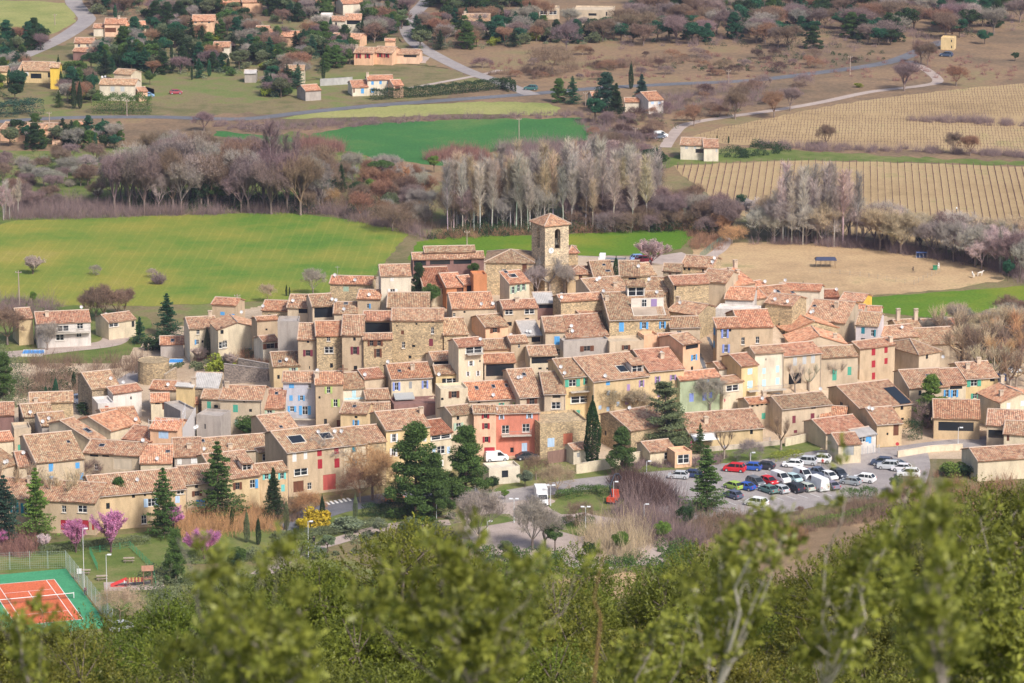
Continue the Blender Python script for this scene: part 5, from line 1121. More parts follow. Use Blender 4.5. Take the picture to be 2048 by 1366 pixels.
def pollard_mesh(name, hgt=8.):
    S = [(0, 0, -.5, .1, 0, hgt * .3, .3, .24)]
    for k in range(6):
        az = k * 1.05 + rng.uniform(-.3, .3); p = np.array([.1, 0, hgt * .3]); d = np.array([math.cos(az) * .75, math.sin(az) * .75, .65]); r = .16
        for s_ in range(3):
            d = d + rng.normal(size=3) * .2; d[2] += .15; d /= np.linalg.norm(d); q = p + d * hgt * .14; S.append((*p, *q, r, r * .8)); p = q; r *= .8
        for _ in range(26):
            dd = d * .5 + rng.normal(size=3) * .35 + np.array([0, 0, .9]); dd /= np.linalg.norm(dd); e_ = p + dd * hgt * rng.uniform(.14, .32); S.append((*p, *e_, .03, .012))
            for _ in range(3): c = p + (e_ - p) * rng.uniform(.4, 1); S.append((*c, *(c + (dd + rng.normal(size=3) * .4) * .5), .016, .008))
    tv, tq = tubes(S[:1], 7); V, Q = tubes(S[1:], 4); return quads(name + '_trunk', tv, tq, ['bark']), quads(name + '_crown', V, Q, ['twig'])
KIND = {}
def reg(k, ms, hgt, tcol, ccol, name, cat): KIND[k] = (ms, hgt, tcol, ccol, name, cat)
reg('bare', [bare_mesh('bare%d' % i, 8, 4, .62, .5) for i in range(3)], 8, (.26, .20, .17), (.30, .22, .20), 'leafless_tree', 'tree')
reg('wide', [bare_mesh('wide%d' % i, 7, 4, .95, .25, 4, .28, .15, .8) for i in range(2)], 7, (.28, .22, .18), (.34, .27, .21), 'leafless_tree', 'tree')
reg('pop', [poplar_mesh('pop%d' % i) for i in range(4)], 16, (.62, .56, .48), (.36, .29, .24), 'poplar_tree', 'tree')
reg('oak', [round_mesh('oak%d' % i) for i in range(3)], 7, (.16, .12, .09), (.07, .11, .035), 'evergreen_oak', 'tree')
reg('cyp', [cypress_mesh('cyp%d' % i) for i in range(2)], 9, (.15, .11, .08), (.045, .085, .03), 'cypress_tree', 'tree')
reg('con', [conifer_mesh('con%d' % i) for i in range(2)], 13, (.18, .13, .10), (.095, .165, .045), 'cedar_tree', 'tree')
reg('fir', [conifer_mesh('fir0', 12, 2.9, 24, .35, .30, .03, .15, 13, 50)], 12, (.16, .12, .1), (.04, .09, .06), 'fir_tree', 'tree')
reg('pine', [pine_mesh('pine%d' % i) for i in range(2)], 12, (.2, .14, .1), (.06, .12, .03), 'pine_tree', 'tree')
reg('umb', [umbrella_mesh('umb0')], 12, (.2, .15, .12), (.06, .14, .03), 'umbrella_pine', 'tree')
reg('cedar', [cedar_mesh('cedar0')], 15, (.16, .12, .10), (.07, .11, .05), 'cedar_tree', 'tree')
reg('shr', [shrub_mesh('shr%d' % i) for i in range(3)], 1.8, None, (.07, .12, .03), 'shrub', 'shrub')
reg('scr', [scrub_mesh('scr%d' % i) for i in range(3)], 2.2, None, (.26, .18, .17), 'leafless_shrub', 'shrub')
reg('pink', [blossom_mesh('pink%d' % i) for i in range(3)], 5.5, (.16, .10, .10), (.66, .27, .52), 'blossom_tree', 'tree')
reg('pol', [pollard_mesh('pol%d' % i) for i in range(3)], 8, (.38, .31, .25), (.36, .28, .21), 'plane_tree', 'tree')
COLS = dict(brown=(.24, .165, .125), purple=(.25, .18, .185), grey=(.34, .30, .28), pale=(.47, .41, .37), rust=(.32, .18, .12), red=(.28, .15, .135), dark=(.11, .065, .06), orange=(.52, .30, .16), dgreen=(.045, .085, .035), green=(.095, .165, .045), lgreen=(.16, .25, .05), blue=(.05, .11, .08), ygreen=(.28, .32, .05), yellow=(.60, .46, .04), grey_green=(.22, .27, .17), white=(.72, .62, .62), olive=(.17, .20, .11), wpink=(.55, .43, .43), tan=(.48, .38, .27), teal=(.04, .13, .07))
def plant(kind, P, hm, label=None, group=None, colour=None, sx=1.0, parts=None, name=None, base=None):
    ms, h0, tc_, cc, nm, cat = KIND[kind]; tm, cm = random.choice(ms); k = hm / h0
    c = COLS[colour] if colour else cc; j = random.uniform(.85, 1.15); c = tuple(v * j * random.uniform(.94, 1.06) for v in c)
    rz = random.uniform(0, 6.28); s3 = (k * sx, k * sx, k)
    if tm is None:
        o = link(name or nm, cm, None, None, c, P, (0, 0, rz), s3); return tag(o, label, cat, group)
    root = empty(name or nm, P, rz, label=label, cat=cat, group=group)
    link('trunk', tm, root, None, tc_ if kind != 'pop' else tuple(v * random.uniform(.8, 1.1) for v in tc_), None, None, s3)
    link('crown', cm, root, None, c, None, None, s3)
    return root
def pl(kind, x, y, hp, label, group=None, colour=None, sx=1.0, name=None):
    if name is None and kind == 'wide' and 'shrub tree' in label: name = 'shrub_tree'
    if name is None and kind == 'bare': name = 'oak_tree' if 'slope' in label or 'villas' in label else 'bare_tree' if 'planes' in label or 'bend' in label or 'grove' in label or 'among' in label else 'orchard_tree' if 'orchard' in label else None
    """plant one tree: base pixel x,y and height in photo pixels"""
    P = gnd(x, y); return plant(kind, P, hp / scl(P) / math.cos(math.atan2(H, P.y)), label, group, colour, sx, name=name)
def inpoly(x, y, poly):
    c = False; j = len(poly) - 1
    for i in range(len(poly)):
        xi, yi = poly[i]; xj, yj = poly[j]
        if (yi > y) != (yj > y) and x < (xj - xi) * (y - yi) / (yj - yi) + xi: c = not c
        j = i
    return c
def scatter(kinds, poly, n, hr, label, group, cols, sx=(.85, 1.15), seed=0, mind=6, more=1):
    n = int(n * more); rs = random.Random(seed); xs = [p[0] for p in poly]; ys = [p[1] for p in poly]; got = []; t = 0
    while len(got) < n and t < n * 60:
        t += 1; x, y = rs.uniform(min(xs), max(xs)), rs.uniform(min(ys), max(ys))
        if not inpoly(x, y, poly) or any(abs(x - a) < mind and abs(y - b) < mind * .4 for a, b in got): continue
        got.append((x, y)); k = rs.choice(kinds) if isinstance(kinds, list) else kinds
        l = label[k] if isinstance(label, dict) else label; g_ = group[k] if isinstance(group, dict) else group
        c_ = cols[k] if isinstance(cols, dict) else cols; h_ = hr[k] if isinstance(hr, dict) else hr
        pl(k, x, y, rs.uniform(*h_), l, g_, rs.choice(c_), rs.uniform(*sx))
def brush(name, poly, n, hr, m, cols, kind='undergrowth', leaf=.3, per=60, seed=3):
    """uncountable low growth over a pixel outline: one object per colour"""
    rs = random.Random(seed); xs = [p[0] for p in poly]; ys = [p[1] for p in poly]; P = []
    while len(P) < n:
        x, y = rs.uniform(min(xs), max(xs)), rs.uniform(min(ys), max(ys))
        if inpoly(x, y, poly): g = gnd(x, y); P.append((g.x, g.y, g.z))
    P = np.array(P); hh = np.array([rs.uniform(*hr) for _ in P])
    if m == 'leaf':
        u = rng.normal(size=(n, per, 3)); u /= np.linalg.norm(u, axis=2, keepdims=True); u[:, :, 2] = np.abs(u[:, :, 2])
        pts = P[:, None] + u * (hh * .75)[:, None, None] * rng.uniform(.6, 1, (n, per, 1)) * np.array([1, 1, 1.2]); V, Q = cloud(pts.reshape(-1, 3), leaf, .6)
    else:
        d = rng.normal(size=(n, per, 3)) * .42; d[:, :, 2] = np.abs(d[:, :, 2]) + .6; a = np.repeat(P[:, None], per, 1) + rng.normal(size=(n, per, 3)) * np.array([.35, .35, 0]) * hh[:, None, None]
        b = a + d * hh[:, None, None] * rng.uniform(.5, 1, (n, per, 1)); r = np.full((n * per, 1), .028)
        V, Q = tubes(np.concatenate([a.reshape(-1, 3), b.reshape(-1, 3), r, r * .4], 1))
    o = link(name, quads(name, V, Q, [m]), None, None, COLS[cols]); return tag(o, kind='stuff')
def hedge(pts, wm, hm, label, colour='green', leaf=.2, dens=90, name='hedge', group=None):
    """clipped or wild hedge along pixels"""
    P = [gnd(x, y) for x, y in pts]; Q_ = []
    for a, b in zip(P, P[1:]):
        L = (b - a).length; n = int(L * dens * (wm + hm)); t = rng.random(n); u = rng.random(n); d = (b - a).normalized(); s = np.array([-d.y, d.x, 0])
        base = np.array(a)[None] + (np.array(b) - np.array(a))[None] * t[:, None]; side = rng.random(n); topf = side < wm / (wm + 2 * hm)
        off = np.where(topf, (u - .5) * wm, np.where(side < .66, -.5, .5) * wm); z = np.where(topf, hm, u * hm)
        lump = 1 + .10 * np.sin(t * L * 1.3) + rng.normal(size=n) * .07
        Q_.append(base + s[None] * (off * lump)[:, None] + np.stack([0 * z, 0 * z, z * lump], 1))
    V, Q = cloud(np.concatenate(Q_), leaf, .6); c = np.array(P[0]); V = V - c
    o = link(name, quads(name, V, Q, ['leaf']), None, None, COLS[colour], tuple(c)); return tag(o, label, 'hedge', group)
# ---- village conifers and garden trees (front, large)
pl('con', 437, 1040, 158, 'tallest layered cedar, left of centre below the long roof', sx=1.05)
pl('con', 328, 1075, 140, 'layered cedar in front of the ochre stone house', sx=.85)
pl('con', 1413, 1022, 132, 'layered cedar at the left corner of the car park', sx=1.1, colour='green')
pl('con', 74, 1075, 140, 'yellow green cedar in front of the teal shuttered house', colour='lgreen', sx=.9)
pl('con', 10, 1085, 135, 'blue green cedar cut by the left edge', colour='blue')
pl('pine', 238, 1048, 92, 'bushy pine between the left cedars', sx=1.1)
pl('fir', 548, 1040, 105, 'small dark fir in front of the turquoise shutters', colour='dgreen', sx=.9)
pl('pine', 832, 1036, 184, 'largest dense pine in front of the yellow house', sx=1.2, colour='green')
pl('pine', 868, 1040, 130, 'low side pine leaning out of the largest pine', sx=1.1, colour='green')
pl('pine', 932, 1005, 148, 'second dense pine right of the largest one', sx=1.15, colour='green')
pl('cyp', 1185, 930, 138, 'tall dark cypress beside the arched door terrace', sx=1.25)
pl('cedar', 1330, 905, 142, 'broad spreading cedar of the terrace garden', sx=1.15, colour='olive')
pl('pine', 1243, 950, 95, 'loose young pine behind the cream garden wall', sx=1.15, colour='green')
pl('con', 1400, 908, 62, 'small green cedar beside the glazed porch', colour='green', sx=.8)
pl('pine', 1860, 850, 100, 'pine with a thin top before the upper farmhouse', colour='lgreen', sx=1.2)
pl('cyp', 415, 715, 62, 'slim cypress in front of the cream blue shuttered house', colour='olive', sx=1.1)
pl('shr', 438, 745, 36, 'round yellow green bush on the garden terrace', colour='ygreen', sx=1.2)
pl('shr', 476, 706, 30, 'round green bush beside the green trampoline', colour='green')
pl('con', 335, 672, 86, 'feathery dark conifer at the edge of the wheat field', colour='teal', sx=1.1)
pl('con', 280, 688, 55, 'small cedar right of the low bungalow', colour='teal')
pl('shr', 313, 700, 34, 'dark bush below the feathery conifer', colour='dgreen', sx=1.2)
pl('pine', 838, 604, 78, 'dark yew between the pale house and the brick red roof', colour='dgreen', sx=.9)
pl('oak', 862, 618, 52, 'round green tree hugging the brick red roofed house', colour='green', sx=.9)
pl('cyp', 1232, 560, 48, 'dark cypress behind the village church houses', sx=1.5)
pl('cyp', 573, 592, 24, 'taller of the tiny cypresses on the western brow'); pl('cyp', 579, 592, 20, 'second tiny cypress on the western brow')
pl('cyp', 1606, 577, 16, 'tiny cypress at the sports ground corner')
pl('oak', 504, 882, 52, 'round dark green bush tree above the long roof', colour='green', sx=1.5)
pl('shr', 180, 826, 24, 'clipped green hedge bush by the white pickup', colour='dgreen', sx=1.6)
pl('oak', 947, 555, 30, 'green bush beside the farm shed', colour='green')
# cypress row of the park
for i, (x, y, hp, l) in enumerate([(464, 1060, 45, 'leftmost narrow cypress of the park, thin and open'), (494, 1085, 66, 'tallest dark cypress in the park pair'), (517, 1090, 58, 'right cypress of the park pair'), (573, 1060, 62, 'stout cypress left of the yellow forsythia'), (645, 1050, 62, 'cypress right of the yellow forsythia'), (711, 1040, 54, 'cypress between the zebra crossing and the hedge')]):
    pl('cyp', x, y, hp, l, 'cypresses along the park path', 'olive' if i % 2 else 'dgreen', 1.0)
# blossom
for x, y, hp, l, s in [(222, 1105, 78, 'fullest pink blossom tree, in the middle of the three', .9), (152, 1105, 62, 'pink blossom tree behind the court floodlight', .85), (345, 1068, 55, 'pink blossom tree below the blue shuttered stone house', 1.1), (408, 1118, 56, 'pink blossom tree beside the foreground branches', 1.1), (2, 1092, 30, 'pink blossom tree cut by the left edge', 1.0)]:
    pl('pink', x, y, hp, l, 'pink blossom trees in the park', None, s)
pl('pink', 88, 1100, 30, 'small white blossom bush behind the court fence', 'pale blossom trees', 'white', .9)
pl('pink', 1302, 530, 48, 'large almond in pale bloom at the edge of the village', 'pale blossom trees', 'wpink', 1.35)
pl('pink', 1507, 452, 52, 'pale blossom tree in front of the lower vineyard', 'pale blossom trees', 'white', 1.2)
pl('pink', 66, 548, 34, 'lone pale tree in the large wheat field', 'pale blossom trees', 'wpink', 1.1)
pl('pink', 458, 742, 34, 'pink tinged almond on the garden terrace', None, 'wpink')
pl('pink', 398, 725, 30, 'pinkish bush in the cream house garden', None, 'wpink')
pl('wide', 192, 550, 22, 'low bare bush in the large wheat field', None, 'grey'); pl('wide', 305, 555, 20, 'second low bare bush in the wheat field', None, 'grey'); pl('scr', 318, 568, 26, 'reddish scrub patch in the wheat field', None, 'purple')
# bare garden trees
for x, y, hp, k, c, l in [(643, 975, 115, 'bare', 'grey', 'bare tree before the red garage door'), (745, 1000, 118, 'wide', 'orange', 'orange twigged shrub tree before the rubble house'), (720, 1005, 80, 'wide', 'rust', 'lower rusty shrub left of the orange twigged tree'), (618, 1040, 64, 'wide', 'orange', 'rounded orange brown tree above the forsythia'),
    (1115, 992, 72, 'wide', 'tan', 'vase shaped bare tree beside the white box van'), (1072, 960, 55, 'wide', 'brown', 'bare tree left of the vase shaped one'), (1065, 1100, 112, 'bare', 'grey', 'thin bare tree on the gravel square'), (1090, 1100, 90, 'bare', 'grey', 'second thin bare tree on the gravel square'), (958, 1095, 125, 'bare', 'grey', 'tall bare tree left of the gravel square'),
    (1160, 1050, 50, 'wide', 'brown', 'small bare tree in the lamp lit square'), (195, 960, 52, 'wide', 'purple', 'bare globe tree in front of the attic window house'), (95, 700, 60, 'bare', 'grey', 'bare tree before the white villa'), (240, 1240, 72, 'wide', 'tan', 'bare tree beside the playground'),
    (1420, 825, 80, 'bare', 'grey', 'bare tree before the pale green house'), (1215, 842, 75, 'bare', 'tan', 'espaliered bare climber on the golden house'), (1270, 842, 70, 'bare', 'tan', 'second bare climber on the golden house'), (1108, 885, 62, 'bare', 'purple', 'purple bare tree beside the salmon red house'), (1175, 912, 30, 'scr', 'purple', 'bare shrub at the foot of the dark cypress'),
    (1448, 918, 62, 'pol', 'brown', 'gnarled bare tree on the play terrace'), (1500, 925, 52, 'wide', 'grey', 'slender bare tree by the bus stop'), (1562, 900, 65, 'pol', 'brown', 'gnarled tree by the farmhouse wall'), (1567, 850, 70, 'bare', 'brown', 'ivy wrapped bare tree by the farmhouse'),
    (1100, 590, 80, 'pol', 'grey', 'great bare plane in front of the bell tower'), (1075, 592, 66, 'bare', 'grey', 'finer bare tree left of the great plane'), (1130, 590, 66, 'bare', 'grey', 'finer bare tree right of the great plane'),
    (626, 590, 58, 'bare', 'grey', 'rounded bare tree on the western brow'), (535, 605, 40, 'bare', 'tan', 'bare tree at the wheat field edge'), (1855, 855, 60, 'wide', 'purple', 'purple bare tree on the green lawn'), (1600, 1030, 20, 'wide', 'brown', 'little tree at the front of the car park'), (1792, 985, 34, 'oak', 'olive', 'olive bush at the right of the car park'),
    (425, 1005, 46, 'scr', 'tan', 'x')][:-1]:
    pl(k, x, y, hp, l, 'leafless trees of the village', c)
for i, x in enumerate((1590, 1618, 1668, 1692, 1700)): pl('pol', x, (785, 782, 778, 772, 770)[i], (62, 60, 66, 62, 50)[i], ('leftmost pollarded plane before the grey shuttered house', 'plane before the dark shop opening', 'plane left of the left green door', 'plane right of the left green door', 'plane before the right green door')[i], 'pollarded planes before the green arched doors', 'pale')
for i, (x, y, hp) in enumerate([(25, 1035, 125), (118, 1050, 120), (140, 1045, 112)]): pl('pol', x, y, hp, ('pollarded plane at the far left over the long low roof', 'pollarded plane between the cedars', 'second pollarded plane between the cedars')[i], 'pollarded planes at the left', 'tan')
for i, (x, y, hp) in enumerate([(178, 640, 62), (192, 642, 72), (208, 640, 76), (236, 636, 62), (250, 630, 58)]): pl('bare', x, y, hp, 'bare tree of the row behind the white villa', 'bare row behind the white villa', 'brown')
# big bare planes at the right edge
scatter('pol', [(1885, 700), (2070, 680), (2070, 780), (1960, 790), (1900, 740)], 26, (68, 95), 'tall bare plane in the mass of planes at the right edge', 'bare planes at the right edge', ['tan', 'brown', 'orange'], (1.0, 1.3), 5, 12)
scatter('bare', [(1835, 665), (2070, 640), (2070, 740), (1890, 730)], 30, (46, 72), 'bare tree among the planes at the right edge', 'bare trees among the right planes', ['tan', 'brown', 'grey'], (1.0, 1.3), 6, 12)
pl('pol', 2015, 770, 75, 'thick trunked plane beside the parked cars at the far right', None, 'brown'); pl('bare', 1822, 740, 62, 'bare tree before the pyramid roof', None, 'grey')
# shrubs and hedges near
pl('shr', 1908, 950, 30, 'round yellow green shrub right of the car park', 'shrubs below the right road', 'lgreen', 1.4); pl('shr', 1940, 952, 26, 'dark shrub under the road wall', 'shrubs below the right road', 'dgreen', 1.4); pl('oak', 1980, 948, 40, 'large rounded green shrub at the barn', 'shrubs below the right road', 'green', 1.2)
pl('oak', 1110, 1105, 62, 'round bright green pine on the gravel square', None, 'green', .95); pl('shr', 605, 1062, 30, 'yellow forsythia bush left half', None, 'yellow', .6); pl('shr', 638, 1055, 44, 'yellow forsythia bush behind the cypress', None, 'yellow', .9)
pl('pine', 352, 1165, 105, 'upright dark conifer beside the playground', None, 'green', .75); pl('shr', 700, 1062, 26, 'grey green lavender mound in the park bed', None, 'grey_green', 2.0)
for i, (x, y) in enumerate([(655, 1105), (640, 1120), (590, 1125), (1050, 975)]): pl('oak', x, y, (36, 30, 28, 36)[i], ('olive tree right of the walking person', 'smaller olive tree near the path', 'low olive tree left of the lamp', 'olive tree above the white box van')[i], 'olive trees', 'grey_green', 1.1)
hedge([(730, 1038), (800, 1028), (860, 1022), (900, 1020)], 3.0, 2.2, 'dark green clipped hedge below the large pine', 'dgreen')
hedge([(555, 1080), (640, 1072), (720, 1060), (760, 1050)], 4.5, .9, 'low clipped bed of heather and box in the park', 'olive')
hedge([(1120, 1000), (1155, 990), (1205, 985), (1215, 995)], 2.5, 1.3, 'green juniper bed behind the white box van', 'green'); hedge([(1125, 1052), (1150, 1046), (1190, 1048)], 1.8, 1.2, 'low juniper bed in the gravel square', 'green')
hedge([(1545, 922), (1575, 918), (1605, 915)], 2.0, 1.3, 'yellow green bush hedge above the parked white cars', 'ygreen')
hedge([(1590, 1060), (1650, 1050), (1700, 1040), (1760, 1020)], 1.6, 1.4, 'bright green hedge along the brown field', 'lgreen')
hedge([(1690, 1005), (1720, 1000), (1755, 1000)], 3, 2, 'rounded green hedge at the front of the car park', 'green')
hedge([(1810, 880), (1840, 876)], 2, 3.4, 'tall dark green hedge beside the ochre cottage', 'dgreen')
hedge([(80, 1110), (150, 1100), (300, 1085)], 2, 1.2, 'rough hedge along the park path', 'olive')
pl('scr', 1590, 1085, 40, 'rust coloured bush on the brown field', None, 'rust', 1.1)
brush('undergrowth', [(1255, 985), (1310, 960), (1350, 1000), (1380, 1050), (1420, 1090), (1300, 1090), (1220, 1060)], 130, (1.5, 4.0), 'twig', 'purple', per=46)
brush('undergrowth', [(1150, 1070), (1290, 1050), (1300, 1120), (1180, 1125)], 60, (2.0, 4.0), 'twig', 'tan', per=46)
brush('undergrowth', [(1380, 1040), (1470, 1030), (1600, 1045), (1700, 1010), (1830, 980), (1840, 1030), (1700, 1050), (1580, 1070), (1400, 1090)], 170, (1.2, 2.8), 'twig', 'brown', per=50)
brush('undergrowth', [(1380, 1040), (1500, 1030), (1600, 1050), (1500, 1085), (1400, 1090)], 26, (1.0, 2.0), 'leaf', 'dgreen', leaf=.24, per=120)
brush('undergrowth', [(1800, 960), (2060, 930), (2060, 1040), (1820, 1040)], 90, (1.2, 2.6), 'twig', 'rust', per=46, seed=9)
brush('undergrowth', [(330, 1040), (520, 1010), (560, 1060), (380, 1085)], 90, (1.5, 3.6), 'twig', 'orange', per=50, seed=12)
brush('undergrowth', [(540, 1000), (640, 1000), (620, 1040), (560, 1050)], 24, (1.2, 2.6), 'twig', 'brown', per=50, seed=13)
brush('undergrowth', [(0, 1080), (70, 1075), (80, 1115), (0, 1120)], 36, (1.5, 2.6), 'twig', 'red', per=60, seed=14)
brush('undergrowth', [(1240, 915), (1370, 925), (1450, 915), (1445, 930), (1250, 940)], 60, (.8, 1.4), 'twig', 'purple', per=60, seed=15)
brush('undergrowth', [(20, 790), (60, 720), (280, 720), (300, 740), (190, 780), (160, 820), (40, 800)], 90, (1.5, 3.4), 'twig', 'brown', per=50, seed=16)
brush('undergrowth', [(40, 780), (150, 740), (160, 800), (60, 800)], 22, (1.5, 2.8), 'leaf', 'dgreen', per=140, seed=17)
brush('undergrowth', [(-20, 840), (-20, 690), (40, 720), (60, 780), (30, 830)], 30, (2, 4.5), 'leaf', 'olive', per=240, seed=18)
brush('undergrowth', [(0, 600), (130, 608), (130, 625), (0, 650)], 40, (1.5, 3), 'twig', 'purple', per=50, seed=19)
for x, y, hp, c in [(112, 800, 46, 'teal'), (92, 800, 30, 'teal'), (148, 778, 36, 'dgreen')]: pl('cyp', x, y, hp, 'small dark conifer in the brush above the stone house roofs', 'small conifers in the brush', c, 1.4)
pl('pine', 8, 800, 95, 'green pine at the left edge above the brown house', None, 'green', 1.0); pl('bare', 15, 690, 80, 'large bare tree at the left edge', None, 'brown', 1.3)
pl('oak', 66, 612, 30, 'lone green tree behind the small gold house', None, 'lgreen', .7)
# ---- the wooded stream band
scatter('bare', [(200, 425), (260, 395), (600, 395), (640, 410), (640, 432), (420, 424), (300, 428)], 66, (85, 140), 'purple brown leafless tree in the stream wood above the wheat field', 'leafless trees of the western stream wood', ['purple', 'brown', 'purple', 'grey'], (.7, 1.0), 21, 12)
scatter('bare', [(200, 400), (300, 330), (520, 330), (520, 380), (240, 400)], 34, (60, 90), 'paler leafless tree at the back of the stream wood', 'paler leafless trees behind the stream wood', ['grey', 'purple', 'brown'], (.7, .95), 22, 10)
for i, (x, y, hp) in enumerate([(530, 415, 150), (545, 418, 165), (556, 415, 150), (578, 415, 140), (590, 420, 150)]): pl('pop', x, y, hp, 'tall slim poplar rising over the western stream wood', 'slim poplars over the western stream wood', 'purple', 1.0)
brush('undergrowth', [(0, 440), (40, 400), (200, 410), (300, 425), (440, 420), (640, 420), (760, 440), (830, 455), (860, 480), (800, 460), (600, 426), (300, 432), (150, 438)], 330, (1.5, 4), 'twig', 'purple', per=50, seed=23)
brush('undergrowth', [(240, 425), (430, 380), (560, 400), (760, 425), (740, 436), (560, 424)], 70, (2.5, 5.5), 'leaf', 'dgreen', per=200, seed=24)
for x, y, hp, k, c, l, s in [(402, 420, 70, 'oak', 'dgreen', 'dark ivy clad tree in the stream wood', .7), (430, 420, 62, 'oak', 'green', 'green ivy mass between bare trunks', .9), (650, 392, 64, 'fir', 'teal', 'left fir of the dark group in the stream wood', 1.0), (668, 385, 50, 'fir', 'teal', 'middle fir of the dark group', .9), (683, 385, 58, 'fir', 'dgreen', 'right fir of the dark group', .9), (640, 395, 50, 'fir', 'teal', 'short fir of the dark group', 1.0),
    (762, 385, 66, 'umb', 'green', 'umbrella pine standing above the stream wood', 1.15), (740, 402, 45, 'oak', 'lgreen', 'bright green oak below the umbrella pine', 1.0), (715, 405, 42, 'oak', 'dgreen', 'dark oak left of the umbrella pine', 1.0), (700, 350, 50, 'bare', 'purple', 'dark bare tree by the firs', 1.0), (868, 345, 34, 'oak', 'lgreen', 'small green oak by the poplar grove', 1.0),
    (812, 400, 65, 'pop', 'orange', 'ochre poplar beside the grove', 1.8), (835, 400, 60, 'bare', 'grey', 'grey bare tree behind the ochre poplar', 1.2), (800, 385, 60, 'bare', 'grey', 'pale grey tree behind the umbrella pine', 1.3), (785, 462, 60, 'wide', 'brown', 'rounded bare shrub tree at the wheat field corner', 1.2), (845, 440, 28, 'oak', 'teal', 'dark holly bush at the wood corner', 1.1), (780, 430, 48, 'oak', 'olive', 'grey green tree at the bend of the stream', 1.0), (660, 415, 44, 'wide', 'orange', 'orange brown tree below the firs', 1.1), (1480, 425, 38, 'oak', 'teal', 'dark ivy tree left of the pale blossom', .9), (1408, 470, 20, 'oak', 'green', 'green bush at the bend of the track', 1.0)]:
    pl(k, x, y, hp, l, None, c, s)
scatter('pop', [(872, 470), (900, 440), (1060, 425), (1320, 420), (1330, 445), (1300, 460), (1060, 466), (960, 468)], 112, (100, 148), 'pale trunked bare poplar in the grove behind the bell tower', 'poplar grove behind the bell tower', ['pale', 'grey', 'pale', 'tan'], (.9, 1.25), 31, 8)
scatter('bare', [(1180, 455), (1300, 420), (1400, 425), (1475, 472), (1380, 462)], 44, (46, 80), 'violet brown bare tree right of the poplar grove', 'bare trees right of the poplar grove', ['purple', 'brown', 'purple', 'grey'], (.9, 1.3), 32, 10)
brush('undergrowth', [(860, 480), (890, 455), (1060, 455), (1300, 440), (1460, 450), (1440, 478), (1370, 462), (1060, 470)], 120, (1.5, 4), 'leaf', 'dgreen', per=260, seed=33)
brush('undergrowth', [(850, 480), (890, 465), (1060, 465), (1300, 455), (1460, 460), (1440, 500), (1390, 500), (1370, 460), (1060, 470)], 130, (1.2, 2.6), 'twig', 'rust', per=50, seed=34)
scatter('wide', [(1140, 462), (1160, 452), (1420, 450), (1470, 490), (1400, 470)], 18, (34, 50), 'rounded shrub tree on the edge of the second wheat field', 'rounded shrub trees at the second wheat field', ['brown', 'orange', 'purple'], (1.0, 1.3), 35, 14)
scatter('pop', [(1545, 485), (1560, 470), (1700, 475), (1720, 492), (1660, 494)], 30, (100, 150), 'tall grey poplar between the vineyard and the sports ground', 'poplars at the sports ground', ['grey', 'pale', 'wpink'], (.9, 1.3), 36, 9)
scatter('bare', [(1500, 482), (1560, 460), (1740, 475), (1960, 500), (2060, 520), (2060, 560), (1900, 525), (1740, 498)], 60, (58, 95), 'leafless tree of the stream wood behind the sports ground', 'leafless trees of the eastern stream wood', ['grey', 'wpink', 'tan', 'pale', 'purple'], (.9, 1.3), 37, 11)
scatter('pop', [(1930, 520), (2060, 530), (2060, 556), (1960, 540)], 14, (60, 85), 'grey poplar at the right end of the stream wood', 'poplars at the right end', ['grey', 'wpink'], (1.0, 1.3), 38, 9)
brush('undergrowth', [(1500, 488), (1700, 480), (1900, 515), (2060, 545), (2060, 575), (1990, 540), (1860, 516), (1740, 498), (1600, 490)], 150, (1.5, 3.5), 'twig', 'purple', per=50, seed=39)
for x, y, hp in [(1842, 500, 40), (1875, 490, 42), (1930, 515, 45), (1948, 518, 50), (1970, 520, 44), (2016, 562, 44), (1790, 488, 30)]: pl('oak', x, y, hp, 'dark ivy covered tree trunk in the eastern stream wood', 'ivy covered trees of the eastern stream wood', 'teal', .7)
for x, y, hp in [(1595, 455, 45), (1835, 470, 46), (1612, 462, 40)]: pl('wide', x, y, hp, 'yellow green budding willow in the eastern stream wood', 'budding willows', 'ygreen', 1.0)
# ---- beyond the stream
brush('undergrowth', [(1000, 300), (1080, 290), (1200, 290), (1300, 320), (1330, 345), (1240, 350), (1100, 335), (1020, 325)], 260, (2.0, 4.5), 'twig', 'purple', per=60, seed=41)
brush('undergrowth', [(595, 290), (640, 285), (690, 302), (660, 308), (600, 300)], 46, (2.0, 3.5), 'twig', 'red', per=90, seed=42)
brush('undergrowth', [(855, 320), (890, 305), (960, 305), (975, 318), (900, 325)], 46, (2.0, 3.5), 'twig', 'red', per=90, seed=43)
brush('undergrowth', [(420, 240), (560, 245), (900, 232), (1180, 225), (1180, 236), (900, 240), (600, 262), (430, 258)], 200, (.8, 1.8), 'twig', 'purple', per=40, seed=44)
brush('undergrowth', [(1480, 290), (1560, 300), (1700, 305), (1900, 308), (2060, 318), (2060, 308), (1800, 298), (1560, 288)], 150, (1.2, 2.6), 'twig', 'purple', per=50, seed=45)
brush('undergrowth', [(1440, 305), (1520, 292), (1590, 300), (1560, 312), (1460, 318)], 30, (1.5, 3), 'leaf', 'dgreen', per=200, seed=46)
brush('undergrowth', [(1150, 240), (1250, 235), (1400, 225), (1480, 215), (1560, 200), (1560, 180), (1480, 160), (1300, 190), (1250, 250), (1300, 300), (1200, 290)], 200, (1.0, 3.0), 'twig', 'purple', per=45, seed=47)
brush('undergrowth', [(930, 125), (1200, 110), (1500, 110), (1800, 120), (1840, 90), (1900, 110), (2060, 130), (2060, 160), (1800, 165), (1600, 150), (1300, 165), (1100, 170)], 220, (.6, 1.8), 'twig', 'red', per=36, seed=48)
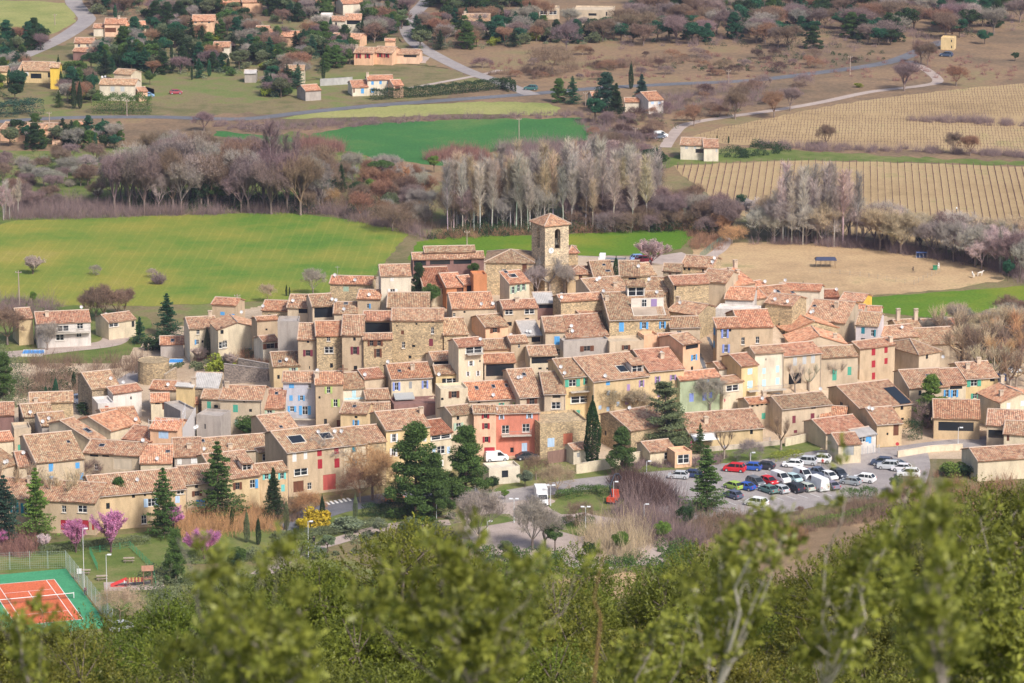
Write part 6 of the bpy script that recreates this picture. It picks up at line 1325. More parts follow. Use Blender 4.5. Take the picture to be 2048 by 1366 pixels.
brush('undergrowth', [(960, 150), (1060, 140), (1200, 128), (1300, 120), (1400, 118), (1400, 126), (1240, 136), (1080, 150)], 90, (1.2, 2.6), 'twig', 'brown', per=60, seed=49)
brush('undergrowth', [(1790, 240), (1900, 236), (2060, 246), (2060, 254), (1900, 248)], 50, (1.2, 2.8), 'twig', 'purple', per=60, seed=50)
for x, y, hp, k, c, l, s in [(1212, 225, 80, 'pine', 'blue', 'tallest dark conifer of the roadside farm', 1.2), (1232, 240, 74, 'fir', 'dgreen', 'dark fir right of the tallest farm conifer', 1.2), (1262, 178, 55, 'cyp', 'dgreen', 'column cypress of the roadside farm', 1.0), (1283, 210, 62, 'fir', 'blue', 'blue fir beside the orange roofed cottage', 1.3), (1118, 205, 48, 'pine', 'green', 'green pine left of the roadside farm', 1.4), (1145, 208, 56, 'con', 'teal', 'dark cedar left of the roadside farm', 1.1), (1190, 245, 50, 'oak', 'teal', 'round oak below the roadside farm', 1.2), (1305, 345, 50, 'oak', 'dgreen', 'round dark oak above the poplar grove', 1.3), (1322, 340, 34, 'oak', 'green', 'green bush beside the round dark oak', 1.2),
    (1388, 252, 46, 'bare', 'rust', 'rust brown bare tree at the track fork', 1.2), (1470, 238, 60, 'bare', 'brown', 'bare tree beside the upper track', 1.2), (1548, 235, 56, 'bare', 'rust', 'rust tree on the upper track', 1.2), (1580, 222, 52, 'bare', 'purple', 'purple bare tree on the upper track', 1.1), (1652, 293, 48, 'bare', 'brown', 'bare tree alone in the upper vineyard', 1.2), (1908, 308, 48, 'bare', 'brown', 'left bare tree of the vineyard pair', 1.1), (1940, 312, 46, 'bare', 'rust', 'rust right tree of the vineyard pair', 1.1), (1808, 182, 62, 'bare', 'purple', 'wide purple tree at the road bend', 1.4), (1842, 128, 52, 'bare', 'brown', 'bare tree at the road fork', 1.1), (1855, 132, 50, 'bare', 'brown', 'second bare tree at the road fork', 1.0), (1912, 172, 44, 'bare', 'rust', 'orange brown tree on the upper vineyard edge', 1.3), (1105, 148, 62, 'wide', 'brown', 'broad bare tree in the brown meadow', 1.4), (1133, 102, 62, 'bare', 'purple', 'dark bare oak below the modern villa', 1.2), (1434, 283, 14, 'cyp', 'dgreen', 'left tiny cypress by the vineyard farmhouse', 1.3), (1457, 287, 16, 'cyp', 'dgreen', 'right tiny cypress by the vineyard farmhouse', 1.3), (1225, 300, 20, 'pink', 'wpink', 'pale blossom tree in the violet scrub', 1.3), (408, 262, 42, 'bare', 'purple', 'dark bare tree below the main road', 1.5), (205, 325, 18, 'scr', 'grey', 'grey bush by the bungalow', 1.0), (1310, 245, 24, 'wide', 'purple', 'dark bush below the orange roofed cottage', 1.3), (2030, 122, 18, 'oak', 'dgreen', 'dark bush by the red scrub', 1.2), (1716, 175, 10, 'shr', 'ygreen', 'yellow broom beside the upper track', 1.4)]:
    pl(k, x, y, hp, l, None, c, s)
gl = {'bare': 'small bare orchard tree in the meadow at the left', 'scr': 'low bare shrub in the meadow at the left'}
scatter(['bare', 'bare', 'scr'], [(0, 430), (0, 330), (200, 320), (210, 400), (120, 420)], 46, {'bare': (28, 46), 'scr': (14, 24)}, gl, {'bare': 'orchard trees in the left meadow', 'scr': 'low shrubs in the left meadow'}, ['purple', 'grey', 'brown'], (1.1, 1.5), 51, 10)
scatter('pop', [(0, 440), (5, 425), (50, 430), (40, 440)], 6, (50, 72), 'pale poplar at the left edge of the stream wood', 'pale poplars at the left edge', ['wpink', 'pale'], (1.2, 1.5), 52, 8)
# wooded hillside, top right
tl = {'bare': 'violet leafless oak on the wooded slope at the top right', 'oak': 'dark evergreen oak on the wooded slope at the top right', 'pine': 'green pine on the wooded slope at the top right'}
tg = {'bare': 'leafless oaks of the top slope', 'oak': 'evergreen oaks of the top slope', 'pine': 'pines of the top slope'}
scatter(['bare', 'bare', 'bare', 'oak', 'pine', 'oak'], [(1240, 92), (1250, 40), (1300, -5), (2070, -5), (2070, 55), (1990, 90), (1850, 80), (1780, 95), (1600, 105), (1480, 85), (1380, 90)], 150, {'bare': (36, 62), 'oak': (28, 48), 'pine': (36, 60)}, tl, tg, {'bare': ['purple', 'purple', 'purple', 'grey', 'rust', 'brown', 'brown'], 'oak': ['dgreen', 'teal', 'teal'], 'pine': ['green', 'teal', 'dgreen']}, (1.2, 1.6), 61, 11, 1.25)
brush('undergrowth', [(1240, 100), (1300, 10), (2070, 0), (2070, 60), (1850, 90), (1600, 115), (1400, 95)], 170, (1.0, 3.2), 'leaf', 'dgreen', per=80, seed=63)
brush('undergrowth', [(1240, 100), (1300, 10), (2070, 0), (2070, 60), (1850, 90), (1600, 115), (1400, 95)], 260, (1.0, 3.0), 'twig', 'purple', per=40, seed=62)
# gardens, top left and top centre
gl = {'bare': 'bare garden tree among the villas', 'oak': 'evergreen oak among the villas', 'pine': 'pine among the villas', 'cyp': 'cypress among the villas', 'shr': 'green garden shrub among the villas', 'con': 'dark cedar among the villas'}
gg = {k: v + 's' for k, v in gl.items()}; gh = {'bare': (28, 50), 'oak': (26, 44), 'pine': (34, 56), 'cyp': (24, 44), 'shr': (12, 22), 'con': (32, 50)}; gc = {'bare': ['purple', 'grey', 'brown', 'rust'], 'oak': ['dgreen', 'teal', 'green', 'olive'], 'pine': ['teal', 'green', 'dgreen'], 'cyp': ['dgreen', 'teal'], 'shr': ['green', 'olive', 'ygreen', 'dgreen'], 'con': ['teal', 'dgreen']}
for poly, n, sd in [([(190, 122), (250, 75), (300, 60), (380, 70), (500, 90), (500, 150), (400, 160), (300, 150), (200, 150)], 52, 71), ([(110, 200), (130, 150), (185, 130), (195, 205), (150, 220)], 14, 72), ([(290, 30), (380, 10), (500, 20), (500, 60), (440, 40), (380, 70), (300, 60)], 26, 73), ([(440, 55), (505, 50), (505, 75), (600, 95), (660, 60), (700, 60), (660, 95), (600, 150), (560, 150), (500, 130)], 40, 74), ([(525, 30), (570, 15), (680, 20), (640, 40), (560, 50)], 18, 75), ([(725, 60), (735, 20), (820, 25), (805, 60), (760, 85), (725, 90)], 24, 76), ([(835, 100), (830, 70), (900, 30), (1060, 40), (1160, 60), (1240, 60), (1240, 85), (1100, 92), (930, 100)], 60, 77), ([(850, 20), (880, -5), (1080, -5), (1070, 12), (930, 24)], 26, 78), ([(-20, 190), (-20, 120), (40, 110), (60, 140), (30, 200)], 14, 79), ([(530, 195), (545, 150), (600, 160), (600, 180), (560, 200)], 10, 80), ([(0, 108), (0, 90), (80, 84), (90, 100)], 10, 82), ([(180, 20), (200, -5), (290, -5), (290, 30), (210, 38)], 16, 83), ([(640, 112), (700, 92), (700, 130), (640, 150)], 12, 84), ([(20, 282), (60, 272), (240, 272), (240, 300), (60, 305)], 18, 85)]:
    scatter(['bare', 'bare', 'oak', 'oak', 'pine', 'cyp', 'shr', 'con'], poly, n, gh, gl, gg, gc, (1.1, 1.5), sd, 6, 2.0)
    brush('undergrowth', poly, int(n * 3.2), (1.0, 2.6), 'leaf', ('olive', 'dgreen', 'grey_green')[sd % 3], per=70, seed=sd)
for i in range(17): pl('cyp', 236 + i * 9.5 + (i % 3) * 2, 138 + (i % 2) * 5, 26 + (i * 7) % 16, 'cypress of the row screening the villas', 'cypress row screening the villas', 'dgreen', 1.0)
for x, y, hp in [(148, 218, 62), (160, 218, 58), (46, 175, 42), (118, 170, 60), (123, 190, 52), (870, 0, 10), (565, 90, 40), (648, 88, 40), (647, 160, 46), (725, 85, 52), (187, 180, 40), (1043, 45, 42), (242, 142, 40), (384, 160, 30)]: pl('cyp', x, y, max(hp, 24), 'single tall cypress beside a villa', 'single tall cypresses beside the villas', 'dgreen', .95)
hedge([(188, 225), (240, 226), (303, 226)], 6, 5, 'high clipped green hedge in front of the stepped roof house', 'green', .32, 40); hedge([(-20, 232), (40, 232), (75, 226)], 6, 4, 'grey green hedge at the left edge by the road', 'blue', .32, 40); hedge([(742, 200), (850, 193), (960, 182), (1010, 176), (1025, 184)], 2.6, 3.0, 'long dark hedge along the main road', 'dgreen', .3, 60)
hedge([(490, 262), (492, 262), (530, 266)], 2, 2, 'thin dark hedge below the main road', 'purple', .3, 30)
pl('oak', 20, 292, 40, 'large round olive green tree at the left edge', None, 'olive', 1.3); pl('oak', 155, 280, 38, 'round bright green tree between the bungalows', None, 'green', 1.1); pl('oak', 30, 200, 34, 'round dark green tree in the yellow house garden', None, 'dgreen', 1.3); pl('oak', 205, 115, 36, 'broad dark umbrella oak above the cypress row', None, 'teal', 1.5)
pl('con', 118, 215, 34, 'feathery green conifer by the driveway', None, 'green', 1.1); pl('oak', 300, 170, 30, 'round tree by the parked blue cars', None, 'green', 1.0)
# vines: thousands of small stocks, in rows
def vines(poly, rows_dir, row_gap, plant_gap, hv, seed, col='brown'):
    rs = np.random.default_rng(seed); P = [at(x, y, 0) for x, y in poly]; xs = [p.x for p in P]; ys = [p.y for p in P]; d = np.array([math.sin(rows_dir), math.cos(rows_dir)]); n_ = np.array([d[1], -d[0]]); c = np.array([sum(xs) / len(xs), sum(ys) / len(ys)])
    R_ = 0.6 * math.hypot(max(xs) - min(xs), max(ys) - min(ys)); S = []; pg = [(p.x, p.y) for p in P]
    for i in np.arange(-R_, R_, row_gap):
        for j in np.arange(-R_, R_, plant_gap):
            q = c + n_ * i + d * (j + rs.uniform(-.1, .1))
            if inpoly(q[0], q[1], pg) and rs.random() < .97:
                a = np.array([q[0], q[1], 0]); t = a + np.array([rs.normal() * .05, rs.normal() * .05, hv]); S.append((*a, *t, .06, .05))
                for _ in range(2): S.append((*t, *(t + np.array([d[0], d[1], .25]) * rs.choice([-1, 1]) * np.array([1, 1, 1]) * plant_gap * .5 * rs.uniform(.7, 1) + np.array([0, 0, rs.uniform(-.1, .4)])), .045, .02))
    V, Q = tubes(S); tag(link('vines', quads('vines', V, Q, ['bark']), None, None, (.19, .12, .10)), kind='stuff')
vines([(1376, 362), (1345, 333), (1480, 327), (1600, 323), (1850, 329), (2080, 337), (2080, 510), (1900, 490), (1700, 465), (1500, 436), (1430, 398)], R(5.4), 1.9, 1.0, .9, 1)
vines([(1390, 277), (1450, 258), (1540, 240), (1660, 216), (1760, 200), (1900, 184), (2080, 166), (2080, 232), (1900, 236), (1720, 228), (1600, 236)], R(84), 4.6, .95, .9, 2)
vines([(1400, 280), (1600, 240), (1720, 232), (1900, 244), (2080, 256), (2080, 303), (1900, 298), (1700, 292), (1560, 288), (1450, 285)], R(96), 4.6, .95, .9, 3)

brush('undergrowth', [(520, 1060), (700, 1035), (860, 1045), (940, 1060), (930, 1120), (700, 1110), (520, 1130)], 60, (.8, 1.8), 'leaf', 'olive', per=160, seed=81)
brush('undergrowth', [(930, 1095), (1060, 1110), (1200, 1120), (1330, 1090), (1400, 1100), (1380, 1150), (1000, 1150)], 90, (1.0, 2.6), 'leaf', 'green', per=160, seed=82)
brush('undergrowth', [(240, 1190), (330, 1130), (520, 1110), (560, 1180), (400, 1230), (260, 1240)], 60, (1.2, 3.0), 'leaf', 'olive', per=180, seed=83)
brush('undergrowth', [(0, 300), (200, 310), (420, 300), (620, 300), (760, 330), (700, 400), (420, 330), (200, 400), (0, 430)], 150, (.8, 2.2), 'leaf', 'olive', per=60, seed=84)
for i, (x, y, hp, k, c) in enumerate([(905, 1012, 60, 'oak', 'green'), (985, 985, 34, 'oak', 'dgreen'), (1010, 1000, 22, 'oak', 'lgreen'), (820, 1090, 56, 'oak', 'olive'), (760, 1075, 40, 'oak', 'grey_green'), (470, 1150, 44, 'oak', 'dgreen'), (480, 1135, 44, 'oak', 'green'), (1010, 1120, 40, 'oak', 'olive'), (1240, 1110, 50, 'oak', 'lgreen'), (1325, 1085, 44, 'oak', 'lgreen'), (1370, 1060, 50, 'oak', 'dgreen'), (1180, 1120, 38, 'oak', 'dgreen')]):
    pl(k, x, y, hp, ('round green bush tree at the foot of the second pine', 'dark bush beside the bank garage', 'small light green bush by the road lawn', 'olive green bush behind the blurred shoots', 'grey green bush below the park bed', 'dark bush tree between the blossom and the cypresses', 'green bush right of the last blossom tree', 'olive bush at the lower edge of the gravel square', 'yellow green young tree in the tan brush', 'light green young tree in the purple brush', 'dark evergreen bush below the layered cedar', 'dark bush below the bright green pine')[i], None, c, .95)

scatter('bare', [(600, 430), (625, 385), (720, 350), (850, 370), (870, 462), (800, 466), (700, 436)], 46, (38, 66), 'small leafless tree at the bend of the stream', 'small leafless trees at the bend of the stream', ['brown', 'purple', 'rust', 'grey'], (.8, 1.1), 91, 9)
brush('undergrowth', [(600, 425), (640, 370), (850, 360), (870, 465), (800, 466), (700, 436)], 130, (1.5, 3.6), 'twig', 'brown', per=60, seed=92)
scatter('wide', [(1170, 250), (1250, 240), (1340, 215), (1480, 165), (1600, 160), (1620, 195), (1480, 225), (1330, 260), (1300, 330), (1200, 300)], 40, (16, 34), 'small dark shrub tree on the scrubby slope below the main road', 'shrub trees below the main road', ['purple', 'brown', 'dark', 'rust'], (1.1, 1.6), 93, 9)
scatter('wide', [(940, 125), (1150, 105), (1500, 112), (1800, 118), (1800, 130), (1500, 150), (1200, 160), (1000, 160)], 44, (10, 24), 'small shrub tree in the brown meadow above the main road', 'shrub trees above the main road', ['purple', 'brown', 'dark', 'rust'], (1.2, 1.8), 94, 9)
brush('undergrowth', [(1380, 120), (1780, 100), (1800, 118), (1500, 150), (1240, 130)], 60, (.8, 2.0), 'leaf', 'dgreen', per=70, seed=95)
brush('undergrowth', [(1180, 250), (1480, 180), (1620, 190), (1330, 270), (1300, 330)], 60, (.8, 2.4), 'leaf', 'olive', per=70, seed=96)
brush('undergrowth', [(290, 760), (350, 735), (400, 745), (450, 740), (540, 735), (530, 700), (430, 715), (330, 735)], 34, (.6, 1.5), 'leaf', 'olive', per=160, seed=97)
brush('undergrowth', [(380, 725), (540, 735), (535, 705), (400, 710)], 26, (.6, 1.8), 'twig', 'rust', per=60, seed=98)

scatter('bare', [(880, 462), (900, 430), (1060, 420), (1320, 425), (1330, 450), (1060, 462)], 56, (62, 100), 'fine grey leafless tree between the poplars of the grove', 'grey leafless trees in the poplar grove', ['grey', 'tan', 'purple', 'brown'], (.65, .9), 101, 9)
# ================================================================ vehicles, street furniture, small things
def car_mesh(kind):
    """body, glass, wheel meshes for one body style; x is forward"""
    P = {'hatch': dict(L=4.0, W=1.74, hood=.88, belt=.95, roof=1.48, a=.55, b=1.25, c=3.25, d=3.85, tail=.98), 'saloon': dict(L=4.4, W=1.78, hood=.86, belt=.92, roof=1.44, a=.7, b=1.55, c=3.15, d=3.95, tail=.95),
         'suv': dict(L=4.4, W=1.84, hood=1.02, belt=1.08, roof=1.68, a=.75, b=1.4, c=3.7, d=4.25, tail=1.1), 'mpv': dict(L=4.3, W=1.8, hood=1.0, belt=1.02, roof=1.68, a=.5, b=1.25, c=3.75, d=4.2, tail=1.1),
         'van': dict(L=4.5, W=1.85, hood=1.12, belt=1.15, roof=1.92, a=.6, b=1.3, c=4.3, d=4.45, tail=1.2), 'bigvan': dict(L=5.6, W=2.05, hood=1.35, belt=1.4, roof=2.55, a=.5, b=1.25, c=5.4, d=5.55, tail=1.4), 'pickup': dict(L=5.2, W=1.85, hood=1.08, belt=1.12, roof=1.78, a=.95, b=1.6, c=3.0, d=3.5, tail=1.1)}[kind]
    L, W = P['L'], P['W']; X = lambda q: L / 2 - q; w = W / 2; B = MB()
    st = [(0, .45, .62, w * .86), (.12, .28, P['hood'] - .12, w * .96), (P['a'], .24, P['hood'], w), (P['b'], .24, P['belt'], w), (P['c'], .24, P['belt'], w), (P['d'], .26, P['tail'], w), (L - .02, .42, P['tail'] - .1, w * .93)]
    rings = [[(X(q), -ww, z0), (X(q), -ww * 1.0, (z0 + z1) / 2 + .05), (X(q), -ww * .93, z1), (X(q), ww * .93, z1), (X(q), ww, (z0 + z1) / 2 + .05), (X(q), ww, z0)] for q, z0, z1, ww in st]
    for a, b in zip(rings, rings[1:]):
        for i in range(6): B.face([a[i], b[i], b[(i + 1) % 6], a[(i + 1) % 6]])
    B.face(rings[0]); B.face(list(reversed(rings[-1])))
    zr = P['roof']; tw = w * .78; a1, b1, c1, d1 = P['a'], P['b'], P['c'], P['d']; bz = P['belt'] - .02
    q0 = [(X(a1 + .1), -w * .9, bz), (X(a1 + .1), w * .9, bz), (X(d1 - .05), w * .9, bz), (X(d1 - .05), -w * .9, bz)]; q1 = [(X(b1 + .25), -tw, zr - .06), (X(b1 + .25), tw, zr - .06), (X(c1 - .05), tw, zr - .06), (X(c1 - .05), -tw, zr - .06)]
    G = MB()
    for i in range(4): j = (i + 1) % 4; G.face([q0[i], q1[i], q1[j], q0[j]])
    B.face([(x + (.05 if x > 0 else -.05), y * 1.03, zr - .055) for x, y, z in q1]); 
    top = [(x * .93, y * .88, zr) for x, y, z in q1]; low = [(x + (.05 if x > 0 else -.05), y * 1.03, zr - .055) for x, y, z in q1]; B.face(list(reversed(top)))
    for i in range(4): j = (i + 1) % 4; B.face([low[i], low[j], top[j], top[i]])
    for i in range(4): B.tube(q0[i], q1[i], .05, .045, n=4)
    for sx in (-1, 1):
        for f in ((.5,) if kind not in ('suv', 'mpv') else (.38, .7)): B.tube((X(b1 + .25 + (c1 - b1) * f), sx * w * .9, bz), (X(b1 + .25 + (c1 - b1) * f), sx * tw, zr - .05), .045, n=4)
        if kind in ('van', 'bigvan'): y0, y1 = sx * w * .95, sx * tw * 1.04; B.face([(X(b1 + .9), y0, bz), (X(L - .06), y0, bz), (X(L - .1), y1, zr - .05), (X(b1 + .9), y1, zr - .05)])
    if kind in ('van', 'bigvan'): B.face([(X(L - .01), -w * .92, bz), (X(L - .01), w * .92, bz), (X(L - .08), tw, zr - .04), (X(L - .08), -tw, zr - .04)])
    W_ = MB(); W_.tube((0, -.11, 0), (0, .11, 0), .32, n=14); W_.tube((0, -.12, 0), (0, .12, 0), .19, n=10, mi=1)
    return B.mesh('body', ['paint']), G.mesh('glass', ['glass']), L, w
CM = {}; 
_w = MB(); _w.tube((0, -.11, 0), (0, .11, 0), .33, n=14); WHEEL = _w.mesh('tyre', ['paint'])
_w = MB(); _w.tube((0, -.125, 0), (0, .125, 0), .2, n=10); RIM = _w.mesh('rim', ['paint'])
_w = MB(); _w.box(-.03, .03, -.2, .2, -.08, .08); LAMP = _w.mesh('light', ['paint'])
def car(kind, x, y, head, colour, label, group=None, name='parked_car', cat='car'):
    if kind not in CM: CM[kind] = car_mesh(kind)
    bm, gm, L, w = CM[kind]; P = gnd(x, y); P.z = th(P.x, P.y) + (.04 if P.y < 720 else .02); root = empty(name, P, R(head), label=label, cat=cat, group=group)
    link('body', bm, root, None, colour); link('windows', gm, root)
    for sx in (L / 2 - .8, -L / 2 + .75):
        for sy in (-1, 1):
            t = link('wheel', WHEEL, root, None, (.02, .02, .022), (sx, sy * (w - .1), .33)); link('rim', RIM, t, None, (.45, .45, .46))
    for sy in (-1, 1):
        zz = .72 if kind not in ('van', 'bigvan', 'suv', 'pickup') else .85
        link('headlight', LAMP, root, None, (.8, .82, .85), (L / 2 - .07, sy * w * .68, zz)); link('tail_light', LAMP, root, None, (.5, .02, .02), (-L / 2 + .04, sy * w * .72, zz + .1), None, (1, .5, 1.6))
    return root
WH, SI, BK, GY, BL, RD = (.80, .80, .80), (.50, .52, .54), (.035, .035, .045), (.14, .15, .17), (.03, .10, .42), (.60, .02, .03)
cg = 'cars in the car park'
for a in [('mpv', 1469, 943, 162, RD, 'red people carrier at the left of the back parking row'), ('hatch', 1503, 940, 165, BL, 'blue hatchback between the red and the black car'), ('hatch', 1529, 938, 160, BK, 'black hatchback at the right of the red and blue cars'), ('hatch', 1586, 934, 168, WH, 'white hatchback in front of the yellow green hedge'), ('mpv', 1612, 929, 165, SI, 'silver estate between the two white cars of the back row'), ('suv', 1640, 925, 168, WH, 'white off-roader with black trim at the right of the back row'),
          ('hatch', 1357, 957, 170, SI, 'silver hatchback left of the layered cedar'), ('saloon', 1382, 954, 165, (.03, .05, .12), 'dark blue saloon half hidden by the layered cedar'),
          ('hatch', 1467, 978, 130, (.34, .48, .09), 'lime green small car'), ('saloon', 1490, 979, 140, BL, 'bright blue coupe beside the lime green car'), ('mpv', 1511, 971, -58, GY, 'dark grey people carrier facing the camera'), ('hatch', 1537, 968, -55, RD, 'red small car in the middle row'), ('van', 1561, 964, -58, WH, 'white van in the middle row beside the red car'), ('hatch', 1587, 963, -58, (.45, .60, .62), 'pale turquoise car right of the white van'), ('van', 1606, 957, -60, WH, 'second white van, shorter, right of the turquoise car'), ('pickup', 1632, 952, -40, (.12, .15, .22), 'slate blue pickup at the back of the middle rows'), ('hatch', 1658, 958, -60, WH, 'white hatchback right of the slate blue pickup'), ('suv', 1677, 955, -62, (.05, .06, .08), 'black off-roader at the right end of the middle row'),
          ('saloon', 1537, 985, 125, (.14, .24, .22), 'dark green car in the front row'), ('hatch', 1560, 985, 125, SI, 'silver car between the dark green and the black one'), ('suv', 1588, 983, 125, BK, 'black car with red tail lights in the front row'), ('bigvan', 1634, 978, 118, WH, 'big white van showing its rear doors'), ('saloon', 1662, 977, 118, (.24, .22, .28), 'purplish grey saloon right of the big white van'), ('hatch', 1702, 969, 150, (.32, .35, .37), 'grey car next to the last white one in the front row'), ('suv', 1728, 964, 155, WH, 'white car at the right end of the front row'), ('hatch', 1466, 996, 130, (.10, .12, .18), 'dark blue grey car below the lime green one'), ('hatch', 1612, 981, 122, (.48, .52, .46), 'pale grey green car left of the big white van'),
          ('suv', 1765, 931, 165, (.06, .08, .13), 'dark blue off-roader, first of the right hand group'), ('suv', 1777, 938, 168, SI, 'silver off-roader overlapping the dark blue one'), ('hatch', 1803, 942, 168, (.70, .68, .70), 'pale pinkish white hatchback in the right hand group'), ('suv', 1817, 953, 172, WH, 'white jeep like car nearest in the right hand group'), ('mpv', 1513, 1012, 150, WH, 'white camper with a roof hatch at the front of the car park'), ('saloon', 1790, 934, 166, GY, 'dark car wedged behind the pale hatchback')]: car(*a, group=cg)
car('van', 993, 922, 12, WH, 'white van before the arched crimson garage'); car('saloon', 1054, 919, 10, BK, 'black car beside the salmon red house'); car('mpv', 244, 1262, 18, SI, 'silver estate car by the tennis court, partly behind leaves')
car('pickup', 155, 806, 120, WH, 'white pickup beside the mossy roofed stone house'); car('suv', 1893, 113, 160, (.05, .08, .14), 'dark car near the roofless yellow tower'); car('van', 1320, 275, 20, WH, 'white van on the grass near the vineyard farmhouse'); car('hatch', 1316, 277, 200, (.10, .12, .16), 'dark car in front of the white van near the farmhouse')
car('hatch', 296, 194, 10, (.20, .36, .55), 'blue car by the clipped hedge'); car('hatch', 352, 188, 10, (.35, .06, .08), 'dark red car at the villa drive'); car('hatch', 799, 125, 10, SI, 'silver car on the gravel yard of the farmhouse'); car('suv', 1062, 180, 165, (.05, .15, .14), 'dark green car at the road junction'); car('hatch', 2036, 745, 10, SI, 'silver car parked under the right hand planes'); car('hatch', 2004, 762, 10, (.10, .13, .28), 'dark blue car parked under the right hand planes'); car('hatch', 791, 1004, 0, (.60, .24, .12), 'orange brown car half hidden behind the hedge')
car('suv', 1278, 522, 8, (.20, .32, .55), 'blue grey car behind the village'); car('hatch', 1288, 524, 8, (.45, .06, .08), 'red car beside the blue grey one behind the village')
def boxvan():
    P = gnd(1083.5, 1008); P.z = .045; r = empty('box_van', P, R(-84), label='white box van parked at the edge of the gravel square', cat='van')
    b = MB(); b.box(-3.2, .55, -1.05, 1.05, .75, 2.95); b.build('cargo_box', 'paint', r, (.82, .82, .82))
    c = MB(); st = [(.6, .45, 2.15, 1.0), (1.35, .40, 2.15, .98), (1.9, .4, 1.3, .97), (2.45, .42, 1.05, .92), (2.6, .45, .75, .85)]; rg = [[(x, -w_, z0), (x, -w_ * .92, z1), (x, w_ * .92, z1), (x, w_, z0)] for x, z0, z1, w_ in st]
    for p, q in zip(rg, rg[1:]):
        for i in range(4): c.face([p[i], q[i], q[(i + 1) % 4], p[(i + 1) % 4]])
    c.face(rg[0]); c.face(list(reversed(rg[-1]))); c.build('cab', 'paint', r, (.82, .82, .82))
    g = MB(); g.face([(1.42, -.8, 2.08), (1.95, -.86, 1.34), (1.95, .86, 1.34), (1.42, .8, 2.08)]); g.v = [(x + .03, y, z + .03) for x, y, z in g.v]; g.build('windscreen', 'glass', r)
    gr = MB(); gr.box(2.56, 2.64, -.6, .6, .5, .78); gr.build('grille', 'paint', r, (.05, .05, .05))
    for sx in (1.75, -2.2):
        for sy in (-.9, .9): t = link('wheel', WHEEL, r, None, (.02, .02, .022), (sx, sy, .35)); link('rim', RIM, t, None, (.4, .4, .4))
    for sy in (-1, 1): link('headlight', LAMP, r, None, (.85, .85, .85), (2.5, sy * .7, .85)); m_ = MB(); m_.box(1.7, 1.8, sy * 1.05 - .1, sy * 1.05 + .1, 1.3, 1.7); m_.build('mirror', 'paint', r, (.04, .04, .04))
boxvan()
def flatbed():
    P = gnd(1222, 524); r = empty('flatbed_truck', P, R(172), label='flatbed truck with a white cab behind the village', cat='truck')
    r.scale = (.78, .78, .72); b = MB(); b.box(1.6, 3.2, -1.1, 1.1, .8, 2.6); b.box(3.2, 3.5, -1.05, 1.05, .8, 1.6); b.build('cab', 'paint', r, (.8, .8, .78)); b = MB(); b.box(3.2, 3.25, -.9, .9, 1.7, 2.6); b.build('windscreen', 'glass', r); b = MB(); b.box(-4.2, 1.5, -1.15, 1.15, .95, 1.15); b.box(-4.2, -4.1, -1.1, 1.1, 1.15, 1.6); b.build('flat_bed', 'paint', r, (.2, .2, .2))
    for sx in (2.4, -2.2, -3.3):
        for sy in (-1, 1): link('wheel', WHEEL, r, None, (.02, .02, .02), (sx, sy, .45), None, (1.35, 1.3, 1.35))
flatbed()
# parking bay lines
def pline(x0, y0, x1, y1, w_=.13):
    a, b = gnd(x0, y0), gnd(x1, y1); d = (b - a).normalized(); n = Vector((-d.y, d.x, 0)) * w_ / 2; z = Vector((0, 0, .048)); a.z = b.z = 0
    m = MB(); m.face([a - n + z, a + n + z, b + n + z, b - n + z]); tag(m.build('road_marking', 'paint', None, (.72, .72, .70)), kind='structure')
for i in range(9): x = 1452 + i * 24; pline(x, 1003 - i * 2.2, x + 20, 988 - i * 2.2 + 22)
for x in (1505, 1530, 1552, 1575, 1600): pline(x, 948 - (x - 1505) * .06, x + 12, 955 - (x - 1505) * .06)
for i in range(6): pline(652 + i * 8.5, 1004 - i * 1.6, 659 + i * 8.5, 1010 - i * 1.6, .45)
# ---- lamps and poles
def lamp(x, yb, yt, double=False, label='', flood=False):
    P = gnd(x, yb); h_ = (yb - yt) / scl(P) * 1.03; r = empty('street_lamp' if not flood else 'floodlight', P, 0, label=label, cat='street lamp' if not flood else 'floodlight', group=None)
    b = MB(); b.tube((0, 0, -.2), (0, 0, h_), .07, .05, n=6); b.tube((0, 0, 0), (0, 0, .5), .11, n=6); b.build('pole', 'paint', r, (.62, .64, .66))
    for s_ in ((-1, 1) if double else (1,)):
        b = MB(); b.tube((0, 0, h_ - .1), (s_ * .55, -.1, h_ + .05), .035, n=5); b.build('arm', 'paint', r, (.6, .62, .64)); l = MB(); l.box(s_ * .55 - .32, s_ * .55 + .32, -.28, .12, h_ - .04, h_ + .10); l.box(s_ * .55 - .25, s_ * .55 + .25, -.2, .04, h_ - .09, h_ - .04); l.build('lamp_head', 'paint', r, (.82, .84, .86))
for a in [(617, 1118, 1042, 0, 'lamp post beside the walking person'), (873, 1046, 1008, 0, 'lamp post in front of the largest pine'), (1028, 1046, 997, 1, 'double headed lamp on the gravel square left of the white box van'), (1171, 1056, 1013, 1, 'double headed lamp near the juniper bed'), (1288, 1046, 1008, 0, 'lamp post beside the purple brush'), (1227, 1008, 963, 0, 'lamp post in front of the red loader'), (1101, 1012, 970, 1, 'lamp right of the white box van'), (1293, 958, 922, 0, 'post by the cream garden wall'), (1916, 888, 855, 0, 'lamp beside the right hand road'), (975, 1072, 1042, 0, 'lamp behind the thin bare tree'), (1501, 930, 905, 0, 'lamp at the back of the car park')]: lamp(a[0], a[1], a[2], bool(a[3]), a[4])
lamp(169, 1190, 1056, False, 'tall floodlight at the court side in front of the blossom tree', True); lamp(215, 1225, 1108, False, 'floodlight between the court fence and the play house', True)
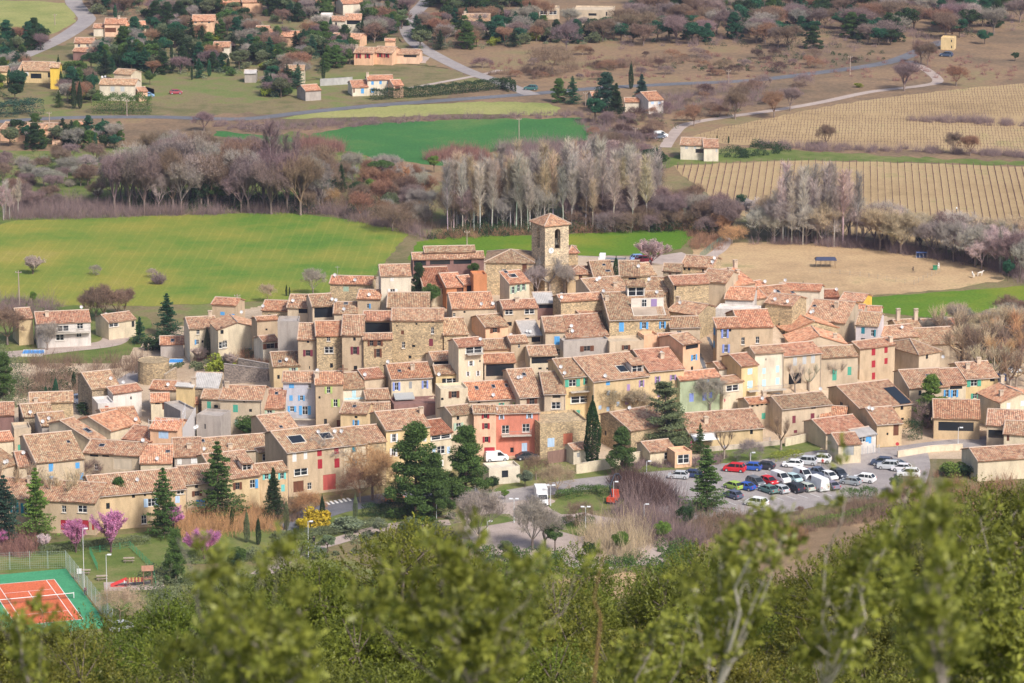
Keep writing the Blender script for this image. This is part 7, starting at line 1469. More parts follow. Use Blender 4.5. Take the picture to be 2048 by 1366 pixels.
def upole(x, yb, yt, label, c=(.42, .33, .27)):
    P = gnd(x, yb); h_ = (yb - yt) / scl(P) * 1.02; r = empty('utility_pole', P, 0, label=label, cat='utility pole'); b = MB(); b.tube((0, 0, -.3), (0, 0, h_), .17, .11, n=6); b.build('post', 'wood', r, c); b = MB(); b.box(-.7, .7, -.06, .06, h_ - .5, h_ - .38); b.build('crossarm', 'wood', r, c)
    for sx in (-.6, 0, .6): b = MB(); b.tube((sx, 0, h_ - .38), (sx, 0, h_ - .15), .05, n=5); b.build('insulator', 'paint', r, (.6, .6, .58))
for a in [(39, 616, 541, 'wooden pole at the left edge of the wheat field'), (254, 232, 200, 'wooden pole before the clipped hedge'), (1038, 280, 236, 'pale pole in the green field'), (1270, 290, 255, 'wooden pole in the violet scrub'), (934, 492, 461, 'pole in the field behind the farm shed'), (99, 250, 224, 'pole behind the long bungalow'), (475, 634, 588, 'concrete pole by the tilted orange roof'), (1171, 212, 184, 'white pole beside the tall conifers'), (1700, 150, 112, 'pole beside the main road at the right'), (1457, 170, 140, 'second pole beside the main road'), (110, 50, 28, 'pole at the corner of the pale pasture'), (846, 60, 30, 'pole beside the climbing lane')]: upole(*a)
# ---- walls and fences
def wallrun(pts, hm, t, label, m='plaster', c=(.70, .60, .44), name='garden_wall', cat='wall', cap=True, group=None):
    P = [gnd(x, y) for x, y in pts]; b = MB(); cb = MB(); o = P[0].copy()
    for a, q in zip(P, P[1:]):
        d = (q - a); L = d.length; d.normalize(); M_ = Matrix.Translation((a + q) / 2 - o) @ Matrix.Rotation(math.atan2(d.y, d.x), 4, 'Z'); b.box(-L / 2, L / 2, -t / 2, t / 2, -2, hm, M=M_); cb.box(-L / 2, L / 2, -t / 2 - .04, t / 2 + .04, hm, hm + .08, M=M_)
    r = empty(name, o, 0, label=label, cat=cat, group=group); b.build('wall', m, r, c)
    if cap: cb.build('coping', 'plaster', r, tuple(v * 1.05 for v in c))
    return r
wallrun([(1152, 948), (1215, 938), (1262, 926), (1345, 910)], 1.9, .25, 'long cream garden wall above the road'); wallrun([(1570, 893), (1612, 884)], 1.6, .25, 'cream wall with a tiled top by the green fence')
wallrun([(1795, 915), (1860, 904), (1925, 900)], 1.2, .3, 'pale retaining wall below the right hand road', c=(.74, .62, .46)); wallrun([(450, 768), (536, 762)], 3.4, .4, 'grey stepped retaining wall below the garden terrace', 'stone', (.40, .35, .32)); wallrun([(478, 746), (538, 744)], 2.4, .4, 'upper grey garden wall behind the stepped one', 'stone', (.42, .37, .33))
wallrun([(330, 778), (352, 762)], 3.0, .4, 'rough stone garden wall left of the concrete roof', 'stone', (.48, .40, .30)); wallrun([(1095, 928), (1135, 922)], 2.4, .12, 'brown board fence below the arched door', 'wood', (.26, .16, .13), name='board_fence', cat='fence', cap=False)
wallrun([(640, 172), (705, 168)], 2.2, .3, 'long grey wall left of the white cottage with blue shutters', 'plaster', (.45, .44, .42)); wallrun([(1390, 906), (1500, 896), (1560, 890)], .9, .2, 'low wall of the play terrace', c=(.62, .52, .42))
house((978, 937), (1040, 932), 928, 3.2, 'pale', 'p', 'flat topped cream garage below the white van', kind='f', dep=4, wins='1010,948,13,14,d;1045,950,2,4,d', name='garage', cat='garage', free=True)
def tower_():      # round stone bastion at the bend of the lane
    P = gnd(306, 768); r = empty('round_bastion', P, 0, label='round stone bastion at the bend of the lane', cat='bastion'); b = MB(); n = 20; hh = 4.6
    for i in range(n):
        a0, a1 = i * math.tau / n, (i + 1) * math.tau / n; p = lambda a, z, q=3.4: (q * math.cos(a), q * math.sin(a) + 2, z)
        b.face([p(a0, -3), p(a1, -3), p(a1, hh, 3.2), p(a0, hh, 3.2)]); b.face([p(a0, hh, 3.2), p(a1, hh, 3.2), (0, 2, hh)])
    b.build('wall', 'stone', r, (.45, .36, .24))
    c = MB()
    for i in range(n): a0, a1 = i * math.tau / n, (i + 1) * math.tau / n; p = lambda a, z, q: (q * math.cos(a), q * math.sin(a) + 2, z); c.face([p(a0, hh, 3.25), p(a1, hh, 3.25), p(a1, hh + .12, 3.3), p(a0, hh + .12, 3.3)])
    c.build('coping', 'stone', r, (.5, .42, .3))
tower_()
def fence(pts, hm, gap, label, c, rad=.03, wires=6, name='fence', vert=0):
    P = [gnd(x, y) for x, y in pts]; o = P[0].copy(); r = empty(name, o, 0, label=label, cat='fence'); w_ = MB(); posts = []
    for a, q in zip(P, P[1:]):
        L = (q - a).length; n = max(1, round(L / gap)); d = (q - a) / L
        for i in range(n + (1 if q is P[-1] else 0)): posts.append(a + d * L * i / n - o)
        for k in range(wires): z = hm * (k + .5) / wires; w_.tube(a - o + Vector((0, 0, z)), q - o + Vector((0, 0, z)), .012, n=3, cap=False)
        if vert:
            m_ = int(L / vert)
            for i in range(m_): p = a - o + d * L * i / m_; w_.tube(p, p + Vector((0, 0, hm)), .010, n=3, cap=False)
    pm = MB(); pm.tube((0, 0, -.2), (0, 0, hm), rad * 1.4, n=5); me = pm.mesh('post', ['paint'])
    for p in posts[:90]: link('post', me, r, None, c, p)
    w_.build('wire_mesh', 'paint', r, c)
fence([(-20, 1142), (60, 1138), (132, 1137), (175, 1190), (226, 1256)], 3.2, 3.0, 'tall wire fence around the tennis court', (.35, .42, .40), .035, 8, vert=.35)
fence([(180, 1108), (260, 1096), (305, 1140), (312, 1175)], 1.3, 2.0, 'low green fence around the playground', (.05, .28, .14), .03, 3, vert=.25)
fence([(180, 1108), (195, 1140)], 1.3, 2.0, 'short green gate fence of the playground', (.05, .28, .14), .03, 3, vert=.25)
fence([(1612, 880), (1630, 888)], 1.8, .6, 'bright green mesh fence between the cottages', (.03, .38, .26), .05, 8, vert=.12)
fence([(1640, 545), (1720, 553), (1828, 570), (1855, 556), (1880, 545)], 1.2, 2.6, 'post and wire paddock fence on the sandy ground', (.42, .36, .28), .04, 2)
fence([(1400, 520), (1420, 503), (1440, 488), (1452, 478)], 1.8, 2.2, 'green mesh fence along the track behind the village', (.10, .25, .20), .03, 5, vert=.3)
fence([(1724, 910), (1758, 906)], 1.7, 1.2, 'grey metal gate of the lawn', (.45, .47, .50), .05, 4, name='gate', vert=.15)
fence([(1390, 895), (1450, 890), (1540, 885)], 1.1, 1.5, 'blue railing of the play terrace', (.25, .33, .45), .04, 3, vert=.2)
# ---- tennis court
def tennis():
    A = at(108.5, 1159, 0); Bp = at(165, 1237, 0); v = (Bp - A).normalized(); u = Vector((v.y, -v.x, 0))
    if u.x > 0: u = -u
    C = A + v * 23.77 / 2 + u * 10.97 / 2; rz = math.atan2(v.y, v.x); root = empty('tennis_court', (C.x, C.y, 0), rz, label='red and green tennis court in the lower left', cat='tennis court')
    b = MB(); b.box(-17.5, 17.5, -10, 8.6, -.1, .05); b.build('apron', 'court_green', root); b = MB(); b.box(-11.885, 11.885, -5.485, 5.485, .05, .056); b.build('playing_surface', 'court_red', root)
    z = .060; b = MB()
    def ln(x0, y0, x1, y1): b.face([(x0 - .03, y0 - .03, z), (x1 + .03, y0 - .03, z), (x1 + .03, y1 + .03, z), (x0 - .03, y1 + .03, z)])
    for y in (-5.485, 5.485, -4.115, 4.115): ln(-11.885, y - .03, 11.885, y + .03)
    for x in (-11.885, 11.885): ln(x - .04, -5.4, x + .04, 5.4)
    for x in (-6.4, 6.4): ln(x - .03, -4.05, x + .03, 4.05)
    ln(-6.3, -.03, 6.3, .03); b.build('court_lines', 'paint', root, (.85, .82, .78))
    n = empty('net', (0, 0, 0), 0); n.parent = root; b = MB(); b.box(-.03, .03, -6.4, 6.4, .95, 1.05); b.build('net_band', 'paint', n, (.85, .85, .85)); b = MB()
    for i in range(90): y = -6.4 + i * 12.8 / 89; b.tube((0, y, .14), (0, y, .95), .008, n=3, cap=False)
    for k in range(7): zz = .2 + k * .11; b.tube((0, -6.4, zz), (0, 6.4, zz), .008, n=3, cap=False)
    b.build('net_mesh', 'paint', n, (.05, .06, .05))
    for y in (-6.4, 6.4): b = MB(); b.tube((0, y, .1), (0, y, 1.12), .06, n=8); b.build('net_post', 'paint', root, (.85, .85, .85))
tennis()
# ---- people (continuous skinned bodies)
def person(P, label, top, legs, skin=(.55, .36, .26), hair=(.06, .04, .03), head=0, h_=1.72, arm=.25, stride=.2, group=None):
    vs = [(0, 0, .95), (0, 0, 1.15), (0, .01, 1.38), (0, .02, 1.50), (0, .02, 1.60), (0, .03, 1.70),
          (.11, 0, .90), (.12, stride, .50), (.12, stride * .9, .08), (.12, stride * .9 + .16, .04), (-.11, 0, .90), (-.12, -stride * .6, .50), (-.12, -stride * 1.3, .08), (-.12, -stride * 1.3 + .15, .04),
          (.20, .01, 1.40), (.25, -arm * .3, 1.14), (.26, arm * .5, .92), (.26, arm * .6, .82), (-.20, .01, 1.40), (-.25, arm * .2, 1.14), (-.26, arm, .94), (-.26, arm * 1.1, .84)]
    es = [(0, 1), (1, 2), (2, 3), (3, 4), (4, 5), (0, 6), (6, 7), (7, 8), (8, 9), (0, 10), (10, 11), (11, 12), (12, 13), (2, 14), (14, 15), (15, 16), (16, 17), (2, 18), (18, 19), (19, 20), (20, 21)]
    rad = [.15, .14, .17, .06, .09, .085, .10, .07, .05, .045, .10, .07, .05, .045, .07, .05, .04, .035, .07, .05, .04, .035]
    k = h_ / 1.78; me = bpy.data.meshes.new('person'); me.from_pydata([(a * k, b * k, c * k) for a, b, c in vs], es, []); o = bpy.data.objects.new('tmp', me); COL.objects.link(o)
    sk = o.modifiers.new('s', 'SKIN'); 
    for i, d in enumerate(o.data.skin_vertices[0].data): d.radius = (rad[i] * k, rad[i] * k * .8); d.use_root = (i == 0)
    o.modifiers.new('u', 'SUBSURF').levels = 1; bpy.context.view_layer.update(); m2 = bpy.data.meshes.new_from_object(o.evaluated_get(bpy.context.evaluated_depsgraph_get())); bpy.data.objects.remove(o)
    for nm, c in (('a', skin), ('b', top), ('c', legs), ('d', hair)):
        key = 'col_%d_%d_%d' % tuple(int(v * 999) for v in c)
        if key not in MATS: m_, n_, b_ = mat(key, .85); b_.inputs['Base Color'].default_value = col4(c)
        m2.materials.append(MATS[key])
    for f in m2.polygons:
        c = f.center / k; f.material_index = 3 if c.z > 1.69 or (c.z > 1.58 and c.y < -.01) else 0 if c.z > 1.5 or (abs(c.x) > .2 and c.z < .9) else 1 if c.z > .98 or abs(c.x) > .205 else 2; f.use_smooth = True
    o = link('person', m2, None, None, None, P, (0, 0, R(head))); return tag(o, label, 'person', group)
g = gnd(628, 1091); person(g + Vector((0, 0, .04)), 'person in black walking along the pale park path', (.02, .02, .025), (.02, .02, .03), head=170)
person(gnd(1826, 545), 'person in black standing on the sandy ground with arms out', (.02, .02, .03), (.02, .02, .03), head=90, arm=.5)
person(gnd(1913, 425), 'person in a white top working among the lower vines', (.7, .7, .7), (.05, .05, .06), head=40, h_=1.7)
for x, y, t, l, hh in [(249, 1174, (.7, .7, .7), 'child in a white top by the slide', 1.3), (256, 1176, (.30, .10, .10), 'child in dark red next to the white topped one', 1.25), (270, 1168, (.05, .08, .30), 'child in blue on the play tower side', 1.25), (1352, 920, (.1, .1, .12), 'person in dark clothes near the glazed porch', 1.7), (1645, 934, (.5, .04, .05), 'person in red standing beside the white off-roader', 1.7), (171, 1192, (.25, .12, .14), 'person in maroon by the court fence', 1.7), (1238, 950, (.65, .75, .05), 'worker in a yellow vest by the brush pile', 1.75)]:
    p_ = gnd(x, y); person(p_ + Vector((0, 0, .04)), l, t, (.05, .05, .07), h_=hh, head=random.uniform(0, 360))
# ---- playground
def play():
    P = gnd(268, 1172); r = empty('play_structure', P, R(8), label='wooden play tower with a striped bridge and a red slide', cat='playground')
    b = MB()
    for x in (1.6, 3.0):
        for y in (-.7, .7): b.tube((x, y, 0), (x, y, 2.9), .06, n=6)
    b.box(1.5, 3.1, -.8, .8, 1.3, 1.4); b.build('tower', 'wood', r, (.35, .18, .12)); b = MB(); b.face([(1.3, -1, 2.8), (3.3, -1, 2.8), (3.3, 0, 3.5), (1.3, 0, 3.5)]); b.face([(1.3, 1, 2.8), (3.3, 1, 2.8), (3.3, 0, 3.5), (1.3, 0, 3.5)]); b.build('roof', 'wood', r, (.38, .20, .13))
    for i in range(9): b = MB(); b.box(-1.1 + i * .29, -1.1 + i * .29 + .18, -.75, -.7, .9, 1.7); b.build('board', 'wood', r, (.65, .42, .15) if i % 2 else (.40, .08, .06))
    b = MB(); b.box(-1.2, 1.5, -.7, .7, .95, 1.05); b.build('bridge', 'wood', r, (.4, .25, .15)); b = MB(); b.face([(-1.2, -.35, 1.2), (-1.2, .35, 1.2), (-3.9, .35, .15), (-3.9, -.35, .15)])
    for sy in (-.38, .34): b.box(-3.9, -1.2, sy, sy + .04, .1, .2); 
    b.v = b.v; 
    for sy in (-.36, .36): b.face([(-1.2, sy, 1.1), (-1.2, sy, 1.5), (-3.9, sy, .42), (-3.9, sy, .08)])
    b.build('slide', 'paint', r, (.62, .06, .06))
    pd = MB(); pd.box(-5, 5, -2.6, 2.6, -.1, .09); tag(pd.build('play_surface', 'gravel', None, (1, 1, 1), None, loc=P, rot=(0, 0, R(8))), kind='structure')
    def table(x, y, rz, lab):
        p = gnd(x, y); q = empty('picnic_table', p, R(rz), label=lab, cat='picnic table'); b = MB(); b.box(-.95, .95, -.38, .38, .72, .78); b.build('table_top', 'wood', q, (.42, .34, .26))
        for sy in (-.75, .75): b = MB(); b.box(-.95, .95, sy - .14, sy + .14, .43, .48); b.build('bench', 'wood', q, (.40, .32, .25))
        for sx in (-.65, .65): b = MB(); b.tube((sx, -.7, 0), (sx, .25, .72), .05, n=4); b.tube((sx, .7, 0), (sx, -.25, .72), .05, n=4); b.build('leg', 'wood', q, (.38, .3, .24))
    table(204, 1160, 10, 'picnic table nearest the court fence'); table(170, 1148, 0, 'picnic table under the information board'); table(258, 1124, 5, 'picnic table at the top of the playground')
    p = gnd(159, 1160); q = empty('notice_board', p, 0, label='white notice board on posts beside the court', cat='sign'); b = MB(); b.box(-.4, .4, -.03, .03, 1.1, 2.0); b.build('panel', 'paint', q, (.8, .8, .8))
    for sx in (-.42, .42): b = MB(); b.tube((sx, .05, 0), (sx, .05, 2.05), .05, n=5); b.build('post', 'wood', q, (.35, .28, .22))
play()
# ---- sheltered stand on the sports ground, seats, bins, garden things
def shelter():
    P = gnd(1651, 534); r = empty('shelter', P, R(0), label='dark roofed open shelter on the sandy ground', cat='shelter'); b = MB(); b.face([(-2.6, -1.6, 1.9), (2.6, -1.6, 1.9), (2.2, 0, 2.5), (-2.2, 0, 2.5)]); b.face([(-2.2, 0, 2.5), (2.2, 0, 2.5), (2.6, 1.6, 1.9), (-2.6, 1.6, 1.9)]); b.face([(-2.6, -1.6, 1.86), (-2.6, 1.6, 1.86), (2.6, 1.6, 1.86), (2.6, -1.6, 1.86)]); b.build('roof', 'paint', r, (.06, .07, .12))
    pm = MB(); pm.tube((0, 0, 0), (0, 0, 1.9), .05, n=5); me = pm.mesh('post', ['wood'])
    for i in range(5):
        for y in (-1.4, 1.4): link('post', me, r, None, (.35, .24, .14), (-2.3 + i * 1.15, y, 0))
    p = gnd(1843, 516); q = empty('dugout', p, 0, label='small blue glazed dugout at the edge of the wood', cat='dugout'); b = MB(); b.box(-1.3, 1.3, .3, .4, 0, 1.5); b.build('back_panel', 'paint', q, (.05, .09, .22)); b = MB(); b.face([(-1.3, .4, 1.5), (1.3, .4, 1.5), (1.3, -.6, 1.35), (-1.3, -.6, 1.35)]); b.build('roof', 'paint', q, (.08, .13, .30))
    for sx in (-1.3, -.43, .43, 1.3): b = MB(); b.tube((sx, -.2, 0), (sx, .3, 1.5), .04, n=5); b.build('frame', 'paint', q, (.7, .7, .75))
    p = gnd(1870, 540); q = empty('wheeled_bin', p, 0, label='green bin on the sandy ground', cat='bin'); b = MB(); b.box(-.5, .5, -.4, .4, .1, 1.0); b.build('bin_body', 'paint', q, (.04, .25, .12)); b = MB(); b.box(-.55, .55, -.45, .45, 1.0, 1.1); b.build('lid', 'paint', q, (.03, .2, .1))
shelter()
def quad(P, k, c, label, head):
    vs = [(0, 0, 1.15), (.5, 0, 1.15), (-.5, 0, 1.18), (.75, 0, 1.45), (.95, 0, 1.7), (1.2, 0, 1.55), (.5, .16, .75), (.52, .16, .35), (.52, .16, .05), (.5, -.16, .75), (.45, -.16, .35), (.5, -.16, .05), (-.6, .16, .8), (-.72, .16, .45), (-.65, .16, .05), (-.6, -.16, .8), (-.7, -.16, .45), (-.6, -.16, .05), (-.8, 0, 1.0), (-.85, 0, .6)]
    es = [(0, 1), (0, 2), (1, 3), (3, 4), (4, 5), (1, 6), (6, 7), (7, 8), (1, 9), (9, 10), (10, 11), (2, 12), (12, 13), (13, 14), (2, 15), (15, 16), (16, 17), (2, 18), (18, 19)]; rad = [.28, .27, .27, .17, .13, .08, .11, .07, .05, .11, .07, .05, .13, .08, .05, .13, .08, .05, .05, .05]
    me = bpy.data.meshes.new('horse'); me.from_pydata(vs, es, []); o = bpy.data.objects.new('tmp', me); COL.objects.link(o); o.modifiers.new('s', 'SKIN')
    for i, d in enumerate(o.data.skin_vertices[0].data): d.radius = (rad[i], rad[i]); d.use_root = (i == 0)
    o.modifiers.new('u', 'SUBSURF').levels = 1; bpy.context.view_layer.update(); m2 = bpy.data.meshes.new_from_object(o.evaluated_get(bpy.context.evaluated_depsgraph_get())); bpy.data.objects.remove(o); m2.materials.append(MATS['paint'])
    tag(link('horse', m2, None, None, c, P, (0, 0, R(head)), (k, k, k)), label, 'horse')
quad(gnd(1946, 556), .85, (.75, .70, .62), 'white pony standing at the right of the sandy ground', 100); quad(gnd(1960, 553), .85, (.72, .66, .58), 'second white pony grazing beside the first', 10); quad(gnd(1877, 538), .8, (.78, .72, .62), 'pale pony beside the green bin', 80)
# ---- scaffolding on the house with new tiles
def scaffold():
    P0 = atY(300, 900, PLACED[0][3] if False else 672); r = empty('scaffolding', gnd(300, 912), 0, label='scaffolding with pale netting around the house with new pink tiles', cat='scaffolding')
    o = r.location; u = Vector((1, .12, 0)).normalized(); 
    b = MB()
    for i in range(6):
        p = u * i * 1.15 + Vector((0, -.9, 0)); b.tube(p, p + Vector((0, 0, 7.6)), .04, n=4)
    for k in range(4): b.tube(Vector((0, -.9, 1.8 + k * 1.8)), u * 5.8 + Vector((0, -.9, 1.8 + k * 1.8)), .035, n=4)
    for i in range(5):
        p = u * 5.8 + Vector((.6, -.9 + i * 1.6, 0)); b.tube(p, p + Vector((0, 0, 9.0)), .04, n=4)
    for k in range(5): b.tube(u * 5.8 + Vector((.6, -.9, 1.8 + k * 1.6)), u * 5.8 + Vector((.6, 5.6, 1.8 + k * 1.6)), .035, n=4)
    b.build('poles', 'paint', r, (.66, .66, .66))
    n = MB(); n.face([u * 5.8 + Vector((.62, -.9, .5)), u * 5.8 + Vector((2.6, 5.6, .5)), u * 5.8 + Vector((2.6, 5.6, 8.2)), u * 5.8 + Vector((.62, -.9, 5.6))]); n.build('netting', 'paint', r, (.56, .53, .52))
    n = MB(); n.face([Vector((0, -.93, .3)), u * 5.8 + Vector((0, -.93, .3)), u * 5.8 + Vector((0, -.93, 2.6)), Vector((0, -.93, 2.6))]); n.build('netting', 'paint', r, (.52, .46, .46))
scaffold()
# ---- red loader with a black grab beside the brush pile
def loader():
    P = gnd(1226, 1006); r = empty('crane_loader', P, R(70), label='red crane loader lifting brushwood with a black grab', cat='loader'); b = MB(); b.box(-1.4, 1.4, -.8, .8, .5, 1.3); b.box(.5, 1.3, -.7, .7, 1.3, 2.3); b.build('body', 'paint', r, (.65, .08, .03)); b = MB(); b.box(1.3, 1.33, -.6, .6, 1.45, 2.2); b.build('windscreen', 'glass', r)
    for sx in (-.9, .9):
        for sy in (-.8, .8): link('wheel', WHEEL, r, None, (.02, .02, .02), (sx, sy, .45), None, (1.35, 1.2, 1.35))
    a = MB(); a.tube((-.6, 0, 1.3), (-.9, .3, 3.4), .16, n=6); a.tube((-.9, .3, 3.4), (.2, -.2, 5.4), .13, n=6); a.tube((.2, -.2, 5.4), (1.4, -.6, 5.2), .1, n=6); a.build('crane_arm', 'paint', r, (.04, .05, .07)); g_ = MB()
    for sy in (-1, 1): g_.tube((1.4, -.6, 5.2), (1.5 + .2 * sy, -.6 + sy * .55, 4.6), .09, n=5); g_.tube((1.5 + .2 * sy, -.6 + sy * .55, 4.6), (1.5, -.6 + sy * .12, 4.0), .07, n=5)
    g_.build('grab', 'paint', r, (.03, .03, .04))
loader()
brush('brush_pile', [(1238, 965), (1262, 955), (1320, 985), (1340, 1010), (1300, 1015), (1250, 990)], 110, (1.8, 3.2), 'twig', 'dark', per=90, seed=71)
def garden():
    p = gnd(494, 702); q = empty('trampoline', p, 0, label='teal trampoline in the hillside garden', cat='trampoline'); b = MB(); n = 18; pts = [(1.5 * math.cos(i * math.tau / n), 1.5 * math.sin(i * math.tau / n)) for i in range(n)]
    for i in range(n): a, c = pts[i], pts[(i + 1) % n]; b.face([(*a, .75), (*c, .75), (c[0] * .8, c[1] * .8, .75), (a[0] * .8, a[1] * .8, .75)])
    b.build('pad', 'paint', q, (.08, .38, .38)); b = MB(); b.face([(x * .8, y * .8, .74) for x, y in pts]); b.build('mat', 'paint', q, (.03, .04, .05))
    for i in range(0, n, 3): b = MB(); b.tube((*pts[i], 0), (*pts[i], .75), .04, n=5); b.tube((*pts[i], .75), (*pts[i], 2.3), .025, n=5); b.build('leg', 'paint', q, (.3, .32, .33))
    for x, y, w_, d_, lab in [(66, 709, 40, 3.6, 'blue swimming pool in front of the white villa'), (352, 727, 26, 3.4, 'blue tarpaulin over a garden pool')]:
        p = gnd(x, y); W_ = w_ / scl(p); b = MB(); b.box(-W_ / 2, W_ / 2, -d_ / 2, d_ / 2, -.3, .55); q = b.build('swimming_pool', 'paint', None, (.06, .30, .70), None, loc=p); tag(q, lab, 'pool'); c = MB(); c.box(-W_ / 2 - .2, W_ / 2 + .2, -d_ / 2 - .2, -d_ / 2, -.3, .62); c.box(-W_ / 2 - .2, W_ / 2 + .2, d_ / 2, d_ / 2 + .2, -.3, .62); c.build('rim', 'paint', q, (.7, .68, .62))
    p = gnd(712, 738); 
    b = MB(); b.box(-.12, .12, -.12, .12, 0, 3.0); b.box(-1.0, 1.0, -.1, .1, 2.0, 2.2); p = gnd(686, 764); P3 = atY(686, 744, 681); o = b.build('stone_cross', 'paint', None, (.22, .12, .08), None, loc=P3 - Vector((0, 0, 1.5))); tag(o, 'rusty iron cross rising above the roofs below the rampart row', 'cross')
    for x, y, c, lab in [(1382, 905, (.75, .12, .30), 'pink folded parasol on the play terrace'), (1362, 905, (.7, .68, .6), 'pale folded parasol beside the pink one')]:
        p = gnd(x, y); q = empty('parasol', p, 0, label=lab, cat='parasol'); b = MB(); b.tube((0, 0, 0), (0, 0, 2.6), .03, n=5); b.build('pole', 'paint', q, (.6, .6, .6)); b = MB(); b.tube((0, 0, 1.0), (0, 0, 2.4), .32, .08, n=8); b.build('canopy', 'paint', q, c)
    for x, y in [(1444, 800), (745, 690)]:
        pass
garden()
def sign(x, y, z, c, lab):
    p = gnd(x, y); q = empty('road_sign', p, 0, label=lab, cat='sign'); b = MB(); b.tube((0, 0, 0), (0, 0, z), .04, n=5); b.build('post', 'paint', q, (.5, .5, .5)); b = MB(); b.tube((0, -.06, z), (0, -.03, z), .35, n=16); b.build('sign_disc', 'paint', q, c)
sign(1794, 912, 2.4, (.55, .05, .06), 'red and white round road sign at the right end of the car park'); sign(1447, 824, 2.4, (.5, .03, .12), 'round red no entry sign below the white veranda'); sign(1448, 918, 2.2, (.3, .3, .35), 'grey round sign beside the bus stop')
# ================================================================ the hillside scrub right in front
def sprigs(P, D, nl=9, L=.13, leaf=.045, asp=.44):
    """leafy shoots: stems start at P and point along D; leaves spiral along each"""
    n = len(P); t = np.linspace(.15, 1.05, nl)[None, :, None]; D = D / np.linalg.norm(D, axis=1, keepdims=True)
    r = rng.normal(size=(n, nl, 3)); r -= (r * D[:, None]).sum(-1, keepdims=True) * D[:, None]; r /= np.linalg.norm(r, axis=2, keepdims=True) + 1e-9
    a = r * .8 + D[:, None] * .65; a /= np.linalg.norm(a, axis=2, keepdims=True); b = np.cross(a, D[:, None]); b /= np.linalg.norm(b, axis=2, keepdims=True) + 1e-9
    s = leaf * rng.uniform(.65, 1.25, (n, nl, 1)); o = P[:, None] + D[:, None] * t * L * rng.uniform(.8, 1.3, (n, 1, 1)); fold = rng.normal(size=(n, nl, 3)) * .12
    V = np.stack([o, o + a * s * .5 + b * s * asp * .5, o + a * s * (1 + fold[..., :1]) + fold * s, o + a * s * .5 - b * s * asp * .5], 2).reshape(-1, 3)
    return V, np.arange(len(V)).reshape(-1, 4)
def scrub_oak(name, hgt, rx, nspr, leaf=.048, lumps=26, seed=0, rb=.55):
    """holm oak: dense lumps of leafy shoots over dark branches"""
    C = []
    for _ in range(lumps):
        d = rng.normal(size=3); d[2] = abs(d[2]) * .9; d /= np.linalg.norm(d); k = rng.uniform(.55, 1.0); C.append((d * np.array([rx, rx, hgt * .55]) * k + np.array([0, 0, hgt * .42]), rb * rng.uniform(.6, 1.35) * rx / 2.2))
    per = nspr // lumps; P, D = [], []
    for c, r in C:
        u = rng.normal(size=(per, 3)); u[:, 2] = u[:, 2] * .8 + .35; u /= np.linalg.norm(u, axis=1, keepdims=True); P.append(c + u * r * (1 - .5 * rng.random((per, 1)) ** 1.6)); D.append(u + np.array([0, 0, .55]) + rng.normal(size=(per, 3)) * .35)
    V, Q = sprigs(np.concatenate(P), np.concatenate(D), 9, .14, leaf); S = [(0, 0, -1.5, 0, 0, hgt * .3, .12, .09)]
    for c, r in C:
        m_ = c * np.array([.45, .45, .6]); S.append((0, 0, hgt * .2, *m_, .06, .045)); S.append((*m_, *c, .045, .02))
        for _ in range(10): d = rng.normal(size=3); d /= np.linalg.norm(d); S.append((*c, *(c + d * r * 1.05), .012, .005))
    tv, tq = tubes(S, 5); return quads(name + '_branches', tv, tq, ['bark']), quads(name + '_leaves', V, Q, ['oakleaf'])
OAK = [scrub_oak('scrub_oak%d' % i, 3.6, 2.1, 11000, lumps=34, seed=i) for i in range(3)]
OH = []
for _, m_ in OAK: a_ = np.zeros(len(m_.vertices) * 3); m_.vertices.foreach_get('co', a_); OH.append(float(np.percentile(a_[2::3], 99)))
def fore(Y, x, ytop, k, label, c=(.165, .18, .035), v=0, nm='holm_oak', sx=1.0):
    """bush standing on the slope at distance Y whose top reaches pixel row ytop"""
    Y *= .78; tm, cm = OAK[v % 3]; k *= 1.0; top = atY(x, ytop + 30, Y); g = th(top.x, Y); h0 = OH[v % 3] * k; base = Vector((top.x, Y, top.z - h0)); r = empty(nm, base, random.uniform(0, 6.28), label=label, cat='shrub', group='holm oaks on the slope in front')
    c = tuple(q * random.uniform(.9, 1.12) for q in c); link('branches', tm, r, None, (.20, .16, .13), None, None, (k * sx, k * sx, k)); link('leaves', cm, r, None, c, None, None, (k * sx, k * sx, k))
    if base.z > g + .3:      # carry it on a real stem down to the slope
        b = MB(); z_ = g - base.z; b.tube((0, 0, -1.0), (.15, .1, z_ * .5), .12, .14, n=6); b.tube((.15, .1, z_ * .5), (0, 0, z_ - .4), .14, .17, n=6); b.build('trunk', 'bark', r, (.22, .18, .14))
    return r
i = 0
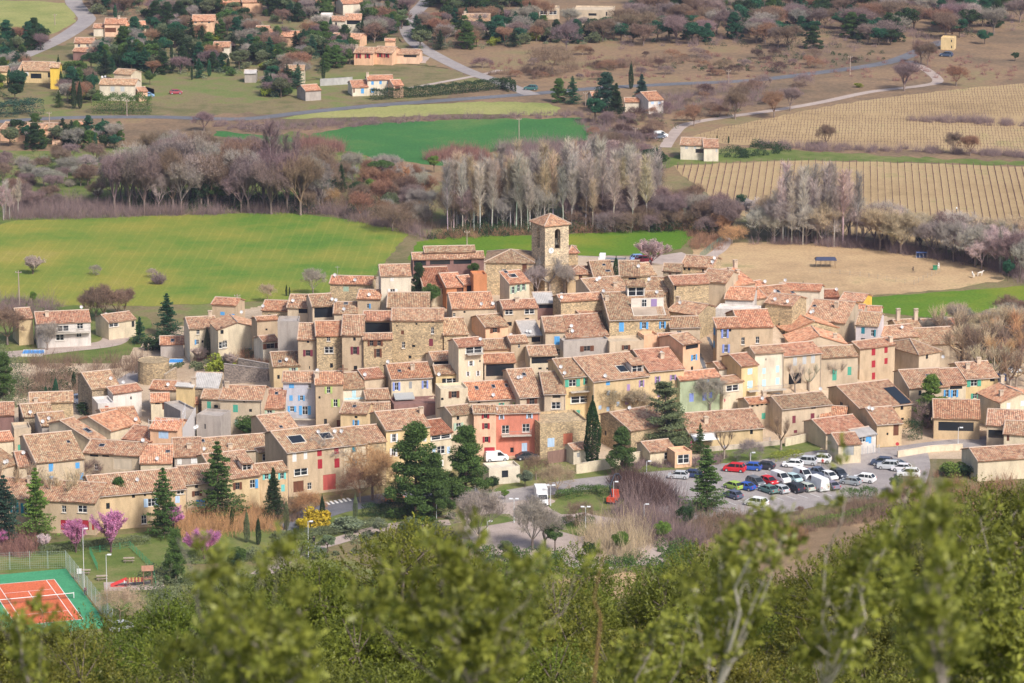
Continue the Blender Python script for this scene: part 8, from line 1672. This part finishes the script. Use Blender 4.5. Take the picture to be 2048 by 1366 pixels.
for Y, x, yt, k, l in [(70, 30, 1205, 1.0, 'dark oak bush over the tennis court corner'), (66, 345, 1285, .9, 'oak bush below the silver estate car'), (74, 250, 1335, .8, 'low oak bush between the two left bushes'), (64, 480, 1190, 1.0, 'oak bush right of the playground'), (72, 620, 1118, 1.05, 'oak bush below the park path'), (68, 780, 1042, 1.1, 'tall oak bush topping out under the clipped hedge'), (60, 740, 1160, 1.0, 'oak bush in front of the tall oak bush'), (58, 560, 1250, 1.0, 'low oak bush in the left centre'), (56, 150, 1345, .9, 'oak bush at the lower left'), (74, 900, 1110, 1.0, 'oak bush behind the blurred shoots'), (62, 960, 1180, 1.1, 'broad oak bush at the centre'), (70, 1160, 1200, .8, 'small oak bush beside the orange clearing'), (64, 1110, 1262, .95, 'oak bush below the orange clearing'), (76, 1320, 1092, 1.0, 'oak bush right of the orange clearing'), (72, 1430, 1105, 1.0, 'broad oak bush under the layered cedar'), (66, 1370, 1180, 1.05, 'dark hearted oak bush at the right centre'), (70, 1560, 1110, 1.0, 'oak bush below the rust coloured bush'), (64, 1500, 1200, 1.0, 'oak bush behind the grey stem'), (68, 1680, 1130, 1.0, 'oak bush before the brown field'), (60, 1260, 1290, 1.0, 'low oak bush at the lower centre'), (60, 1640, 1240, 1.05, 'oak bush behind the pale stem'), (62, 1790, 1090, 1.1, 'oak bush before the hidden house'), (70, 1760, 1110, .9, 'oak bush at the left of the hidden house'), (66, 1900, 1015, 1.1, 'oak bush right of the hidden house'), (60, 1880, 1200, 1.05, 'deep green oak bush at the lower right'), (72, 2030, 955, 1.0, 'oak bush reaching to the barn at the right'), (58, 2020, 1120, 1.1, 'oak bush at the right edge'), (52, 1440, 1300, .95, 'oak bush at the bottom edge, right of centre'), (52, 900, 1290, 1.0, 'oak bush at the bottom edge, centre left'), (50, 1720, 1320, .95, 'oak bush at the bottom right'), (50, 420, 1320, .9, 'oak bush at the bottom left'), (52, 30, 1330, .9, 'oak bush in the bottom left corner'), (50, 1160, 1330, .9, 'oak bush at the bottom centre'), (52, 1980, 1280, 1.0, 'oak bush in the bottom right corner'), (54, 650, 1310, 1.0, 'oak bush at the bottom, left of centre')]:
    fore(Y, x, yt, k, l, v=i); i += 1
def near(name, Y, x0, y0, shoots, label, leaf=.05, c=(.23, .25, .05), nspr=16, stem=(.30, .26, .22), r0=.007, seed=0):
    """blurred shoots close to the lens: each shoot is (tip x, tip y, spread px); all spring from one root point"""
    base = atY(x0, y0, Y); leaf *= .74; rt = empty(name, base, 0, label=label, cat='shrub'); S, P, D = [], [], []
    for i_, (tx, ty, spx, n) in enumerate(shoots):
        rr = r0 if i_ == 0 else r0 * .42
        n = max(1, int(n * .8)); tip = np.array(atY(tx, ty + (26 if n > 3 else 6), Y + rng.uniform(-.5, .5)) - base); mid = tip * .5 + rng.normal(size=3) * .05 * np.linalg.norm(tip) * np.array([1, 1, .4]); pts = [np.zeros(3), mid * .6, mid + tip * .08, tip * .78 + rng.normal(size=3) * .02, tip]
        for a, b, r in zip(pts, pts[1:], (1, .8, .6, .4)): S.append((*a, *b, rr * r, rr * r * .8))
        sp = spx / F * Y
        for _ in range(n):
            t = rng.uniform(.12, 1.0) ** .8; p = tip * t + rng.normal(size=3) * .01; d = np.array([rng.normal() * .8, rng.normal() * .6, rng.uniform(.1, 1.1)]); d /= np.linalg.norm(d); L = sp * rng.uniform(.3, 1.1) * (1.25 - t * .9); q = p + d * L; S.append((*p, *q, r0 * .3, r0 * .15))
            for _ in range(nspr // 4): u = rng.uniform(.3, 1.0); P.append(p + (q - p) * u); D.append(d + rng.normal(size=3) * .5)
            P.append(q); D.append(d)
    # carry the stem on down to the ground
    g = th(base.x, base.y) - base.z; S.append((0, 0, 0, .05, .05, g * .5, r0 * 1.3, r0 * 1.6)); S.append((.05, .05, g * .5, 0, 0, g - .2, r0 * 1.6, r0 * 2))
    V, Q = sprigs(np.array(P), np.array(D), 8, leaf * 2.4, leaf, .52); tv, tq = tubes(S, 6)
    link('stems', quads('stems', tv, tq, ['bark']), rt, None, stem); link('leaves', quads('leaves', V, Q, ['oakleaf']), rt, None, c)
near('oak_sapling', 11, 960, 1420, [(870, 1065, 60, 16), (930, 1015, 55, 16), (1000, 1045, 60, 16), (1080, 1100, 55, 12), (1150, 1125, 40, 6), (820, 1150, 60, 14), (700, 1165, 60, 12), (760, 1110, 50, 10), (1050, 1190, 60, 12), (900, 1200, 80, 18), (980, 1180, 80, 18)], 'large blurred oak shoots at the centre of the foreground', leaf=.042)
near('oak_sapling', 10, 500, 1440, [(355, 1050, 26, 8), (420, 1090, 40, 8), (560, 1065, 34, 8), (520, 1130, 50, 12), (450, 1180, 60, 14), (380, 1230, 50, 12), (600, 1190, 50, 12), (640, 1260, 60, 14), (300, 1290, 50, 10), (520, 1270, 70, 16)], 'blurred oak shoots left of centre', leaf=.038)
near('oak_sapling', 12, 1428, 1400, [(1500, 1110, 10, 2), (1540, 1005, 45, 20), (1490, 1050, 60, 22), (1440, 1080, 50, 16), (1560, 1060, 50, 16), (1390, 1160, 50, 10), (1580, 1000, 20, 5)], 'blurred oak shoots on a pale grey stem, right of centre', leaf=.04, r0=.009, stem=(.50, .46, .41))
near('oak_sapling', 12, 1640, 1400, [(1735, 1190, 10, 2), (1760, 1060, 50, 18), (1800, 1010, 34, 10), (1700, 1100, 50, 14), (1820, 950, 20, 5), (1700, 905, 9, 5), (1820, 1120, 60, 16), (1660, 1170, 50, 10)], 'blurred oak shoots on a curved pale stem', leaf=.042, r0=.010, stem=(.52, .46, .39))
near('oak_sapling', 9, 1890, 1420, [(1870, 890, 16, 8), (1850, 960, 34, 10), (1880, 1010, 50, 14), (1820, 1060, 50, 14), (1900, 1090, 60, 16), (1860, 1180, 70, 16)], 'tallest blurred shoot rising to the right hand road', leaf=.036)
near('oak_sapling', 19, 2000, 1420, [(1960, 1010, 70, 20), (2030, 1000, 70, 20), (1920, 1100, 80, 22), (2010, 1120, 90, 24), (1960, 1200, 90, 24), (2050, 1260, 80, 20), (1900, 1230, 90, 20), (1820, 1290, 80, 16)], 'half sharp oak branches at the right edge', leaf=.062, nspr=20)
near('oak_sapling', 11, 1180, 1430, [(1205, 1110, 5, 1)], 'bare brown twig standing in front of the orange clearing', leaf=.012, r0=.0055, stem=(.42, .24, .14), nspr=4)
near('oak_sapling', 13, 80, 1440, [(30, 1200, 40, 10), (85, 1195, 30, 8), (0, 1215, 45, 10)], 'blurred oak shoots in the lower left corner', leaf=.04)
near('oak_sapling', 15, 1280, 1450, [(1300, 1240, 60, 12), (1230, 1280, 60, 12), (1350, 1270, 60, 14), (1380, 1210, 40, 8)], 'blurred oak shoots at the bottom centre', leaf=.045)
# ---- air: thin even haze over the whole valley
hz = MB(); hz.box(-700, 700, -40, 3200, -20, 200); hm = bpy.data.materials.new('haze'); hm.use_nodes = True; MATS['haze'] = hm
n_ = hm.node_tree; n_.nodes.remove(n_.nodes['Principled BSDF']); pv = n_.nodes.new('ShaderNodeVolumePrincipled'); pv.inputs['Color'].default_value = (.70, .74, 1.0, 1); pv.inputs['Density'].default_value = 0.00006; pv.inputs['Anisotropy'].default_value = 0.2
n_.links.new(pv.outputs[0], n_.nodes['Material Output'].inputs['Volume']); tag(hz.build('haze', 'haze'), kind='stuff')
print('houses', NH[0], 'push', PUSH)
